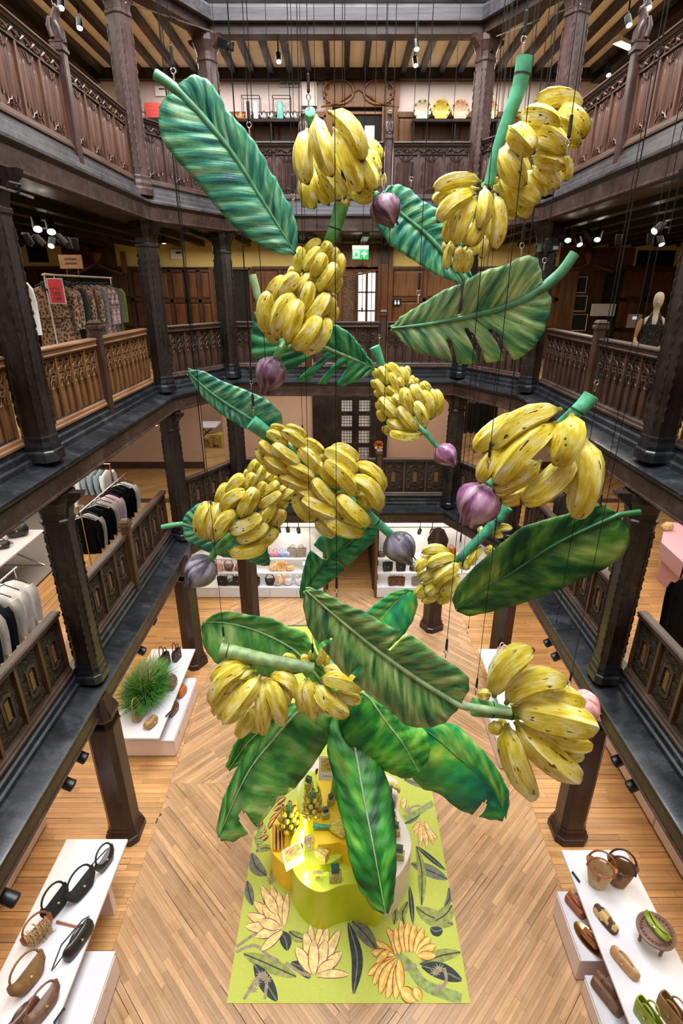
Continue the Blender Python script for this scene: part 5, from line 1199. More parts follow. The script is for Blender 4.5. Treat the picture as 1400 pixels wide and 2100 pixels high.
# ================================================================ BAGS, RACKS, TABLES
def leather(name, c, rough=.38, var=.2): plain(name, c, rough, 0, var, 14, .15)
for nm, c, r in (('black_leather', (.012, .011, .012), .32), ('black_suede', (.012, .011, .011), .85), ('tan_suede', (.24, .125, .04), .85), ('brown_leather', (.10, .04, .022), .35), ('rust_leather', (.30, .085, .03), .38), ('mocha_leather', (.17, .085, .05), .5),
                 ('burgundy_leather', (.20, .012, .06), .25), ('plum_suede', (.055, .022, .025), .7), ('orange_leather', (.45, .12, .02), .35), ('camel_leather', (.42, .23, .09), .45), ('straw', (.52, .37, .18), .75), ('green_leather', (.22, .28, .02), .4),
                 ('bronze_leather', (.28, .15, .05), .3), ('lilac_leather', (.60, .56, .64), .45), ('grey_leather', (.20, .17, .15), .5), ('blue_leather', (.22, .27, .52), .5), ('check_cloth', (.45, .2, .28), .7), ('pink_leather', (.62, .40, .36), .5), ('peach_silk', (.78, .48, .22), .6), ('pink_bag', (.70, .46, .44), .5)): leather(nm, c, r)
def cowhide():
    m, nt, b = nodes('cowhide', .7); L = nt.links; tc = N(nt, 'ShaderNodeTexCoord'); n = N(nt, 'ShaderNodeTexNoise', i_Scale=9, i_Detail=2); L.new(tc.outputs['Object'], n.inputs['Vector'])
    r = ramp(nt, ((.5, (.55, .36, .16)), (.53, (.07, .03, .015)))); L.new(n.outputs[0], r.inputs[0]); L.new(r.outputs[0], b.inputs['Base Color'])
cowhide()
def leopard():
    m, nt, b = nodes('leopard_fur', .85); L = nt.links; tc = N(nt, 'ShaderNodeTexCoord')
    v = N(nt, 'ShaderNodeTexVoronoi', i_Scale=27.0); mp = N(nt, 'ShaderNodeMapping'); mp.inputs['Scale'].default_value = (1.35, 1, .85); L.new(tc.outputs['Object'], mp.inputs[0]); L.new(mp.outputs[0], v.inputs['Vector'])
    n = N(nt, 'ShaderNodeTexNoise', i_Scale=16, i_Detail=2); L.new(tc.outputs['Object'], n.inputs['Vector'])
    a = N(nt, 'ShaderNodeMath', operation='MULTIPLY_ADD'); a.inputs[1].default_value = .5; L.new(n.outputs[0], a.inputs[0]); L.new(v.outputs['Distance'], a.inputs[2])
    r = ramp(nt, ((.42, (.16, .08, .035)), (.46, (.010, .008, .007)), (.66, (.010, .008, .007)), (.71, (.33, .20, .115)))); L.new(a.outputs[0], r.inputs[0]); L.new(r.outputs[0], b.inputs['Base Color'])
leopard()
plain('pink_leopard', (.42, .28, .25), .85, var=.85, scale=22); plain('black_fur', (.012, .012, .014), .9, bump=.5, scale=40); plain('black_cloth', (.0035, .0035, .004), .9, spec=.05); plain('white_cloth', (.88, .88, .90), .8); plain('grey_cloth', (.42, .40, .39), .8); plain('lilac_cloth', (.62, .44, .58), .8); plain('navy_cloth', (.015, .02, .03), .9, spec=.15); plain('ice_cloth', (.60, .64, .68), .8); plain('speckled_wool', (.15, .15, .15), .9, var=.8, scale=60); plain('blue_cloth', (.20, .27, .33), .8)
def bag(kind, label, mat, loc, rotz, L, D, Hh, handle=.14, hmat=None, group=None, tilt=0, slump=0.0, cat='handbag', strap=False, clasp='brass', name='handbag', open_top=False, flap=False):
    """body lofted from a rounded base to its mouth; handles, clasp and flap are parts"""
    root = thing(name, label, cat, loc, rotz, group)
    if tilt: root.rotation_euler = (tilt, 0, rotz)
    def ring(l, d, z, bend=0.0, n=20, pw=.5):
        out = []
        for i in range(n):
            a = 2 * pi * i / n; c, s = cos(a), sin(a)
            x = l / 2 * math.copysign(abs(c) ** pw, c); y = d / 2 * math.copysign(abs(s) ** pw, s)
            out.append((x, y, z + bend * (1 - (2 * x / max(l, 1e-6)) ** 2) * -1))
        return out
    b = MB(); hm = hmat or mat
    if kind == 'tote': R = [(.86, .9, 0, 0), (.9, 1, .03, 0), (.97, .95, .5, 0), (1.0, .7, .98, 0)]
    elif kind == 'hobo': R = [(.5, .5, 0, 0), (.72, 1, .12, 0), (.98, .95, .5, .1), (1.0, .55, .85, .35), (.86, .2, 1.0, .62)]
    elif kind == 'clutch': R = [(.94, .9, 0, 0), (1.0, 1.0, .2, 0), (1.0, .85, .6, 0), (.9, .45, .9, .05), (.8, .2, 1, .1)]
    elif kind == 'box': R = [(.98, 1, 0, 0), (1, 1, .05, 0), (.97, .8, .6, 0), (.93, .25, 1, 0)]
    else: R = [(.6, .6, 0, 0), (.9, 1, .2, 0), (1, 1, .55, 0), (.8, .7, .9, 0), (.7, .4, 1, 0)]
    pw = .35 if kind in ('box', 'tote') else .6
    rings = [ring(L * l, D * d, Hh * z, Hh * bd, pw=pw) for l, d, z, bd in R]
    if open_top or kind == 'tote':
        l, d, z, bd = R[-1]; rings.append(ring(L * l * .93, D * d * .8, Hh * z, Hh * bd, pw=pw)); rings.append(ring(L * l * .85, D * d * .8, Hh * .25, 0, pw=pw))
    b.loft(rings); b.build('body', mat, root, 45)
    top = R[-1]
    if handle:
        for s in ((-1, 1) if kind in ('tote', 'box') else (0,)):
            y = s * D * .22; x = L * (.24 if kind != 'hobo' else .40); z = Hh * (.95 if kind != 'hobo' else .9); lean = s * .02 + (.03 if kind == 'hobo' else 0)
            MB().tube([(x * cos(a), y + lean * sin(a), z + handle * sin(a)) for a in [i * pi / 10 for i in range(11)]], .010 if kind != 'hobo' else .014, 6).build('handle', hm, root, 60)
    if strap: MB().tube([(-L * .45, 0, Hh * .8), (-L * .7, .06, Hh * .3), (-L * .75, .1, .012), (-L * .2, .2, .012), (L * .5, .16, .012), (L * .6, .08, Hh * .3), (L * .45, 0, Hh * .8)], .008, 5).build('strap', hm, root, 60)
    if flap: MB().box(-L * .44, L * .44, -D * .5 - .012, -D * .30, Hh * .45, Hh * .86, .01).build('flap', hm, root)
    if clasp: MB().tube([(0, -D * .48 * (R[2][1]), Hh * .6), (0, -D * .48 * R[2][1] - .016, Hh * .6)], .016, 8).build('clasp', clasp, root)
    return root
# ---------------- white display tables on blush plinths (ground floor)
def table(label, x0, x1, y0, y1, zt, feet):
    root = thing('display_table', label, 'table', ((x0 + x1) / 2, (y0 + y1) / 2, 0))
    MB().box(x0, x1, y0, y1, zt - .035, zt).build('table_top', 'white_top', root, world=True)
    for a, b, c, d, *e in feet: MB().box(a, b, c, d, e[0] if e else 0, zt - .035).build('leg', 'blush_panel', root, world=True)
    return root
def plinth(label, x0, x1, y0, y1, zt, doors=2, side=1):
    root = thing('plinth', label, 'plinth', ((x0 + x1) / 2, (y0 + y1) / 2, 0))
    MB().box(x0, x1, y0, y1, zt - .03, zt).build('plinth_top', 'white_top', root, world=True)
    MB().box(x0 + .01, x1 - .01, y0 + .01, y1 - .01, .03, zt - .03).build('carcass', 'blush_panel', root, world=True)
    for i in range(doors):
        a = y0 + .02 + (y1 - y0 - .04) * i / doors; b = y0 + .02 + (y1 - y0 - .04) * (i + 1) / doors - .006; x = x1 if side > 0 else x0
        d = MB().box(x - side * .01, x + side * .008, a, b, .035, zt - .035).build('door', 'blush_panel', root, world=True)
        k = MB().box(x + side * .008, x + side * .02, (a + b) / 2 - .03, (a + b) / 2 + .03, zt - .10, zt - .085).build('handle', 'brass', d); k.data.transform(Matrix.Translation(-root.location))
    return root
T = .75
table('long white display table of black and tan bags near the viewer', -4.14, -3.22, 2.9, 5.57, T, [(-3.75, -3.3, 4.95, 5.05), (-4.05, -3.6, 3.2, 3.3)])
plinth('low white-topped plinth beside the table of black bags', -3.45, -2.94, 2.9, 4.25, .45, 2)
table('white display table with the grass planter', -4.36, -3.37, 7.54, 10.2, T, [(-4.25, -3.55, 8.7, 9.5, .42), (-4.2, -3.7, 9.9, 10.0)])
plinth('low blush plinth in front of the grass planter table', -4.3, -3.22, 7.8, 9.6, .42, 3)
table('white display table with straw bags and the carved stool', 3.25, 4.19, 2.9, 5.4, T, [(3.65, 4.1, 3.2, 3.3), (3.65, 4.1, 5.1, 5.2)])
plinth('low blush plinth with brown leather bags', 3.08, 3.6, 4.14, 5.0, .45, 1, -1)
plinth('lower blush plinth with the mocha bag', 3.1, 3.6, 2.9, 4.05, .32, 1, -1)
table('white display table behind the splayed bananas', 3.15, 4.0, 7.6, 10.2, T, [(3.62, 3.9, 8.0, 8.1), (3.3, 3.9, 9.6, 9.7)])
plinth('low blush plinth behind the splayed bananas', 3.0, 3.6, 7.5, 9.2, .42, 2, -1)
for k, (y0, y1, lb) in enumerate(((1.5, 4.6, 'near'), (4.62, 6.3, 'middle'), (6.32, 8.1, 'far'))):
    o = thing('cabinet', 'long blush cabinet under the right gallery, %s one' % lb, 'cabinet', (5.6, (y0 + y1) / 2, 0)); MB().box(5.25, 5.9, y0, y1, .04, .95).build('carcass', 'blush_panel', o, world=True); MB().box(5.23, 5.9, y0, y1, .95, .98).build('cabinet_top', 'white_top', o, world=True)
    MB().box(5.235, 5.25, y0 + .02, (y0 + y1) / 2 - .004, .06, .93).build('door', 'blush_panel', o, world=True); MB().box(5.235, 5.25, (y0 + y1) / 2 + .004, y1 - .02, .06, .93).build('door', 'blush_panel', o, world=True)
o = thing('cabinet', 'long blush cabinet under the left gallery', 'cabinet', (-5.3, 4.6, 0)); MB().box(-5.6, -5.0, 2.6, 6.4, .04, .9).build('carcass', 'blush_panel', o, world=True); MB().box(-5.6, -4.99, 2.6, 6.4, .9, .93).build('cabinet_top', 'white_top', o, world=True)
def on(u, v, z=T): p = PZ(u, v, z); return (p.x, p.y, z + .001)
G1 = 'bags on the near left table'
bag('hobo', 'slim black bag with thin straps at the far end of the long table', 'black_leather', on(218, 1775), 1.25, .36, .10, .26, .13, strap=True)
bag('hobo', 'black suede crescent bag with a thin handle', 'black_suede', on(170, 1830), 1.15, .46, .15, .30, .15)
bag('hobo', 'black suede shoulder bag beside the fringed rust bag', 'black_suede', on(117, 1865), 1.2, .42, .15, .30, .15)
bag('clutch', 'glossy black slouchy bag with silver zips', 'black_leather', on(163, 1935), 1.25, .46, .16, .20, .07, clasp='chrome', strap=True)
b = bag('hobo', 'rust leather bag trimmed with fur and feathers', 'rust_leather', on(80, 1920), 1.0, .40, .16, .24, .14)
f = MB()
for i in range(90):
    a = rnd.uniform(-.15, .15); z = rnd.uniform(.06, .26); f.tube([(a, -.02 + rnd.uniform(-.07, .06), z), (a + rnd.uniform(-.03, .03), -.1, z - .02 + rnd.uniform(-.02, .05)), (a + rnd.uniform(-.06, .06), -.13, z - .07)], [.006, .004, .001], 3)
f.build('fur_trim', 'straw', b)
for i in range(9): MB().lathe([(.001, -.018), (.016, -.008), (.016, .008), (.001, .018)], 8).build('bead', 'rust_leather', b).location = (.22 + i * .012, -.05 - i * .032, .02)
bag('hobo', 'tan suede hobo bag with a wide handle', 'tan_suede', on(62, 2015), 1.15, .46, .17, .32, .16)
bag('hobo', 'cognac brown slouchy bag next to the tan hobo', 'mocha_leather', on(92, 2072), 1.15, .44, .16, .26, .10)
bag('clutch', 'brown bag with rose gold trim at the table edge', 'brown_leather', on(50, 2095), 1.1, .4, .16, .2, .06)
def ticket(u, v, z, rot, label):
    p = on(u, v, z); o = tag(MB().box(-.075, .075, -.012, .012, 0, .03, .004).build('price_block', 'black_metal'), label, 'price block'); o.location = p; o.rotation_euler = (0, 0, rot)
    MB().box(-.06, .06, -.013, -.012, .01, .02).build('printed_line', 'grey_plastic', o); return o
ticket(122, 2085, T, 1.2, 'black price block by the brown bags on the long table'); ticket(345, 1466, T, 1.2, 'black price block near the grass planter'); ticket(1180, 1800, T, 1.9, 'black price block on the straw bag table')
bag('tote', 'dark plum suede bag with a tall loop, on the grass planter table', 'plum_suede', on(338, 1365), 1.3, .34, .15, .28, .22); bag('tote', 'small plum bag at the end of the grass planter table', 'plum_suede', on(363, 1352), 1.3, .28, .12, .24, .2)
bag('flap', 'shiny burgundy bag resting against the grass planter', 'burgundy_leather', on(354, 1408), 1.5, .34, .16, .22, .12, name='handbag')
bag('flap', 'orange leather bag on the low blush plinth', 'orange_leather', on(374, 1425, .42), 1.3, .30, .13, .2, .1); bag('flap', 'dark brown round bag on the low blush plinth', 'brown_leather', on(356, 1462, .42), 1.3, .34, .14, .22, .06)
bag('hobo', 'bronze bag standing at the front of the grass planter', 'bronze_leather', on(284, 1475), 1.4, .32, .16, .26, .26); bag('flap', 'small bronze bag lying beside the grass planter', 'bronze_leather', on(310, 1487), 1.2, .32, .18, .16, .03)
# grass planter
p = on(302, 1425); g = thing('grass_planter', 'mound of ornamental grass on the white table', 'plant', p)
m = MB(); m.lathe([(.30, 0), (.36, .05), (.36, .10), (.30, .12), (.02, .14)], 24, sx=.75, sy=1.35); m.build('tray', 'dark_oak', g, 40)
plain('grass_dark', (.03, .16, .01), .6, var=.6, scale=30); plain('grass_light', (.15, .33, .05), .6, var=.5, scale=20); plain('grass_straw', (.40, .42, .22), .7, var=.3, scale=20)
for nm, mt, n, hh, spread_, w_ in (('short_grass', 'grass_dark', 2600, .20, 1.0, .006), ('tall_grass', 'grass_light', 700, .42, .55, .007), ('seed_grass', 'grass_straw', 140, .62, .35, .006)):
    m = MB()
    for i in range(n):
        a = rnd.uniform(0, 2 * pi); r = sqrt(rnd.random()) * .38 * spread_; x, y = r * cos(a) * .85, r * sin(a) * 1.45 + (.12 if nm != 'short_grass' else 0)
        h = hh * rnd.uniform(.6, 1.15); o = rnd.uniform(.25, .75) * h; b2 = rnd.uniform(0, 6.28); tx, ty = cos(b2), sin(b2); dx, dy = x * 1.1 + rnd.uniform(-.12, .12), y * .8 + rnd.uniform(-.12, .12)
        z = .1 * (1 - (r / .4) ** 2)
        m.add([(x - tx * w_, y - ty * w_, .08 + z), (x + tx * w_, y + ty * w_, .08 + z), (x + dx * .35 + tx * w_ * .7, y + dy * .35 + ty * w_ * .7, .08 + z + h * .65), (x + dx * .35 - tx * w_ * .7, y + dy * .35 - ty * w_ * .7, .08 + z + h * .65), (x + dx, y + dy, .08 + z + h * .9)], [(0, 1, 2, 3), (3, 2, 4)])
    m.build(nm, mt, g, kind='stuff')
# right table
def basket(u, v, label, mat, trim):
    root = thing('basket_bag', label, 'handbag', on(u, v), -.55)
    R = lambda l, d, z: [(l / 2 * cos(2 * pi * i / 24), d / 2 * sin(2 * pi * i / 24), z + (.10 * abs(cos(2 * pi * i / 24)) ** 2 if z > .3 else 0)) for i in range(24)]
    MB().loft([R(.19, .12, 0), R(.22, .15, .02), R(.30, .2, .2), R(.38, .24, .34), R(.36, .22, .34), R(.28, .18, .2), R(.2, .12, .03)]).build('body', mat, root, 50)
    for s in (-1, 1): MB().tube([(.17 * cos(a), s * .06, .36 + .24 * sin(a)) for a in [i * pi / 12 for i in range(13)]], .014, 7).build('handle', trim, root, 60)
    MB().tube([(-.19 * cos(a), .0 - .12 * sin(a), .335 + .1 * cos(a) ** 2) for a in [i * pi / 12 for i in range(25)]], .010, 6).build('rim', trim, root, 60)
    MB().box(-.02, .02, -.14, -.10, .26, .36, .005).build('strap', trim, root)
basket(1222, 1815, 'straw basket bag with rust leather handle and trim', 'straw', 'rust_leather'); basket(1264, 1812, 'tan suede basket bag with a dark plum handle', 'tan_suede', 'plum_suede')
bag('clutch', 'cowhide clutch with brown and cream patches', 'cowhide', on(1240, 1890), -1.15, .36, .13, .15, .05)
bag('clutch', 'camel leather clutch with rust ends', 'camel_leather', on(1279, 1980), -1.1, .38, .13, .14, .05)
bag('box', 'rust leather bag with tassels on the low plinth', 'rust_leather', on(1180, 1862, .45), -1.1, .32, .14, .16, .04, flap=True)
p = on(1210, 1930, .45); o = thing('tray', 'oval brass tray holding a small brown bag', 'tray', p, -1.05); MB().lathe([(.01, .004), (.16, .004), (.19, .03), (.2, .03), (.17, 0), (.01, 0)], 28, sx=1.25, sy=.6).build('dish', 'brass', o, 60)
bag('box', 'small brown leather bag lying on the brass tray', 'rust_leather', (p[0], p[1], .47), -1.05, .24, .1, .12, .03, flap=True)
bag('box', 'mocha brown structured bag on the lower plinth', 'mocha_leather', on(1245, 2045, .32), -1.1, .42, .18, .22, .12, flap=True)
bag('tote', 'lime green bag at the bottom of the frame', 'green_leather', on(1325, 2096), -1.2, .32, .14, .22, .1); bag('tote', 'tan suede tote at the bottom of the frame', 'tan_suede', on(1375, 2092), -1.2, .36, .16, .24, .1)
p = on(1335, 1935); st = thing('stool', 'low carved wooden stool with a round top and turned legs', 'stool', p, .3); wood('stool_wood', (.10, .05, .035), (.25, .14, .10), 'x', 1, .5, .2)
MB().lathe([(.01, .24), (.2, .24), (.225, .255), (.225, .275), (.2, .285), (.19, .278), (.13, .276), (.12, .283), (.01, .283)], 32).build('seat', 'stool_wood', st, 40)
c = MB()
for i in range(26): a = 2 * pi * i / 26; c.tube([(.15 * cos(a), .15 * sin(a), .276), (.17 * cos(a + .08), .17 * sin(a + .08), .287), (.185 * cos(a), .185 * sin(a), .279)], [.005, .014, .004], 5)
c.build('carved_ring', 'stool_wood', st, 70)
for i in range(3):
    a = i * 2.09 + .5; MB().lathe([(.014, 0), (.022, .03), (.014, .05), (.024, .1), (.015, .13), (.026, .18), (.02, .24)], 10, c=(.14 * cos(a), .14 * sin(a), 0)).build('leg', 'stool_wood', st, 50)
bag('hobo', 'lime green suede pouch lying on the carved stool', 'green_leather', (p[0], p[1], .75 + .286), -1.2, .36, .13, .13, 0, open_top=True, clasp='chrome', name='pouch')
bag('tote', 'pale pink bag on the table behind the splayed bananas', 'pink_bag', on(1028, 1345), .4, .26, .12, .24, .1)
for u, v, l in ((1012, 1372, 'nearer the pillar'), (1072, 1372, 'nearer the gallery')): ticket(u, v, T, .8, 'black price block behind the splayed bananas, %s' % l)
# ---------------- lit white shelves at the back of the ground floor
def bagshelf(label, u0, u1, y0=13.62, y1=14.12):
    x0, x1 = PY(u0, 1150, y0).x, PY(u1, 1150, y0).x; root = thing('bag_shelf', label, 'shelf', ((x0 + x1) / 2, y1, 0))
    MB().box(x0, x1, y1 - .02, y1, 0, 2.5).build('back_panel', 'white_top', root, world=True)
    for x in (x0, x1): MB().box(x - .03, x + .03, y0, y1, 0, 2.55).build('side_panel', 'warm_oak', root, world=True)
    zz = []
    for z in (.34, .82, 1.28, 2.3): MB().box(x0 + .03, x1 - .03, y0 + .02, y1 - .02, z - .035, z).build('shelf_board', 'white_top', root, world=True); zz.append(z)
    n = max(2, round((x1 - x0) / .75))
    for i in range(n): a = x0 + .03 + (x1 - x0 - .06) * i / n; MB().box(a + .004, a + (x1 - x0 - .06) / n - .004, y0 + .005, y0 + .02, .03, .30).build('drawer', 'white_top', root, world=True)
    for z in (.78, 1.24, 2.25): lamp('AREA', 'shelf_light', ((x0 + x1) / 2, y0 + .2, z), 7 if z < 2 else 14, (1, .92, .8), x1 - x0 - .2, .06)
    return root
bagshelf('lit white shelf unit of handbags, left of the back doorway', 378, 664); bagshelf('lit white shelf unit of handbags, right of the back doorway', 772, 1010)
def sb(u, z, kind, mat, label, L=.34, D=.2, Hh=.24, h=.12, r=0, **k): p = PY(u, 1150, 13.82); bag(kind, label, mat, (p.x, 13.82, z + .001), r, L, D, Hh, h, group=None, **k)
for u, z, kd, mt, lb in ((520, .34, 'tote', 'black_leather', 'black tote at the end of the bottom shelf'), (452, .34, 'tote', 'black_suede', 'black bag on the bottom shelf by the corner pillar'), (468, .34, 'hobo', 'black_leather', 'tall black hobo among the black bags'), (484, .34, 'tote', 'black_leather', 'black leather tote among the black bags'), (500, .34, 'hobo', 'black_suede', 'black slouchy bag among the black bags'),
        (551, .34, 'hobo', 'black_suede', 'small black and white bag before the lilac ones'), (566, .34, 'hobo', 'lilac_leather', 'first quilted lilac bag on the bottom shelf'), (588, .34, 'hobo', 'lilac_leather', 'middle quilted lilac bag on the bottom shelf'), (614, .34, 'hobo', 'lilac_leather', 'largest lilac bag on the bottom shelf'), (640, .34, 'tote', 'camel_leather', 'straw coloured bag beside the lilac bags'),
        (402, .82, 'hobo', 'brown_leather', 'rust brown bag near the slate bud'), (418, .82, 'hobo', 'rust_leather', 'cognac bag near the slate bud'), (445, .82, 'tote', 'pink_leather', 'dusty pink bag on the middle shelf'), (468, .82, 'hobo', 'brown_leather', 'chocolate bag on the middle shelf'), (488, .82, 'flap', 'rust_leather', 'small orange brown bag on the middle shelf'),
        (560, .82, 'hobo', 'peach_silk', 'peach bag with a hanging scarf on the middle shelf'), (577, .82, 'tote', 'peach_silk', 'apricot bag with ribbons on the middle shelf'), (594, .82, 'flap', 'peach_silk', 'small apricot pouch on the middle shelf'),
        (556, 1.28, 'flap', 'check_cloth', 'checked pink and blue pouch, first on the upper shelf'), (566, 1.28, 'flap', 'check_cloth', 'checked pink pouch, second on the upper shelf'), (578, 1.28, 'flap', 'blue_leather', 'periwinkle blue pouch, first of two'), (589, 1.28, 'flap', 'blue_leather', 'periwinkle blue pouch, second of two'), (600, 1.28, 'tote', 'grey_leather', 'grey taupe tote on the upper shelf'), (618, 1.28, 'tote', 'grey_leather', 'open grey taupe bag at the end of the upper shelf'),
        (782, 1.28, 'flap', 'brown_leather', 'red brown bag behind the slate purple bud'), (868, 1.28, 'flap', 'ice_cloth', 'pale glassy bag under the spotlight'), (795, .82, 'tote', 'black_leather', 'black open tote right of the doorway'), (822, .82, 'tote', 'black_leather', 'black tote beside the open one right of the doorway'), (848, .82, 'flap', 'black_leather', 'small black bag right of the doorway'),
        (807, .34, 'tote', 'brown_leather', 'brown doctor bag right of the doorway'), (822, .34, 'tote', 'brown_leather', 'smaller brown doctor bag right of the doorway'), (856, .34, 'tote', 'grey_leather', 'grey brown bag at the end of the right shelf'), (923, 1.28, 'box', 'orange_leather', 'tan flap bag with one handle near the right pillar')):
    sb(u, z, kd, mt, lb, L=.30 if kd != 'flap' else .24, Hh=.26 if kd != 'flap' else .16, D=.16, h=.10, r=rnd.uniform(-.3, .3))
p = PY(634, 1150, 13.82); o = tag(MB().box(-.2, .2, -.12, .12, 0, .22).build('gift_box', 'white_top'), 'white gift box with a red label on the middle shelf', 'box'); o.location = (p.x, 13.84, .82)
MB().box(-.13, .13, -.126, -.12, .03, .09).build('red_label', 'red_card', o); MB().box(-.14, .08, -.126, -.12, .12, .19).build('black_print', 'black_metal', o)
for u, v, l, col_ in ((566, 1150, 'hanging from the peach bag', 0), (580, 1150, 'hanging from the apricot bag', 0)):
    p = PY(u, 1150, 13.62); m = MB(); rows = [[(p.x - .05 + .02 * sin(k), 13.61 + .012 * sin(k * 1.3 + i * 2), .80 - k * .06) , (p.x + .05 + .02 * sin(k), 13.61 + .012 * cos(k * 1.3), .80 - k * .06)] for i in (0,) for k in range(6)]
    m.loft(rows, cap=False, closed=False); o = tag(m.build('scarf', 'peach_silk', None, 180), 'apricot silk scarf %s' % l, 'scarf'); o.modifiers.new('t', 'SOLIDIFY').thickness = .006
# ---------------- clothes
def garment_mesh(w, l, d=.085, sleeve=.5, flare=1.0, coat=False):
    b = MB(); hw = w / 2; R = []
    for x, z, q in ((.10, 0, .5), (.5, -.03, .7), (.98, -.09, .9), (.86, -.24, 1), (.80, -.45, 1.05), (.84 * flare, -l * .75, 1.1), (.92 * flare, -l, 1.15)):
        R.append([(hw * x * math.copysign(abs(cos(a)) ** .6, cos(a)), d / 2 * q * math.copysign(abs(sin(a)) ** .8, sin(a)) + .012 * sin(a * 5 + z * 9) * min(1, -z * 3), z) for a in [2 * pi * i / 20 for i in range(20)]])
    b.loft(R)
    s = []
    if sleeve:
        for sg in (-1, 1):
            m = MB(); m.tube([(sg * hw * .86, 0, -.08), (sg * hw * 1.05, -.01, -.16), (sg * hw * 1.14, -.02, -.32), (sg * hw * 1.12, -.05, -.08 - sleeve)], [.06, .065, .055, .048], 9, flat=1.0); s.append(m)
    return b, s
def hanger(root):
    m = MB(); m.tube([(-.2, 0, -.03), (0, 0, .05), (.2, 0, -.03)], .009, 5); m.tube([(0, 0, .05), (0, 0, .10), (.018, 0, .125), (0, 0, .145), (-.018, 0, .13)], .005, 5); return m.build('hanger', 'black_metal', root)
def garment(label, cat, mat, loc, rot, w=.46, l=.7, sleeve=.55, collar=None, group=None, flare=1.0, belt=None):
    root = thing(cat if cat != 'jacket' else 'jacket', label, cat, loc, rot, group); b, s = garment_mesh(w, l, sleeve=sleeve, flare=flare)
    b.build('body', mat, root, 60)
    for m in s: m.build('sleeve', mat, root, 60)
    hanger(root)
    if collar: MB().tube([(-.1, .02, .01), (-.07, -.05, -.03), (0, -.07, -.12), (.07, -.05, -.03), (.1, .02, .01), (0, .05, .03), (-.1, .02, .01)], .035, 7).build('collar', collar, root, 60)
    if belt: MB().tube([(w * .42 * cos(a), .062 * sin(a), -.5) for a in [2 * pi * i / 16 for i in range(17)]], .016, 5).build('belt', belt, root, 60)
    return root
def rack(label, x, y0, y1, z, zf, mat='chrome'):
    root = thing('clothes_rack', label, 'clothes rack', (x, (y0 + y1) / 2, zf)); MB().tube([(x, y0, z), (x, y1, z)], .016, 8).build('rail', mat, root, world=True)
    for y in (y0 + .05, y1 - .05):
        MB().tube([(x, y, zf), (x, y, z)], .014, 7).build('post', mat, root, world=True); MB().tube([(x - .25, y, zf + .02), (x + .25, y, zf + .02)], .014, 7).build('foot', mat, root, world=True)
    return root
# leopard coats on the middle gallery
XR_ = -4.72; zr = 8.62
rk = rack('rail of leopard print coats on the middle gallery', XR_, 9.25, 12.0, zr, Z2, 'blush_panel')
p = PY(170, 537, 10.6); MB().box(XR_ - .2, XR_ + .2, 10.3, 10.32, zr + .12, zr + .34).build('sign_board', 'camel_leather', rk, world=True)
for x in (-.1, .1): MB().tube([(XR_ + x, 10.31, zr), (XR_ + x, 10.31, zr + .13)], .008, 5).build('sign_post', 'chrome', rk, world=True)
m = MB()
for k in range(2): m.box(XR_ - .1, XR_ + .1, 10.294, 10.3, zr + .19 + k * .07, zr + .215 + k * .07)
m.build('printed_line', 'brown_leather', rk, world=True)
for i, (y, mt, cl, w_, lb) in enumerate(((9.38, 'leopard_fur', 'black_fur', .60, 'belted leopard print coat at the front of the rail'), (9.62, 'leopard_fur', None, .56, 'leopard print coat second on the rail'), (9.9, 'black_fur', 'black_fur', .56, 'black fur coat between leopard coats'), (10.15, 'leopard_fur', None, .55, 'leopard print coat past the black fur'), (10.5, 'leopard_fur', None, .55, 'leopard print coat in the middle of the rail'),
        (10.75, 'speckled_wool', None, .54, 'dark animal print coat mid rail'), (11.0, 'pink_leopard', None, .54, 'pinkish leopard coat mid rail'), (11.25, 'pink_leopard', None, .54, 'pinkish leopard coat near the end of the rail'), (11.5, 'speckled_wool', None, .52, 'speckled grey coat at the end of the rail'), (11.7, 'green_leather', None, .50, 'olive coat last on the rail'))):
    garment(lb, 'coat', mt, (XR_, y, zr - .14), rnd.uniform(-.25, .15) + .25, w_, 1.25, .62, cl, 'coats on the leopard rail', 1.05, 'leopard_fur' if i == 0 else None)
p = PY(116, 597, 9.2); sg = thing('sale_sign', 'red sale placard hung on the front leopard coat', 'sign', (p.x, 9.2, p.z)); w2, h2 = .125, .19
MB().box(-w2, w2, -.01, .005, -h2, h2).build('card', 'white_top', sg); MB().tube([(0, .0, h2), (0, .02, h2 + .05), (XR_ - p.x, .1, zr - p.z + .02)], .005, 5).build('hook', 'chrome', sg); plain('sale_red', (.66, .045, .06), .5); MB().box(-w2 + .015, w2 - .015, -.014, -.008, -h2 + .015, h2 - .015).build('red_field', 'sale_red', sg)
def text(s, size, loc, mat, parent, rot=(pi / 2, 0, 0), name='lettering', align='CENTER'):
    # letters become a mesh of their own
    c = bpy.data.curves.new(name, 'FONT'); c.body = s; c.size = size; c.align_x = align; c.extrude = .001; c.resolution_u = 2
    t = bpy.data.objects.new(name, c); me = bpy.data.meshes.new_from_object(t); me.name = name; bpy.data.objects.remove(t)
    me.materials.clear(); me.materials.append(MATS[mat]); o = bpy.data.objects.new(name, me); COL.objects.link(o); o.parent = parent; o.location = loc; o.rotation_euler = rot; return o
text('UP TO', .045, (-.02, -.017, .02), 'brown_leather', sg); text('50%', .085, (0, -.017, -.065), 'brown_leather', sg); text('OFF', .085, (0, -.017, -.145), 'brown_leather', sg)
garment('white draped dress hanging by the middle pillar', 'dress', 'white_cloth', (-4.8, 8.35, 8.55), .5, .5, 1.35, .7, None, None, 1.1)
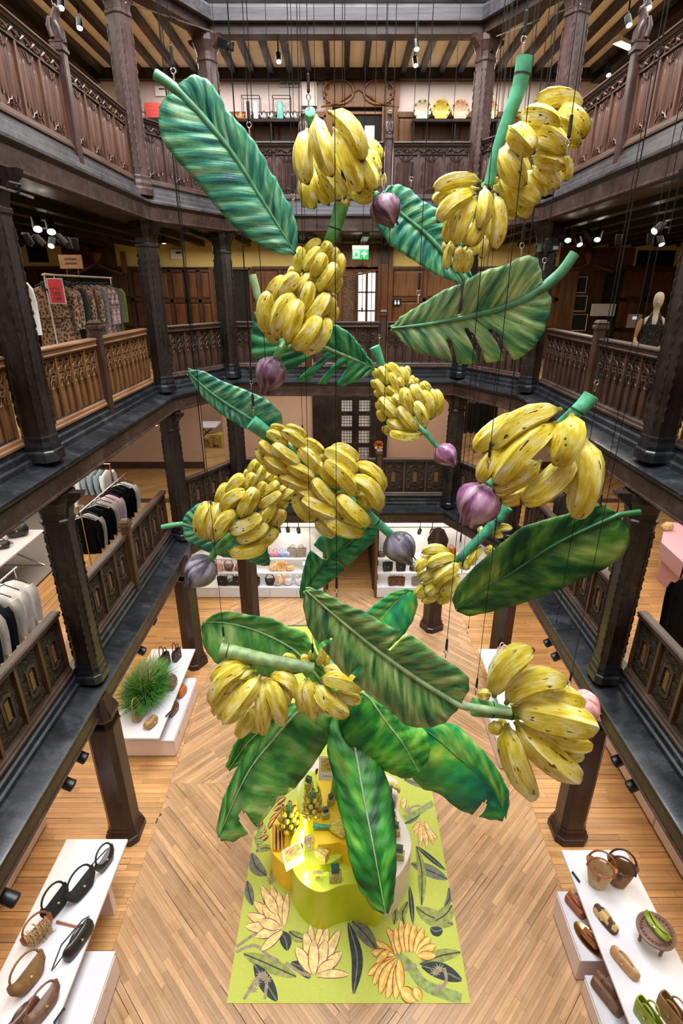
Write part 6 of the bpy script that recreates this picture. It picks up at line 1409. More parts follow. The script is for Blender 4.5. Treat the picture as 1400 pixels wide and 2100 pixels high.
# lowest gallery racks
zr1 = Z1 + 1.5
rack('rail of black and white shirts on the lowest gallery', -4.82, 9.1, 11.4, zr1, Z1); rack('rail of white shirts at the near end of the lowest gallery', -4.8, 4.3, 7.0, zr1, Z1)
SH = [('black_cloth', 'black jacket at the front'), ('grey_cloth', 'pale grey striped shirt behind the black jacket'), ('black_cloth', 'black shirt after the grey stripe'), ('black_cloth', 'second black shirt after the grey stripe'), ('grey_cloth', 'grey shirt in the middle'), ('grey_cloth', 'soft grey blouse next to the pink one'), ('lilac_cloth', 'pale lilac blouse'), ('black_cloth', 'black blouse after the lilac one'), ('black_cloth', 'black blouse near the end'), ('black_cloth', 'black shirt near the end'), ('ice_cloth', 'pale blue shirt at the end')]
for i, (mt, lb) in enumerate(SH): garment('%s of the shirt rail' % lb, 'shirt', mt, (-4.82, 9.2 + i * .2, zr1 - .14), rnd.uniform(-.12, .12), .48, .74, .52, None, 'shirts on the lowest gallery rail')
for i, (mt, lb) in enumerate((('white_cloth', 'long white shirt at the far end of the near rail'), ('white_cloth', 'white blouse second on the near rail'), ('white_cloth', 'white cotton shirt third on the near rail'), ('navy_cloth', 'navy shirt with a white collar on the near rail'), ('white_cloth', 'white shirt behind the navy one'), ('navy_cloth', 'dark navy garment on the near rail'), ('ice_cloth', 'grey satin blouse at the near end'), ('navy_cloth', 'dark garment at the very near end'))):
    garment(lb, 'shirt', mt, (-4.8, 6.85 - i * .2, zr1 - .14), rnd.uniform(-.1, .1), .5, .8 if i else .95, .55, 'white_cloth' if 'collar' in lb else None, 'shirts on the near rail')
# freestanding mirror with blue garments behind the shirt rail
o = thing('clothes_rack', 'copper framed rail of blue and white garments behind the shirts', 'clothes rack', (-5.55, 11.3, Z1)); MB().tube([(-.45, 0, 0), (-.45, 0, 1.75), (.45, 0, 1.75), (.45, 0, 0)], .02, 7).build('frame', 'copper', o)
MB().box(-.3, .28, -.2, -.17, .86, 1.12).build('sign_board', 'mocha_leather', o)
for i, mt in enumerate(('white_cloth', 'ice_cloth', 'blue_cloth', 'blue_cloth', 'blue_cloth', 'ice_cloth')): garment('%s garment on the copper rail, number %s from the pillar' % ({'white_cloth': 'white', 'ice_cloth': 'pale', 'blue_cloth': 'slate blue'}[mt], ('one', 'two', 'three', 'four', 'five', 'six')[i]), 'shirt', mt, (-5.9 + i * .14, 11.3, Z1 + 1.6), 1.4, .42, .8, .4, None, 'garments on the copper rail')
# trestle table and bags on the grey carpet
o = thing('trestle_table', 'white trestle table on the grey carpet of the lowest gallery', 'table', (-6.85, 9.0, Z1)); MB().box(-.8, .78, -1.6, 1.0, .72, .75).build('table_top', 'white_top', o)
for y in (.85, -1.4):
    for s in (-1, 1): MB().tube([(s * .7, y, .01), (-s * .7, y, .72)], .014, 6).build('leg', 'chrome', o)
    MB().tube([(-.7, y, .012), (.7, y, .012)], .012, 6).build('foot_rail', 'chrome', o)
p = PZ(38, 1100, Z1 + .75); bag('flap', 'black patent bag on the trestle table', 'black_leather', (p.x, p.y, Z1 + .751), .5, .42, .2, .26, .16); p = PZ(5, 1125, Z1 + .75); bag('flap', 'small black bag with a strap at the frame edge', 'black_leather', (p.x, p.y, Z1 + .751), .4, .3, .14, .16, .06, strap=True)
# right side of the lowest gallery
o = thing('plinth', 'pink display block on the lowest gallery', 'plinth', (6.9, 9.2, Z1)); MB().prism([(-.82, -.8), (.7, -.9), (1.0, .8), (-.11, 1.1), (-.75, .1)], .5, .8).build('top_block', 'pink_panel', o); MB().prism([(-.72, -.7), (.6, -.8), (.9, .7), (-.11, 1.0), (-.66, .1)], 0, .5).build('base_block', 'pink_panel', o)
p = PZ(1366, 1087, Z1 + .8); bag('flap', 'small woven gold bag on the pink block', 'straw', (p.x, p.y, Z1 + .801), .2, .26, .14, .15, 0)
garment('long black coat at the right edge of the lowest gallery', 'coat', 'black_cloth', (4.98, 6.72, zr1 + .02), .35, .62, 1.35, .8, None, None, 1.25); rack('rail holding the long black coat', 4.98, 5.4, 6.95, zr1 + .16, Z1)
o = thing('plinth', 'white plinth behind the hanging banana hand', 'plinth', (4.75, 9.6, Z1)); MB().box(-.3, .3, -.5, .5, 0, .5, .01).build('block', 'white_top', o)
garment('black glossy jacket with a red scarf behind the banana hand', 'jacket', 'black_leather', (4.62, 10.2, Z1 + 1.52), .3, .5, .95, .7, 'sale_red'); garment('speckled grey knit near the right pillar', 'coat', 'speckled_wool', (5.15, 9.0, Z1 + 1.6), .9, .5, 1.2, .6)
rack('slim rail for the jacket and knit', 4.62, 9.7, 10.5, Z1 + 1.66, Z1); rack('slim rail for the speckled knit', 5.15, 8.6, 9.3, Z1 + 1.74, Z1)
# ================================================================ CARPET AND PERFUME DISPLAY
plain('lime_carpet', (.46, .51, .09), .95, var=.06, scale=50); plain('carpet_edge', (.03, .09, .07), .9)
def flatmat(n, c, v=.3, sc=14): plain(n, c, .95, var=v, scale=sc)
for n, c in (('print_orange', (.80, .42, .09)), ('print_yellow', (.80, .58, .20)), ('print_peach', (.78, .56, .30)), ('print_umber', (.22, .06, .02)), ('print_grey_leaf', (.16, .17, .12)), ('print_olive', (.26, .29, .08)), ('print_black_leaf', (.035, .045, .04)), ('print_stalk', (.25, .32, .10)), ('print_twig', (.30, .24, .16)), ('print_moss', (.36, .40, .12))): flatmat(n, c)
x0, y0, y1 = PZ(465, 2056, 0).x, PZ(700, 2058, 0).y, PZ(600, 1285, 0).y; x1 = PZ(965, 2063, 0).x
rug = thing('carpet', 'lime carpet printed with bananas and leaves under the perfume display', 'carpet', ((x0 + x1) / 2, (y0 + y1) / 2, 0))
MB().box(x0, x1, y0, y1, 0, .008).build('pile', 'lime_carpet', rug, world=True); MB().box(x0, x1, y1, y1 + .06, 0, .008).build('border', 'carpet_edge', rug, world=True)
K = (450, 1500, 2.8); LAYER = [0]
def onrug(x, y): p = PZ(K[0] + x / K[2], K[1] + y / K[2], 0); return V((min(max(p.x, x0 + .01), x1 - .01), min(max(p.y, y0 + .01), y1 - .01), 0))
def shape(mb, pts, rad):
    LAYER[0] += 1; z = .0085 + LAYER[0] * .000012; P_ = spline([onrug(*p) for p in pts], 12); n = len(P_); L_, R_ = [], []
    for i, p in enumerate(P_):
        t = (P_[min(i + 1, n - 1)] - P_[max(i - 1, 0)]).normalized(); q = V((-t.y, t.x, 0)); s = i / (n - 1); r = rad(s)
        for lst, sg in ((L_, 1), (R_, -1)): c = p + q * r * sg; lst.append((min(max(c.x, x0), x1), min(max(c.y, y0), y1), z))
    mb.loft([L_, R_], cap=False, closed=False)
m_ = lambda px: px / K[2] * .0062
def pbanana(mats, s, e, w, bend=0.0):
    mx, my = (s[0] + e[0]) / 2 - (e[1] - s[1]) * bend, (s[1] + e[1]) / 2 + (e[0] - s[0]) * bend; r = m_(w) / 2
    f = lambda t: r * (sin(pi * min(.995, max(.03, t))) ** .55)
    shape(mats[0], [s, (mx, my), e], lambda t: f(t) * 1.12 + .004); shape(mats[1], [s, (mx, my), e], f); d = w * .16
    shape(mats[2], [(s[0] - d * .4, s[1]), (mx - d, my), (e[0] - d * .3, e[1])], lambda t: f(t) * .38)
def pleaf(mats, pts, w): r = m_(w) / 2; shape(mats[0], pts, lambda t: r * (sin(pi * min(.985, max(.02, t))) ** .6)); shape(mats[1], pts, lambda t: .008)
def group_print(name, label, items, tri):
    q = [MB(), MB(), MB()]
    for a in items: pbanana(q, (a[0], a[1]), (a[2], a[3]), a[4], a[5] if len(a) > 5 else 0)
    o = None
    for mb, mt, nm in zip(q, tri, ('outline', name, 'highlight')):
        if o is None: o = mb.build('printed_hand', mt, rug, world=True); o['kind'] = 'stuff'
        else: c = mb.build(nm, mt, o, world=False, kind='stuff'); c.data.transform(Matrix.Translation(-rug.location))
    return o
lv = {}
for mt, vein, items in (
    ('print_grey_leaf', 'print_black_leaf', [([(170, 700), (210, 780), (270, 830)], 90), ([(1100, 760), (1200, 800), (1310, 850)], 90), ([(760, 1090), (830, 1160), (900, 1250)], 90), ([(1150, 480), (1090, 520), (1060, 530)], 40), ([(1060, 280), (1130, 300), (1220, 330)], 60), ([(140, 860), (170, 930), (190, 1000)], 60), ([(1330, 900), (1320, 960), (1290, 1010)], 40)]),
    ('print_olive', 'print_black_leaf', [([(140, 1280), (260, 1330), (440, 1410)], 80), ([(1150, 1340), (1270, 1290), (1390, 1270)], 70), ([(1130, 660), (1160, 800), (1160, 1000)], 60), ([(1130, 1010), (1200, 1060), (1340, 1110)], 110), ([(1240, 1090), (1300, 1050), (1350, 1000)], 90), ([(400, 1150), (440, 1180), (500, 1200)], 60), ([(210, 690), (260, 670), (300, 680)], 60), ([(1000, 1000), (1010, 1060), (1000, 1110)], 50), ([(1080, 980), (1050, 1050), (1060, 1110)], 50)]),
    ('print_black_leaf', 'print_grey_leaf', [([(740, 1100), (790, 1300), (770, 1510)], 70), ([(200, 1340), (250, 1420), (330, 1550)], 80), ([(1130, 660), (1200, 720), (1300, 800)], 40), ([(1090, 890), (1100, 980), (1110, 1110)], 34), ([(1160, 1350), (1280, 1380), (1390, 1430)], 90), ([(350, 1150), (380, 1200), (390, 1260)], 70), ([(1210, 1130), (1240, 1150), (1280, 1140)], 60), ([(410, 1330), (470, 1360), (520, 1420)], 60)])):
    q = [MB(), MB()]
    for pts, wd in items: pleaf(q, pts, wd)
    o = q[0].build('printed_leaves', mt, rug, world=True, kind='stuff'); c = q[1].build('leaf_veins', vein, o, kind='stuff'); c.data.transform(Matrix.Translation(-rug.location))
q = MB()
for pts, wd in (([(1010, 1280), (1100, 1360), (1180, 1460), (1390, 1540)], 60), ([(1060, 500), (1150, 460), (1230, 410)], 50), ([(1140, 520), (1150, 560)], 24)): r_ = m_(wd) / 2; shape(q, pts, lambda t: r_)
q.build('printed_stalk', 'print_stalk', rug, world=True, kind='stuff')
q = MB()
for pts in ([(90, 1240), (180, 1180), (250, 1140)], [(85, 1270), (200, 1230), (280, 1290), (340, 1320)], [(380, 1330), (470, 1390), (520, 1400)], [(140, 1540), (190, 1460), (240, 1390)], [(1040, 1380), (1130, 1340)], [(1240, 1500), (1300, 1440), (1290, 1360)], [(230, 690), (200, 600)], [(1070, 470), (1120, 430), (1200, 440)], [(290, 880), (300, 800), (330, 760)], [(260, 1540), (270, 1440), (255, 1380)]):
    shape(q, pts, lambda t: .02)
for cx, cy in ((240, 1410), (270, 1430), (190, 1490), (210, 1450), (1260, 1370), (1240, 1390), (1260, 1480), (300, 860), (1080, 460)):
    for i in range(9): a = i * .7; shape(q, [(cx, cy), (cx + 34 * cos(a), cy + 30 * sin(a) - 10)], lambda t: .012 * (1 - t) + .002)
q.build('printed_twigs', 'print_twig', rug, world=True, kind='stuff')
group_print('printed_bananas', '', [(360, 1130, 240, 890, 60), (350, 1120, 300, 890, 60), (360, 1120, 340, 930, 60), (350, 1130, 200, 980, 60), (340, 1130, 160, 1050, 60), (340, 1140, 150, 1120, 60), (350, 1130, 210, 1180, 60), (360, 1150, 240, 1260, 50), (350, 1120, 250, 1000, 66), (345, 1130, 230, 1090, 60), (370, 1120, 390, 930, 40), (330, 1050, 260, 930, 60)], ('print_umber', 'print_peach', 'print_yellow'))
group_print('printed_bananas', '', [(545, 1400, 520, 1110, 50), (545, 1400, 580, 1110, 50), (550, 1400, 620, 1130, 60), (540, 1390, 490, 1150, 60), (560, 1400, 690, 1140, 60), (530, 1390, 440, 1240, 60), (570, 1400, 700, 1270, 60), (560, 1400, 610, 1200, 66), (540, 1400, 540, 1200, 60), (560, 1400, 660, 1320, 60), (560, 1405, 740, 1400, 40, -.05)], ('print_umber', 'print_peach', 'print_yellow'))
group_print('printed_bananas', '', [(1010, 1280, 960, 1130, 44, .1), (1030, 1280, 1010, 1130, 44), (1060, 1270, 1040, 1090, 44), (1080, 1270, 1080, 1100, 46), (1100, 1270, 1120, 1110, 46), (1120, 1270, 1170, 1130, 46), (1130, 1280, 1210, 1180, 46), (1140, 1280, 1240, 1230, 46), (1140, 1290, 1240, 1290, 46), (1000, 1290, 900, 1210, 46), (1000, 1290, 870, 1270, 50), (1010, 1300, 850, 1400, 50), (1010, 1310, 880, 1460, 46, .1), (1020, 1310, 920, 1510, 50, .1), (1020, 1320, 960, 1540, 46), (1030, 1320, 1010, 1540, 50), (1030, 1310, 1040, 1500, 46), (970, 1260, 900, 1330, 40), (1120, 1550, 1040, 1480, 70), (1150, 1550, 1120, 1470, 50)], ('print_umber', 'print_orange', 'print_yellow'))
group_print('printed_bananas', '', [(1160, 520, 1120, 600, 30), (1160, 520, 1150, 660, 34), (1170, 520, 1190, 670, 36), (1175, 520, 1220, 630, 34), (1180, 520, 1250, 620, 34, .1), (1150, 525, 1110, 570, 30), (1060, 380, 1050, 450, 40), (1190, 560, 1230, 650, 30)], ('print_umber', 'print_peach', 'print_orange'))
group_print('printed_bananas', '', [(330, 420, 380, 380, 36), (310, 460, 360, 420, 36), (330, 470, 400, 430, 36), (290, 520, 340, 470, 36), (280, 560, 320, 500, 34), (210, 560, 250, 520, 34), (220, 600, 270, 570, 34), (235, 630, 280, 600, 34)], ('print_black_leaf', 'print_umber', 'print_orange'))
group_print('printed_bananas', '', [(200, 570, 230, 510, 36), (220, 590, 260, 540, 36), (200, 610, 260, 590, 36), (205, 640, 250, 630, 36)], ('print_black_leaf', 'print_moss', 'print_olive'))
# ---- perfume display: stepped organic platforms, read from a magnified study (550, 1530, x4.667)
plain('lime_gloss', (.52, .62, .012), .3, var=.03); plain('sun_gloss', (.90, .60, .02), .3, var=.03); plain('cream_gloss', (.70, .62, .54), .35, var=.03); plain('lime_lite', (.52, .62, .05), .3, var=.03)
disp = thing('perfume_display', 'stepped wavy lime, yellow and cream perfume display on the carpet', 'display', (XC, 6.0, 0))
def plat(name, mat, pts, z0, z1, top=None):
    P_ = spline([PZ(550 + x / 4.667, 1530 + y / 4.667, z1) for x, y in pts + [pts[0]]], 72)[:-1]
    MB().loft([[(p.x, p.y, z0) for p in P_], [(p.x, p.y, z1 - .008) for p in P_], ]).build(name, mat, disp, 40, world=True)
    c = sum((p for p in P_), V()) / len(P_)
    MB().loft([[(p.x, p.y, z1 - .008) for p in P_], [(p.x + (c.x - p.x) * .008, p.y + (c.y - p.y) * .008, z1) for p in P_]]).build(name + '_top', top or mat, disp, 40, world=True)
plat('cream_platform', 'cream_gloss', [(600, 100), (440, 140), (340, 240), (285, 380), (300, 560), (400, 700), (700, 1050), (900, 1250), (1120, 1330), (1240, 1240), (1340, 1080), (1370, 920), (1320, 760), (1245, 620), (1240, 440), (1230, 320), (1090, 255), (900, 200), (760, 130)], .008, .74)
plat('yellow_platform', 'sun_gloss', [(300, 500), (200, 570), (100, 660), (35, 770), (12, 880), (30, 1000), (90, 1080), (160, 1130), (260, 1140), (380, 1100), (420, 900), (400, 600)], .008, .58)
plat('lime_platform', 'lime_gloss', [(300, 740), (225, 880), (205, 1000), (215, 1120), (270, 1250), (360, 1340), (470, 1395), (560, 1390), (660, 1345), (780, 1320), (880, 1330), (980, 1370), (1080, 1340), (1120, 1200), (1000, 1000), (800, 800), (600, 640), (420, 640)], .008, .82, 'lime_lite')
plat('lime_riser', 'lime_gloss', [(350, 980), (380, 1080), (450, 1130), (560, 1130), (650, 1090), (710, 1040), (715, 960), (640, 880), (520, 820), (420, 830), (360, 900)], .82, .98, 'lime_lite')
plat('lime_back_platform', 'lime_gloss', [(430, 240), (370, 250), (320, 360), (290, 470), (300, 620), (370, 700), (460, 660), (495, 590), (500, 480), (470, 400), (480, 300)], .74, 1.12, 'lime_lite')
plat('yellow_riser', 'sun_gloss', [(520, 180), (475, 230), (465, 330), (500, 420), (510, 560), (470, 660), (430, 760), (440, 880), (500, 930), (600, 935), (680, 920), (760, 960), (900, 1000), (950, 850), (850, 600), (800, 380), (720, 230), (620, 170)], .74, 1.22)
Kd = (550, 1530, 4.667)
def od(x, y, z): p = PZ(550 + x / 4.667, 1530 + y / 4.667, z); return p
plain('perfume', (.62, .58, .12), .12, var=.1); plain('cap_dark', (.015, .06, .055), .25); plain('card_white', (.78, .72, .64), .6); plain('print_art', (.55, .42, .10), .6, var=.7, scale=40)
def glassmat():
    m, nt, b = nodes('clear_glass', .03); b.inputs['Transmission Weight'].default_value = .9; b.inputs['Base Color'].default_value = (.95, .97, .85, 1); b.inputs['IOR'].default_value = 1.3
glassmat()
def bottle(x, y, z, r, label, s=1.0, lie=0):
    p = od(x, y, z); root = thing('perfume_bottle', label, 'perfume bottle', p, r, 'perfume bottles')
    MB().box(-.075 * s, .075 * s, -.035 * s, .035 * s, 0, .16 * s, .012).build('glass', 'clear_glass', root); MB().box(-.066 * s, .066 * s, -.027 * s, .027 * s, .012, .12 * s).build('perfume', 'perfume', root)
    MB().box(-.02 * s, .02 * s, -.02 * s, .02 * s, .16 * s, .18 * s).build('neck', 'brass', root); MB().box(-.048 * s, .048 * s, -.034 * s, .034 * s, .18 * s, .265 * s, .006).build('cap', 'cap_dark', root)
    MB().box(-.035 * s, .035 * s, -.0365 * s, -.0352 * s, .04 * s, .10 * s).build('bottle_label', 'print_art', root)
for a in ((640, 1290, .82, .1, 'large square perfume bottle at the front of the lime platform', 1.15), (390, 410, 1.12, -.4, 'perfume bottle on the lime back platform', .95), (600, 560, 1.22, .6, 'perfume bottle by the dark leaf edge on the yellow riser', .8), (550, 690, 1.22, .3, 'perfume bottle above the little banana bunch', .8), (1250, 1080, .74, -.2, 'perfume bottle at the front of the cream platform', 1.0), (1215, 850, .74, -.1, 'middle perfume bottle on the cream platform', .95), (1185, 740, .74, 0, 'rear perfume bottle on the cream platform', .9)): bottle(*a[:4], a[4], a[5])
for x, y, z, w_, h_, r, lb in ((565, 330, 1.22, .14, .25, -.05, 'printed card standing at the back of the yellow riser'), (260, 1150, .82, .15, .20, .55, 'printed postcard leaning on the edge of the lime platform')):
    o = thing('card', lb, 'card', od(x, y, z), r); o.rotation_euler = (-.45, 0, r); MB().box(-w_, w_, -.006, 0, 0, h_ * 1.5).build('paper', 'card_white', o); MB().box(-w_ * .75, w_ * .75, -.008, -.006, h_ * .55, h_ * 1.38).build('picture', 'print_art', o)
    m = MB(); rs = random.Random(3)
    for i in range(7): a = rs.uniform(-.6, .6) * w_; zz = h_ * rs.uniform(.65, 1.25); m.tube([(a, -.0085, zz), (a + .03, -.0085, zz + .03), (a + .05, -.0085, zz - .01)], [.006, .012, .004], 5, flat=1)
    m.build('printed_flowers', 'bud_pink', o); MB().box(-w_ * .5, w_ * .5, -.0075, -.006, h_ * .25, h_ * .32).build('printed_line', 'grey_plastic', o)
o = thing('tester_box', 'small patterned perfume box on the lime riser', 'box', od(515, 1070, .98), -.6); MB().box(-.09, .09, -.05, .05, 0, .15).build('carton', 'print_art', o); MB().box(-.03, .03, -.052, -.05, .05, .11).build('carton_label', 'brass', o)
o = thing('glass_block', 'clear glass block beside the large perfume bottle', 'glass block', od(475, 1265, .82), .05); MB().box(-.075, .075, -.03, .03, 0, .13, .01).build('block', 'clear_glass', o); MB().box(-.03, .03, -.01, .01, .03, .06).build('inner_label', 'brass', o)
o = thing('cloche', 'small glass dome with a pink flower on the lime riser', 'dome', od(395, 960, .98), 0); MB().lathe([(.075, 0), (.08, .1), (.07, .17), (.03, .22), (.001, .23)], 20).build('dome', 'clear_glass', o, 60); MB().lathe([(.01, .0), (.008, .12), (.03, .15), (.001, .18)], 10).build('flower', 'bud_pink', o, 60)
for x, y, z, r, lb in ((467, 260, 1.12, .2, 'dark perfume stopper by the printed card'), (310, 975, .82, .6, 'dark oval stopper on the lime platform')):
    o = tag(MB().lathe([(.001, 0), (.03, .01), (.034, .05), (.02, .085), (.001, .09)], 12).build('stopper', 'brown_leather', None, 60), lb, 'stopper'); o.location = od(x, y, z)
def mini(x, y, z, label, rows, r, L, tall, flat=False, stemdir=(0, 0, 1), tips=-1):
    root = thing('small_banana_bunch', label, 'bananas', od(x, y, z)); g = root.location.copy(); rs = random.Random(int(x))
    for k in range(rows):
        n = 7 if k < rows - 1 else 5
        for i in range(n):
            a = 2 * pi * i / n + k * .5; rad_ = tall * .30 * (1 - .45 * k / rows); zz = .04 + tall * (k + .1) / rows
            s = g + V((rad_ * .35 * cos(a), rad_ * .35 * sin(a), zz)); e = g + V((rad_ * 1.15 * cos(a), rad_ * 1.15 * sin(a), zz + L)); c = g + V((rad_ * 1.7 * cos(a), rad_ * 1.7 * sin(a), zz + L * .45)); banana(root, s, e, c, r)
    MB().tube([g, g + V((0, 0, tall * .6)), g + V((.01, 0, tall * 1.15)), g + V((.03, .01, tall * 1.3))], [.03, .035, .028, .022], 9).build('stem', 'stem_green', root, 60, world=True)
    return root
mini(425, 660, 1.12, 'little banana bunch standing on the lime back platform', 4, .035, .13, .36); b = mini(205, 800, .58, 'little banana bunch standing on the yellow platform', 4, .036, .14, .42)
h = thing('small_banana_hand', 'little banana hand with a green stalk lying on the yellow riser', 'bananas', od(640, 800, 1.22)); g = h.location.copy()
for i in range(7): a = -.9 + i * .28; banana(h, g + V((-.10, -.02 + i * .006, .05 + .01 * (i % 2))), g + V((.20 * cos(a), .20 * sin(a), .04)), g + V((.10 * cos(a) + .02, .12 * sin(a) - .03, .12)), .042)
MB().tube([g + V((-.32, .01, .07)), g + V((-.2, 0, .06)), g + V((-.05, 0, .05))], [.045, .035, .028], 10).build('stem', 'stem_green', h, 50, world=True)
h = thing('small_banana_hand', 'little banana hand with a pink bud on the cream platform', 'bananas', od(1170, 500, .74)); g = h.location.copy()
for i in range(6): a = .2 + i * .4; banana(h, g + V((0, 0, .26)), g + V((.13 * cos(a), .13 * sin(a) - .03, .12)), g + V((.14 * cos(a), .14 * sin(a), .24)), .034)
MB().tube([g + V((0, 0, .3)), g + V((0, -.02, .12)), g + V((0, -.05, .05))], .02, 8).build('stem', 'stem_green', h, 60, world=True); flower(h, g + V((.0, -.03, .14)), g + V((.02, -.22, .02)), .065, 'bud_violet', 5)
for i in range(3): 
    m = MB(); m.tube([od(60 + i * 38, 760, .60), od(60 + i * 38, 1000, .60)], .03, 8); o = tag(m.build('gold_tube', 'brass', None, 60), 'gold tube lying on the yellow platform, %s' % ('outermost', 'middle of three', 'innermost')[i], 'tube', 'gold tubes')
plain('bulb_glow', (1, .86, .5), .4, emit=25)
for x, y, z, lb in ((360, 1240, .82, 'on the front of the lime platform'), (320, 830, .82, 'where lime meets yellow')):
    p = od(x, y, z); o = thing('spot_bulb', 'small glowing spot bulb %s' % lb, 'bulb', p); MB().lathe([(.001, 0), (.028, .003), (.028, .02), (.018, .035), (.001, .04)], 14).build('glass', 'bulb_glow', o, 60); lamp('POINT', 'bulb_light', p + V((0, 0, .16)), 3.2, (1, .85, .5), .03)
# ================================================================ SPOTLIGHTS, CAMERAS AND OTHER FITTINGS
def spot(u, v, z, label, lit=True, aim=(0, -.3, -1), power=0, s=1.0, drop=.18, zt=None):
    p = PZ(u, v, z); a = V(aim).normalized(); root = thing('spotlight', label, 'spotlight', p, 0, 'track spotlights')
    MB().tube([p - a * .11 * s, p - a * .10 * s, p + a * .10 * s, p + a * .105 * s], [.045 * s, .058 * s, .062 * s, .062 * s], 14).build('can', 'black_metal', root, 50, world=True)
    MB().tube([p + a * .104 * s, p + a * .109 * s], .052 * s, 14).build('lens', 'lamp_glow' if lit else 'black_and_shade', root, world=True)
    top = zt if zt else z + drop; MB().tube([p - a * .08 * s, V((p.x - a.x * .08, p.y - a.y * .08, top))], .014, 6).build('bracket', 'black_metal', root, world=True)
    if power: lamp('SPOT', 'spot_beam', p + a * .13, power, (1, .88, .7), .05, rot=V(a).to_track_quat('-Z', 'Y').to_euler(), spot=75)
for i, (u, v, aim, lit, pw) in enumerate(((75, 457, (.3, -.6, -.8), 1, 60), (103, 463, (.3, -.6, -.8), 1, 0), (57, 489, (.1, .5, -.8), 1, 60), (80, 492, (.5, .3, -.7), 0, 0), (106, 496, (.1, -.7, -.7), 1, 60), (124, 490, (.5, .2, -.7), 0, 0), (139, 497, (.1, .3, -1), 0, 0), (154, 499, (-.1, .3, -1), 0, 0))): spot(u, v, 9.3, 'black track spotlight over the coat rail, number %s from the outer pillar' % ('one', 'two', 'three', 'four', 'five', 'six', 'seven', 'eight')[i], lit, aim, pw, 1.1, zt=9.63)
for i, (u, v, aim, lit, pw) in enumerate(((1165, 484, (-.2, -.6, -.7), 1, 60), (1186, 493, (.1, -.6, -.8), 1, 60), (1208, 483, (.6, -.2, -.6), 0, 0), (1227, 482, (-.3, -.5, -.7), 1, 0), (1351, 466, (-.8, -.3, -.6), 1, 40), (1333, 488, (.2, .3, -.9), 0, 0), (1268, 490, (.2, .3, -.9), 0, 0), (1354, 492, (.1, -.5, -.8), 1, 60))): spot(u, v, 9.32, 'black track spotlight under the top gallery near the mannequin, number %s from the back pillar' % ('one', 'two', 'three', 'four', 'five', 'six', 'seven', 'eight')[i], lit, aim, pw, 1.0, zt=9.63)
for i, (u, v) in enumerate(((571, 118), (853, 92), (851, 126), (163, 48), (125, 6), (1288, 42), (1328, 6), (1246, 146), (1005, 100))): spot(u, v, 12.8, 'small ceiling spotlight above the top gallery, %s' % ('behind the camera pillar', 'upper one of a pair at the back', 'lower one of a pair at the back', 'over the left linenfold bays', 'at the top edge on the left', 'over the right linenfold bays', 'at the top edge on the right', 'by the right corner', 'beside the right back pillar')[i], i != 8, (.1, -.5, -.9), 0, .9, zt=13.2)
for i, (u, v, s) in enumerate(((158, 1549, 1), (131, 1604, 1), (10, 1838, 1), (306, 1270, 1), (283, 1331, 1), (1276, 1556, -1), (1307, 1607, -1), (1131, 1315, -1), (1147, 1343, -1))): spot(u, v, 2.42, 'black spotlight jutting from under the lowest gallery edge, %s' % ('third on the left', 'second on the left', 'nearest on the left', 'fifth on the left', 'fourth on the left', 'second on the right', 'nearest on the right', 'fourth on the right', 'third on the right', 'by the right back pillar')[i], 0, (s * .8, -.1, -.35), 0, 1.25, zt=2.62)
for i, (u, v) in enumerate(((612, 1088), (590, 1086), (572, 1087), (860, 1090), (885, 1090))): p = PY(u, v, 13.3); spot(u, v, p.z, 'black spotlight before the lit bag shelves, %s' % ('first left of the doorway', 'second left of the doorway', 'third left of the doorway', 'first right of the doorway', 'second right of the doorway')[i], i in (3,), (0, .6, -.8), 25 if i in (0, 2, 3) else 0, .9, zt=2.73)
o = thing('spotlight', 'tiny lit spotlight under the middle gallery beam by the corner', 'spotlight', PZ(320, 872, 5.85)); MB().lathe([(.03, .0), (.05, .04), (.05, .1), (.02, .12)], 12).build('can', 'black_metal', o, 50); MB().lathe([(.001, -.004), (.03, -.003), (.03, .0)], 12).build('lens', 'lamp_glow', o)
o = thing('emergency_light', 'white rectangular emergency light on the top gallery ceiling', 'light', PZ(1281, 90, 13.03)); o.rotation_euler = (0, 0, .6); MB().box(-.3, .3, -.1, .1, -.03, .035, .02).build('housing', 'white_paint', o); MB().box(-.27, .27, -.08, .08, -.036, -.03).build('diffuser', 'lamp_glow', o)
o = thing('pendant_lamp', 'copper dish lamp hanging below the top gallery near the corner', 'lamp', PY(336, 499, 13.2)); MB().lathe([(.02, .14), (.03, .1), (.09, .05), (.14, -.01), (.13, -.01), (.08, .04), (.02, .08)], 20).build('shade', 'copper', o, 50); MB().tube([(0, 0, .12), (0, 0, 9.6 - o.location.z)], .01, 5).build('cord', 'black_metal', o); MB().lathe([(.001, -.01), (.05, .0), (.05, .03), (.001, .05)], 12).build('bulb', 'lamp_glow', o, 60)
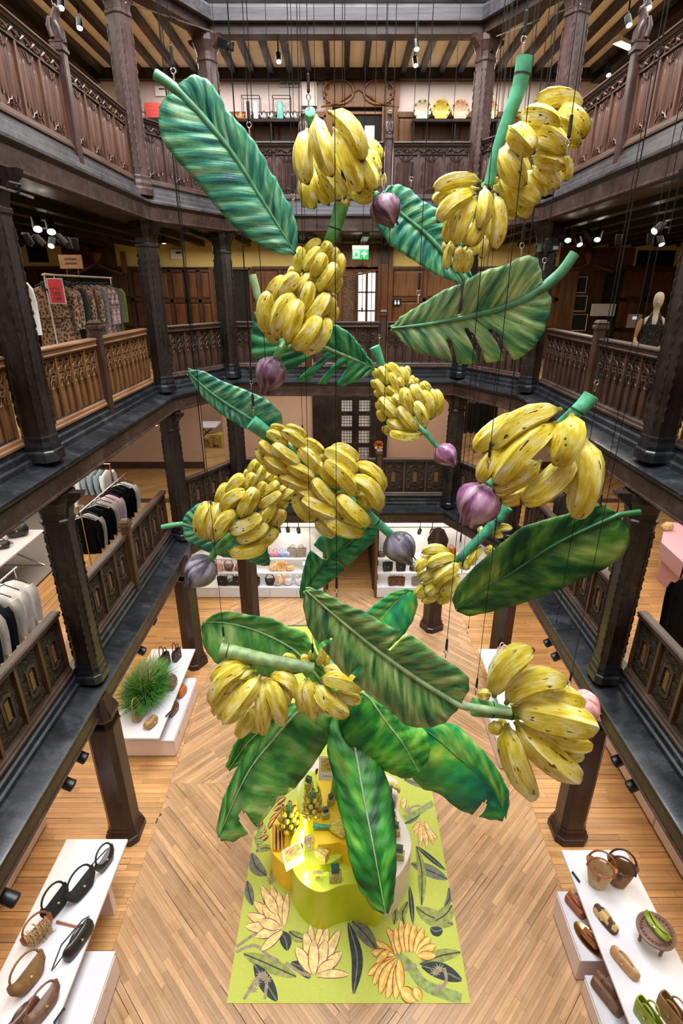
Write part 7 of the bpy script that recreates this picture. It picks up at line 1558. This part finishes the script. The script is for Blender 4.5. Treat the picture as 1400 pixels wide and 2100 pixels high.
# security camera on the back left pillar of the top gallery; projector on the right one
c = PY(463, 92, 12.9); o = thing('security_camera', 'black security camera clamped to the back pillar of the top gallery', 'camera', c); d = V((.55, -.7, -.35)).normalized(); sd = d.cross(V((0, 0, 1))).normalized(); up = sd.cross(d)
b = MB(); b.loft([[c + d * t + sd * (a * .09) + up * (b_ * .07) for a, b_ in ((-1, -1), (1, -1), (1, 1), (-1, 1))] for t in (-.16, .16)]); b.build('housing', 'black_metal', o, world=True); MB().tube([c + d * .16, c + d * .21], [.065, .055], 14).build('lens', 'black_and_shade', o, 50, world=True); MB().tube([c + up * .07, c + up * .12 - V((.1, -.15, 0)), V((c.x - .12, c.y + .35, c.z + .1))], .02, 6).build('bracket', 'black_metal', o, world=True); MB().tube([c + d * .2, c + d * .215], .03, 10).build('lens_ring', 'chrome', o, world=True)
c = PY(1127, 508, 11.2); o = thing('projector', 'black box projector clamped high by the right back pillar', 'projector', c); MB().box(-.2, .16, -.12, .14, -.07, .07, .02).build('housing', 'black_metal', o); MB().tube([(-.12, -.12, 0), (-.12, -.16, 0)], .05, 12).build('lens', 'black_and_shade', o, 50); MB().tube([(0, 0, .07), (.02, .1, .5)], .02, 6).build('bracket', 'black_metal', o); MB().box(.02, .12, -.125, -.12, -.04, .02).build('vent', 'grey_plastic', o)
o = thing('speaker', 'dark loudspeaker under the beam above the slanting teal leaf', 'speaker', PY(620, 486, 13.9)); MB().box(-.12, .12, -.1, .1, -.14, .14, .02).build('cabinet', 'black_metal', o); MB().tube([(0, -.1, 0), (0, -.105, 0)], .08, 14).build('cone', 'grey_plastic', o); MB().tube([(0, 0, .14), (0, 0, 9.6 - o.location.z)], .015, 5).build('bracket', 'black_metal', o)
# stretched wire ropes across the corners of the top gallery, with tensioners
for a, b, l in (((258, 5, 10.9), (440, 66, 12.8), 'left'), ((1190, 8, 10.9), (1018, 74, 12.8), 'right')):
    p, q = PY(*a), PY(*b); o = thing('wire_rope', 'thin steel wire rope stretched across the %s corner of the top gallery' % l, 'wire', p); MB().tube([p, q], .010, 5).build('rope', 'chrome', o, world=True); MB().tube([p.lerp(q, .45), p.lerp(q, .52)], .022, 6).build('tensioner', 'black_metal', o, world=True)
p, q = PY(-5, 382, 5.6), PY(68, 405, 6.3); o = thing('wire_rope', 'thin steel rod with a bracket below the top gallery by the outer pillar', 'wire', p); MB().tube([p, q], .012, 5).build('rod', 'chrome', o, world=True); MB().tube([PY(14, 386, 5.75), PY(16, 372, 5.75), PY(40, 378, 5.95), PY(38, 398, 5.95)], .012, 5).build('bracket', 'black_metal', o, world=True)
# loose rigging wires that only pass through the view
WEND = ('beside the tapering cascade of bananas', 'before the middle gallery ledge under the cascade', 'in front of the lit centre window', 'behind the broad pale green leaf', 'over the striped olive leaf', 'between the pale green leaf and its stalk pillar', 'just beside the wire below the pale green leaf', 'by the ringed teal stem', 'above the long slanting bunch', 'before the back opening of the lowest gallery', 'behind the olive leaf near the splayed bananas', 'above the enormous banana hand', 'before the mannequin gallery', 'beside the right ledge of the lowest gallery', 'behind the long teal leaf tip', 'before the left corner balustrade of the middle gallery', 'before the left corner pillar of the middle gallery', 'below the curved green stem of the two hands')
for i, (u, v, y) in enumerate(((560, 400, 7.4), (630, 700, 6.9), (742, 640, 7.2), (908, 560, 7.6), (690, 1200, 7.5), (985, 700, 6.2), (975, 720, 6.2), (1003, 1180, 6.9), (620, 880, 7.0), (424, 1000, 7.6), (960, 1290, 7.2), (1230, 780, 4.8), (1370, 480, 4.6), (1140, 1280, 5.0), (650, 470, 6.6), (480, 640, 8.0), (395, 700, 7.8), (1090, 420, 5.6))):
    p = PY(u, v, y); o = tag(MB().tube([p, V((p.x, p.y, TOPZ))], .0034, 5).build('rigging_wire', 'wire_black'), 'thin black rigging wire ending ' + WEND[i], 'wire', 'rigging wires')
    MB().tube([p, p + V((0, 0, .05))], [.004, .012], 6).build('ferrule', 'rope_black', o)
structure('beam', MB().box(XL - .4, XR + .4, 4.2, 4.3, TOPZ, TOPZ + .12).box(XL - .4, XR + .4, 5.6, 5.7, TOPZ, TOPZ + .12).box(XL - .4, XR + .4, 6.9, 7.0, TOPZ, TOPZ + .12), 'dark_oak_long', label='rigging beams under the roof')
# ================================================================ MANNEQUIN
plain('mannequin_linen', (.68, .60, .48), .6); plain('mannequin_wood', (.55, .31, .13), .35, var=.2)
def dots():
    m, nt, b = nodes('dotted_black', .8); L = nt.links; tc = N(nt, 'ShaderNodeTexCoord'); v = N(nt, 'ShaderNodeTexVoronoi', i_Scale=34.0, i_Randomness=.35); L.new(tc.outputs['Object'], v.inputs['Vector'])
    r = ramp(nt, ((.15, (.55, .53, .5)), (.19, (.012, .011, .012)))); L.new(v.outputs['Distance'], r.inputs[0]); L.new(r.outputs[0], b.inputs['Base Color'])
dots()
def ell(mb, prof, n=20):        # (z, half-width, half-depth, y shift)
    mb.loft([[(w_ * cos(2 * pi * i / n), d_ * sin(2 * pi * i / n) + y_, z) for i in range(n)] for z, w_, d_, y_ in prof])
p = PY(1345, 640, 10.0); mq = thing('mannequin', 'linen mannequin with jointed wooden arms in a black dotted halter dress', 'mannequin', (p.x, 10.0, Z2 + .12), -.45)
b = MB(); ell(b, [(.02, .10, .10, 0), (.5, .13, .11, 0), (.8, .165, .12, 0), (.95, .165, .125, 0), (1.1, .125, .095, 0), (1.2, .13, .10, -.01), (1.3, .155, .115, -.015), (1.38, .165, .10, 0), (1.43, .15, .085, .01), (1.47, .09, .07, .01), (1.5, .055, .055, .01), (1.56, .048, .05, .0), (1.60, .05, .055, -.005), (1.63, .065, .085, -.015), (1.68, .078, .098, -.02), (1.75, .082, .105, -.015), (1.81, .07, .09, -.01), (1.845, .04, .055, -.005), (1.855, .005, .005, 0)])
b.build('body', 'mannequin_linen', mq, 60)
b = MB(); ell(b, [(.25, .36, .30, 0), (.5, .31, .26, 0), (.8, .235, .19, 0), (.98, .18, .14, 0), (1.1, .132, .102, 0), (1.2, .138, .108, -.01), (1.28, .16, .122, -.015), (1.33, .155, .115, -.015)])
b.build('dress', 'dotted_black', mq, 60)
m = MB()
for s in (-1, 1): m.loft([[(s * .14, -.10, 1.32), (s * .03, -.125, 1.32), (s * .035, -.128, 1.30), (s * .145, -.102, 1.30)], [(s * .11, -.085, 1.42), (s * .05, -.095, 1.42), (s * .05, -.10, 1.41), (s * .11, -.09, 1.41)], [(s * .07, .03, 1.52), (s * .045, -.03, 1.52), (s * .045, -.035, 1.51), (s * .075, .03, 1.51)]])
m.build('halter_strap', 'dotted_black', mq)
for s in (-1, 1):
    ar = MB(); ar.tube([(s * .185, .01, 1.41), (s * .205, .01, 1.34), (s * .235, .02, 1.2), (s * .25, .02, 1.1)], [.03, .048, .04, .032], 10); up_ = ar.build('upper_arm', 'mannequin_wood', mq, 60)
    ar = MB(); ar.tube([(s * .25, .02, 1.09), (s * .24, -.05, 1.03), (s * .14, -.17, .93), (s * .07, -.21, .89)], [.033, .036, .03, .02], 10); fa = ar.build('forearm', 'mannequin_wood', mq, 60)
    hd = MB(); hd.tube([(s * .075, -.21, .895), (s * .04, -.225, .88), (s * .0, -.235, .865)], [.02, .034, .03], 9)
    for q in range(4): hd.tube([(s * .005, -.245 + q * .012, .875 - q * .011), (-s * .04, -.25 + q * .012, .865 - q * .012), (-s * .075, -.24 + q * .01, .845 - q * .013)], [.010, .009, .006], 6)
    hd.tube([(s * .04, -.24, .895), (s * .02, -.265, .89), (-s * .005, -.27, .875)], [.011, .010, .006], 6); hd.build('hand', 'mannequin_linen', fa, 60)
MB().lathe([(.2, 0), (.2, .012), (.02, .02), (.015, .2)], 24).build('stand', 'chrome', mq, 50); mq.location.z = Z2
fc = MB(); fc.tube([(0, -.118, 1.72), (0, -.135, 1.685), (0, -.12, 1.67)], [.008, .014, .008], 7); fc.build('nose', 'mannequin_linen', mq, 60)
o = thing('wall_lamp', 'copper lamp behind the mannequin', 'lamp', PY(1368, 664, 10.9)); MB().loft([[(r * cos(2 * pi * i / 18), y, r * sin(2 * pi * i / 18)) for i in range(18)] for r, y in ((.02, .02), (.09, 0), (.13, -.05), (.12, -.05), (.02, 0))]).build('shade', 'copper', o, 50); MB().tube([(0, .02, 0), (0, .1, -.9)], .012, 6).build('stem', 'copper', o)
# grey drape and white cloths lying on the rail of the top gallery
m = MB(); P_ = [V((PY(20, 40, 5.3).x, 5.0 + i * .16, 11.30)) for i in range(24)]
m.tube([p + V((0, 0, .04 + .02 * sin(i * 1.7))) for i, p in enumerate([V((XL - .42, 4.6 + i * .17, 11.27)) for i in range(24)])], [.03 + .035 * abs(sin(i * .9)) for i in range(24)], 8); o = tag(m.build('snow_garland', 'white_cloth', None, 180), 'soft white wadding laid along the handrail of the top gallery', 'garland')
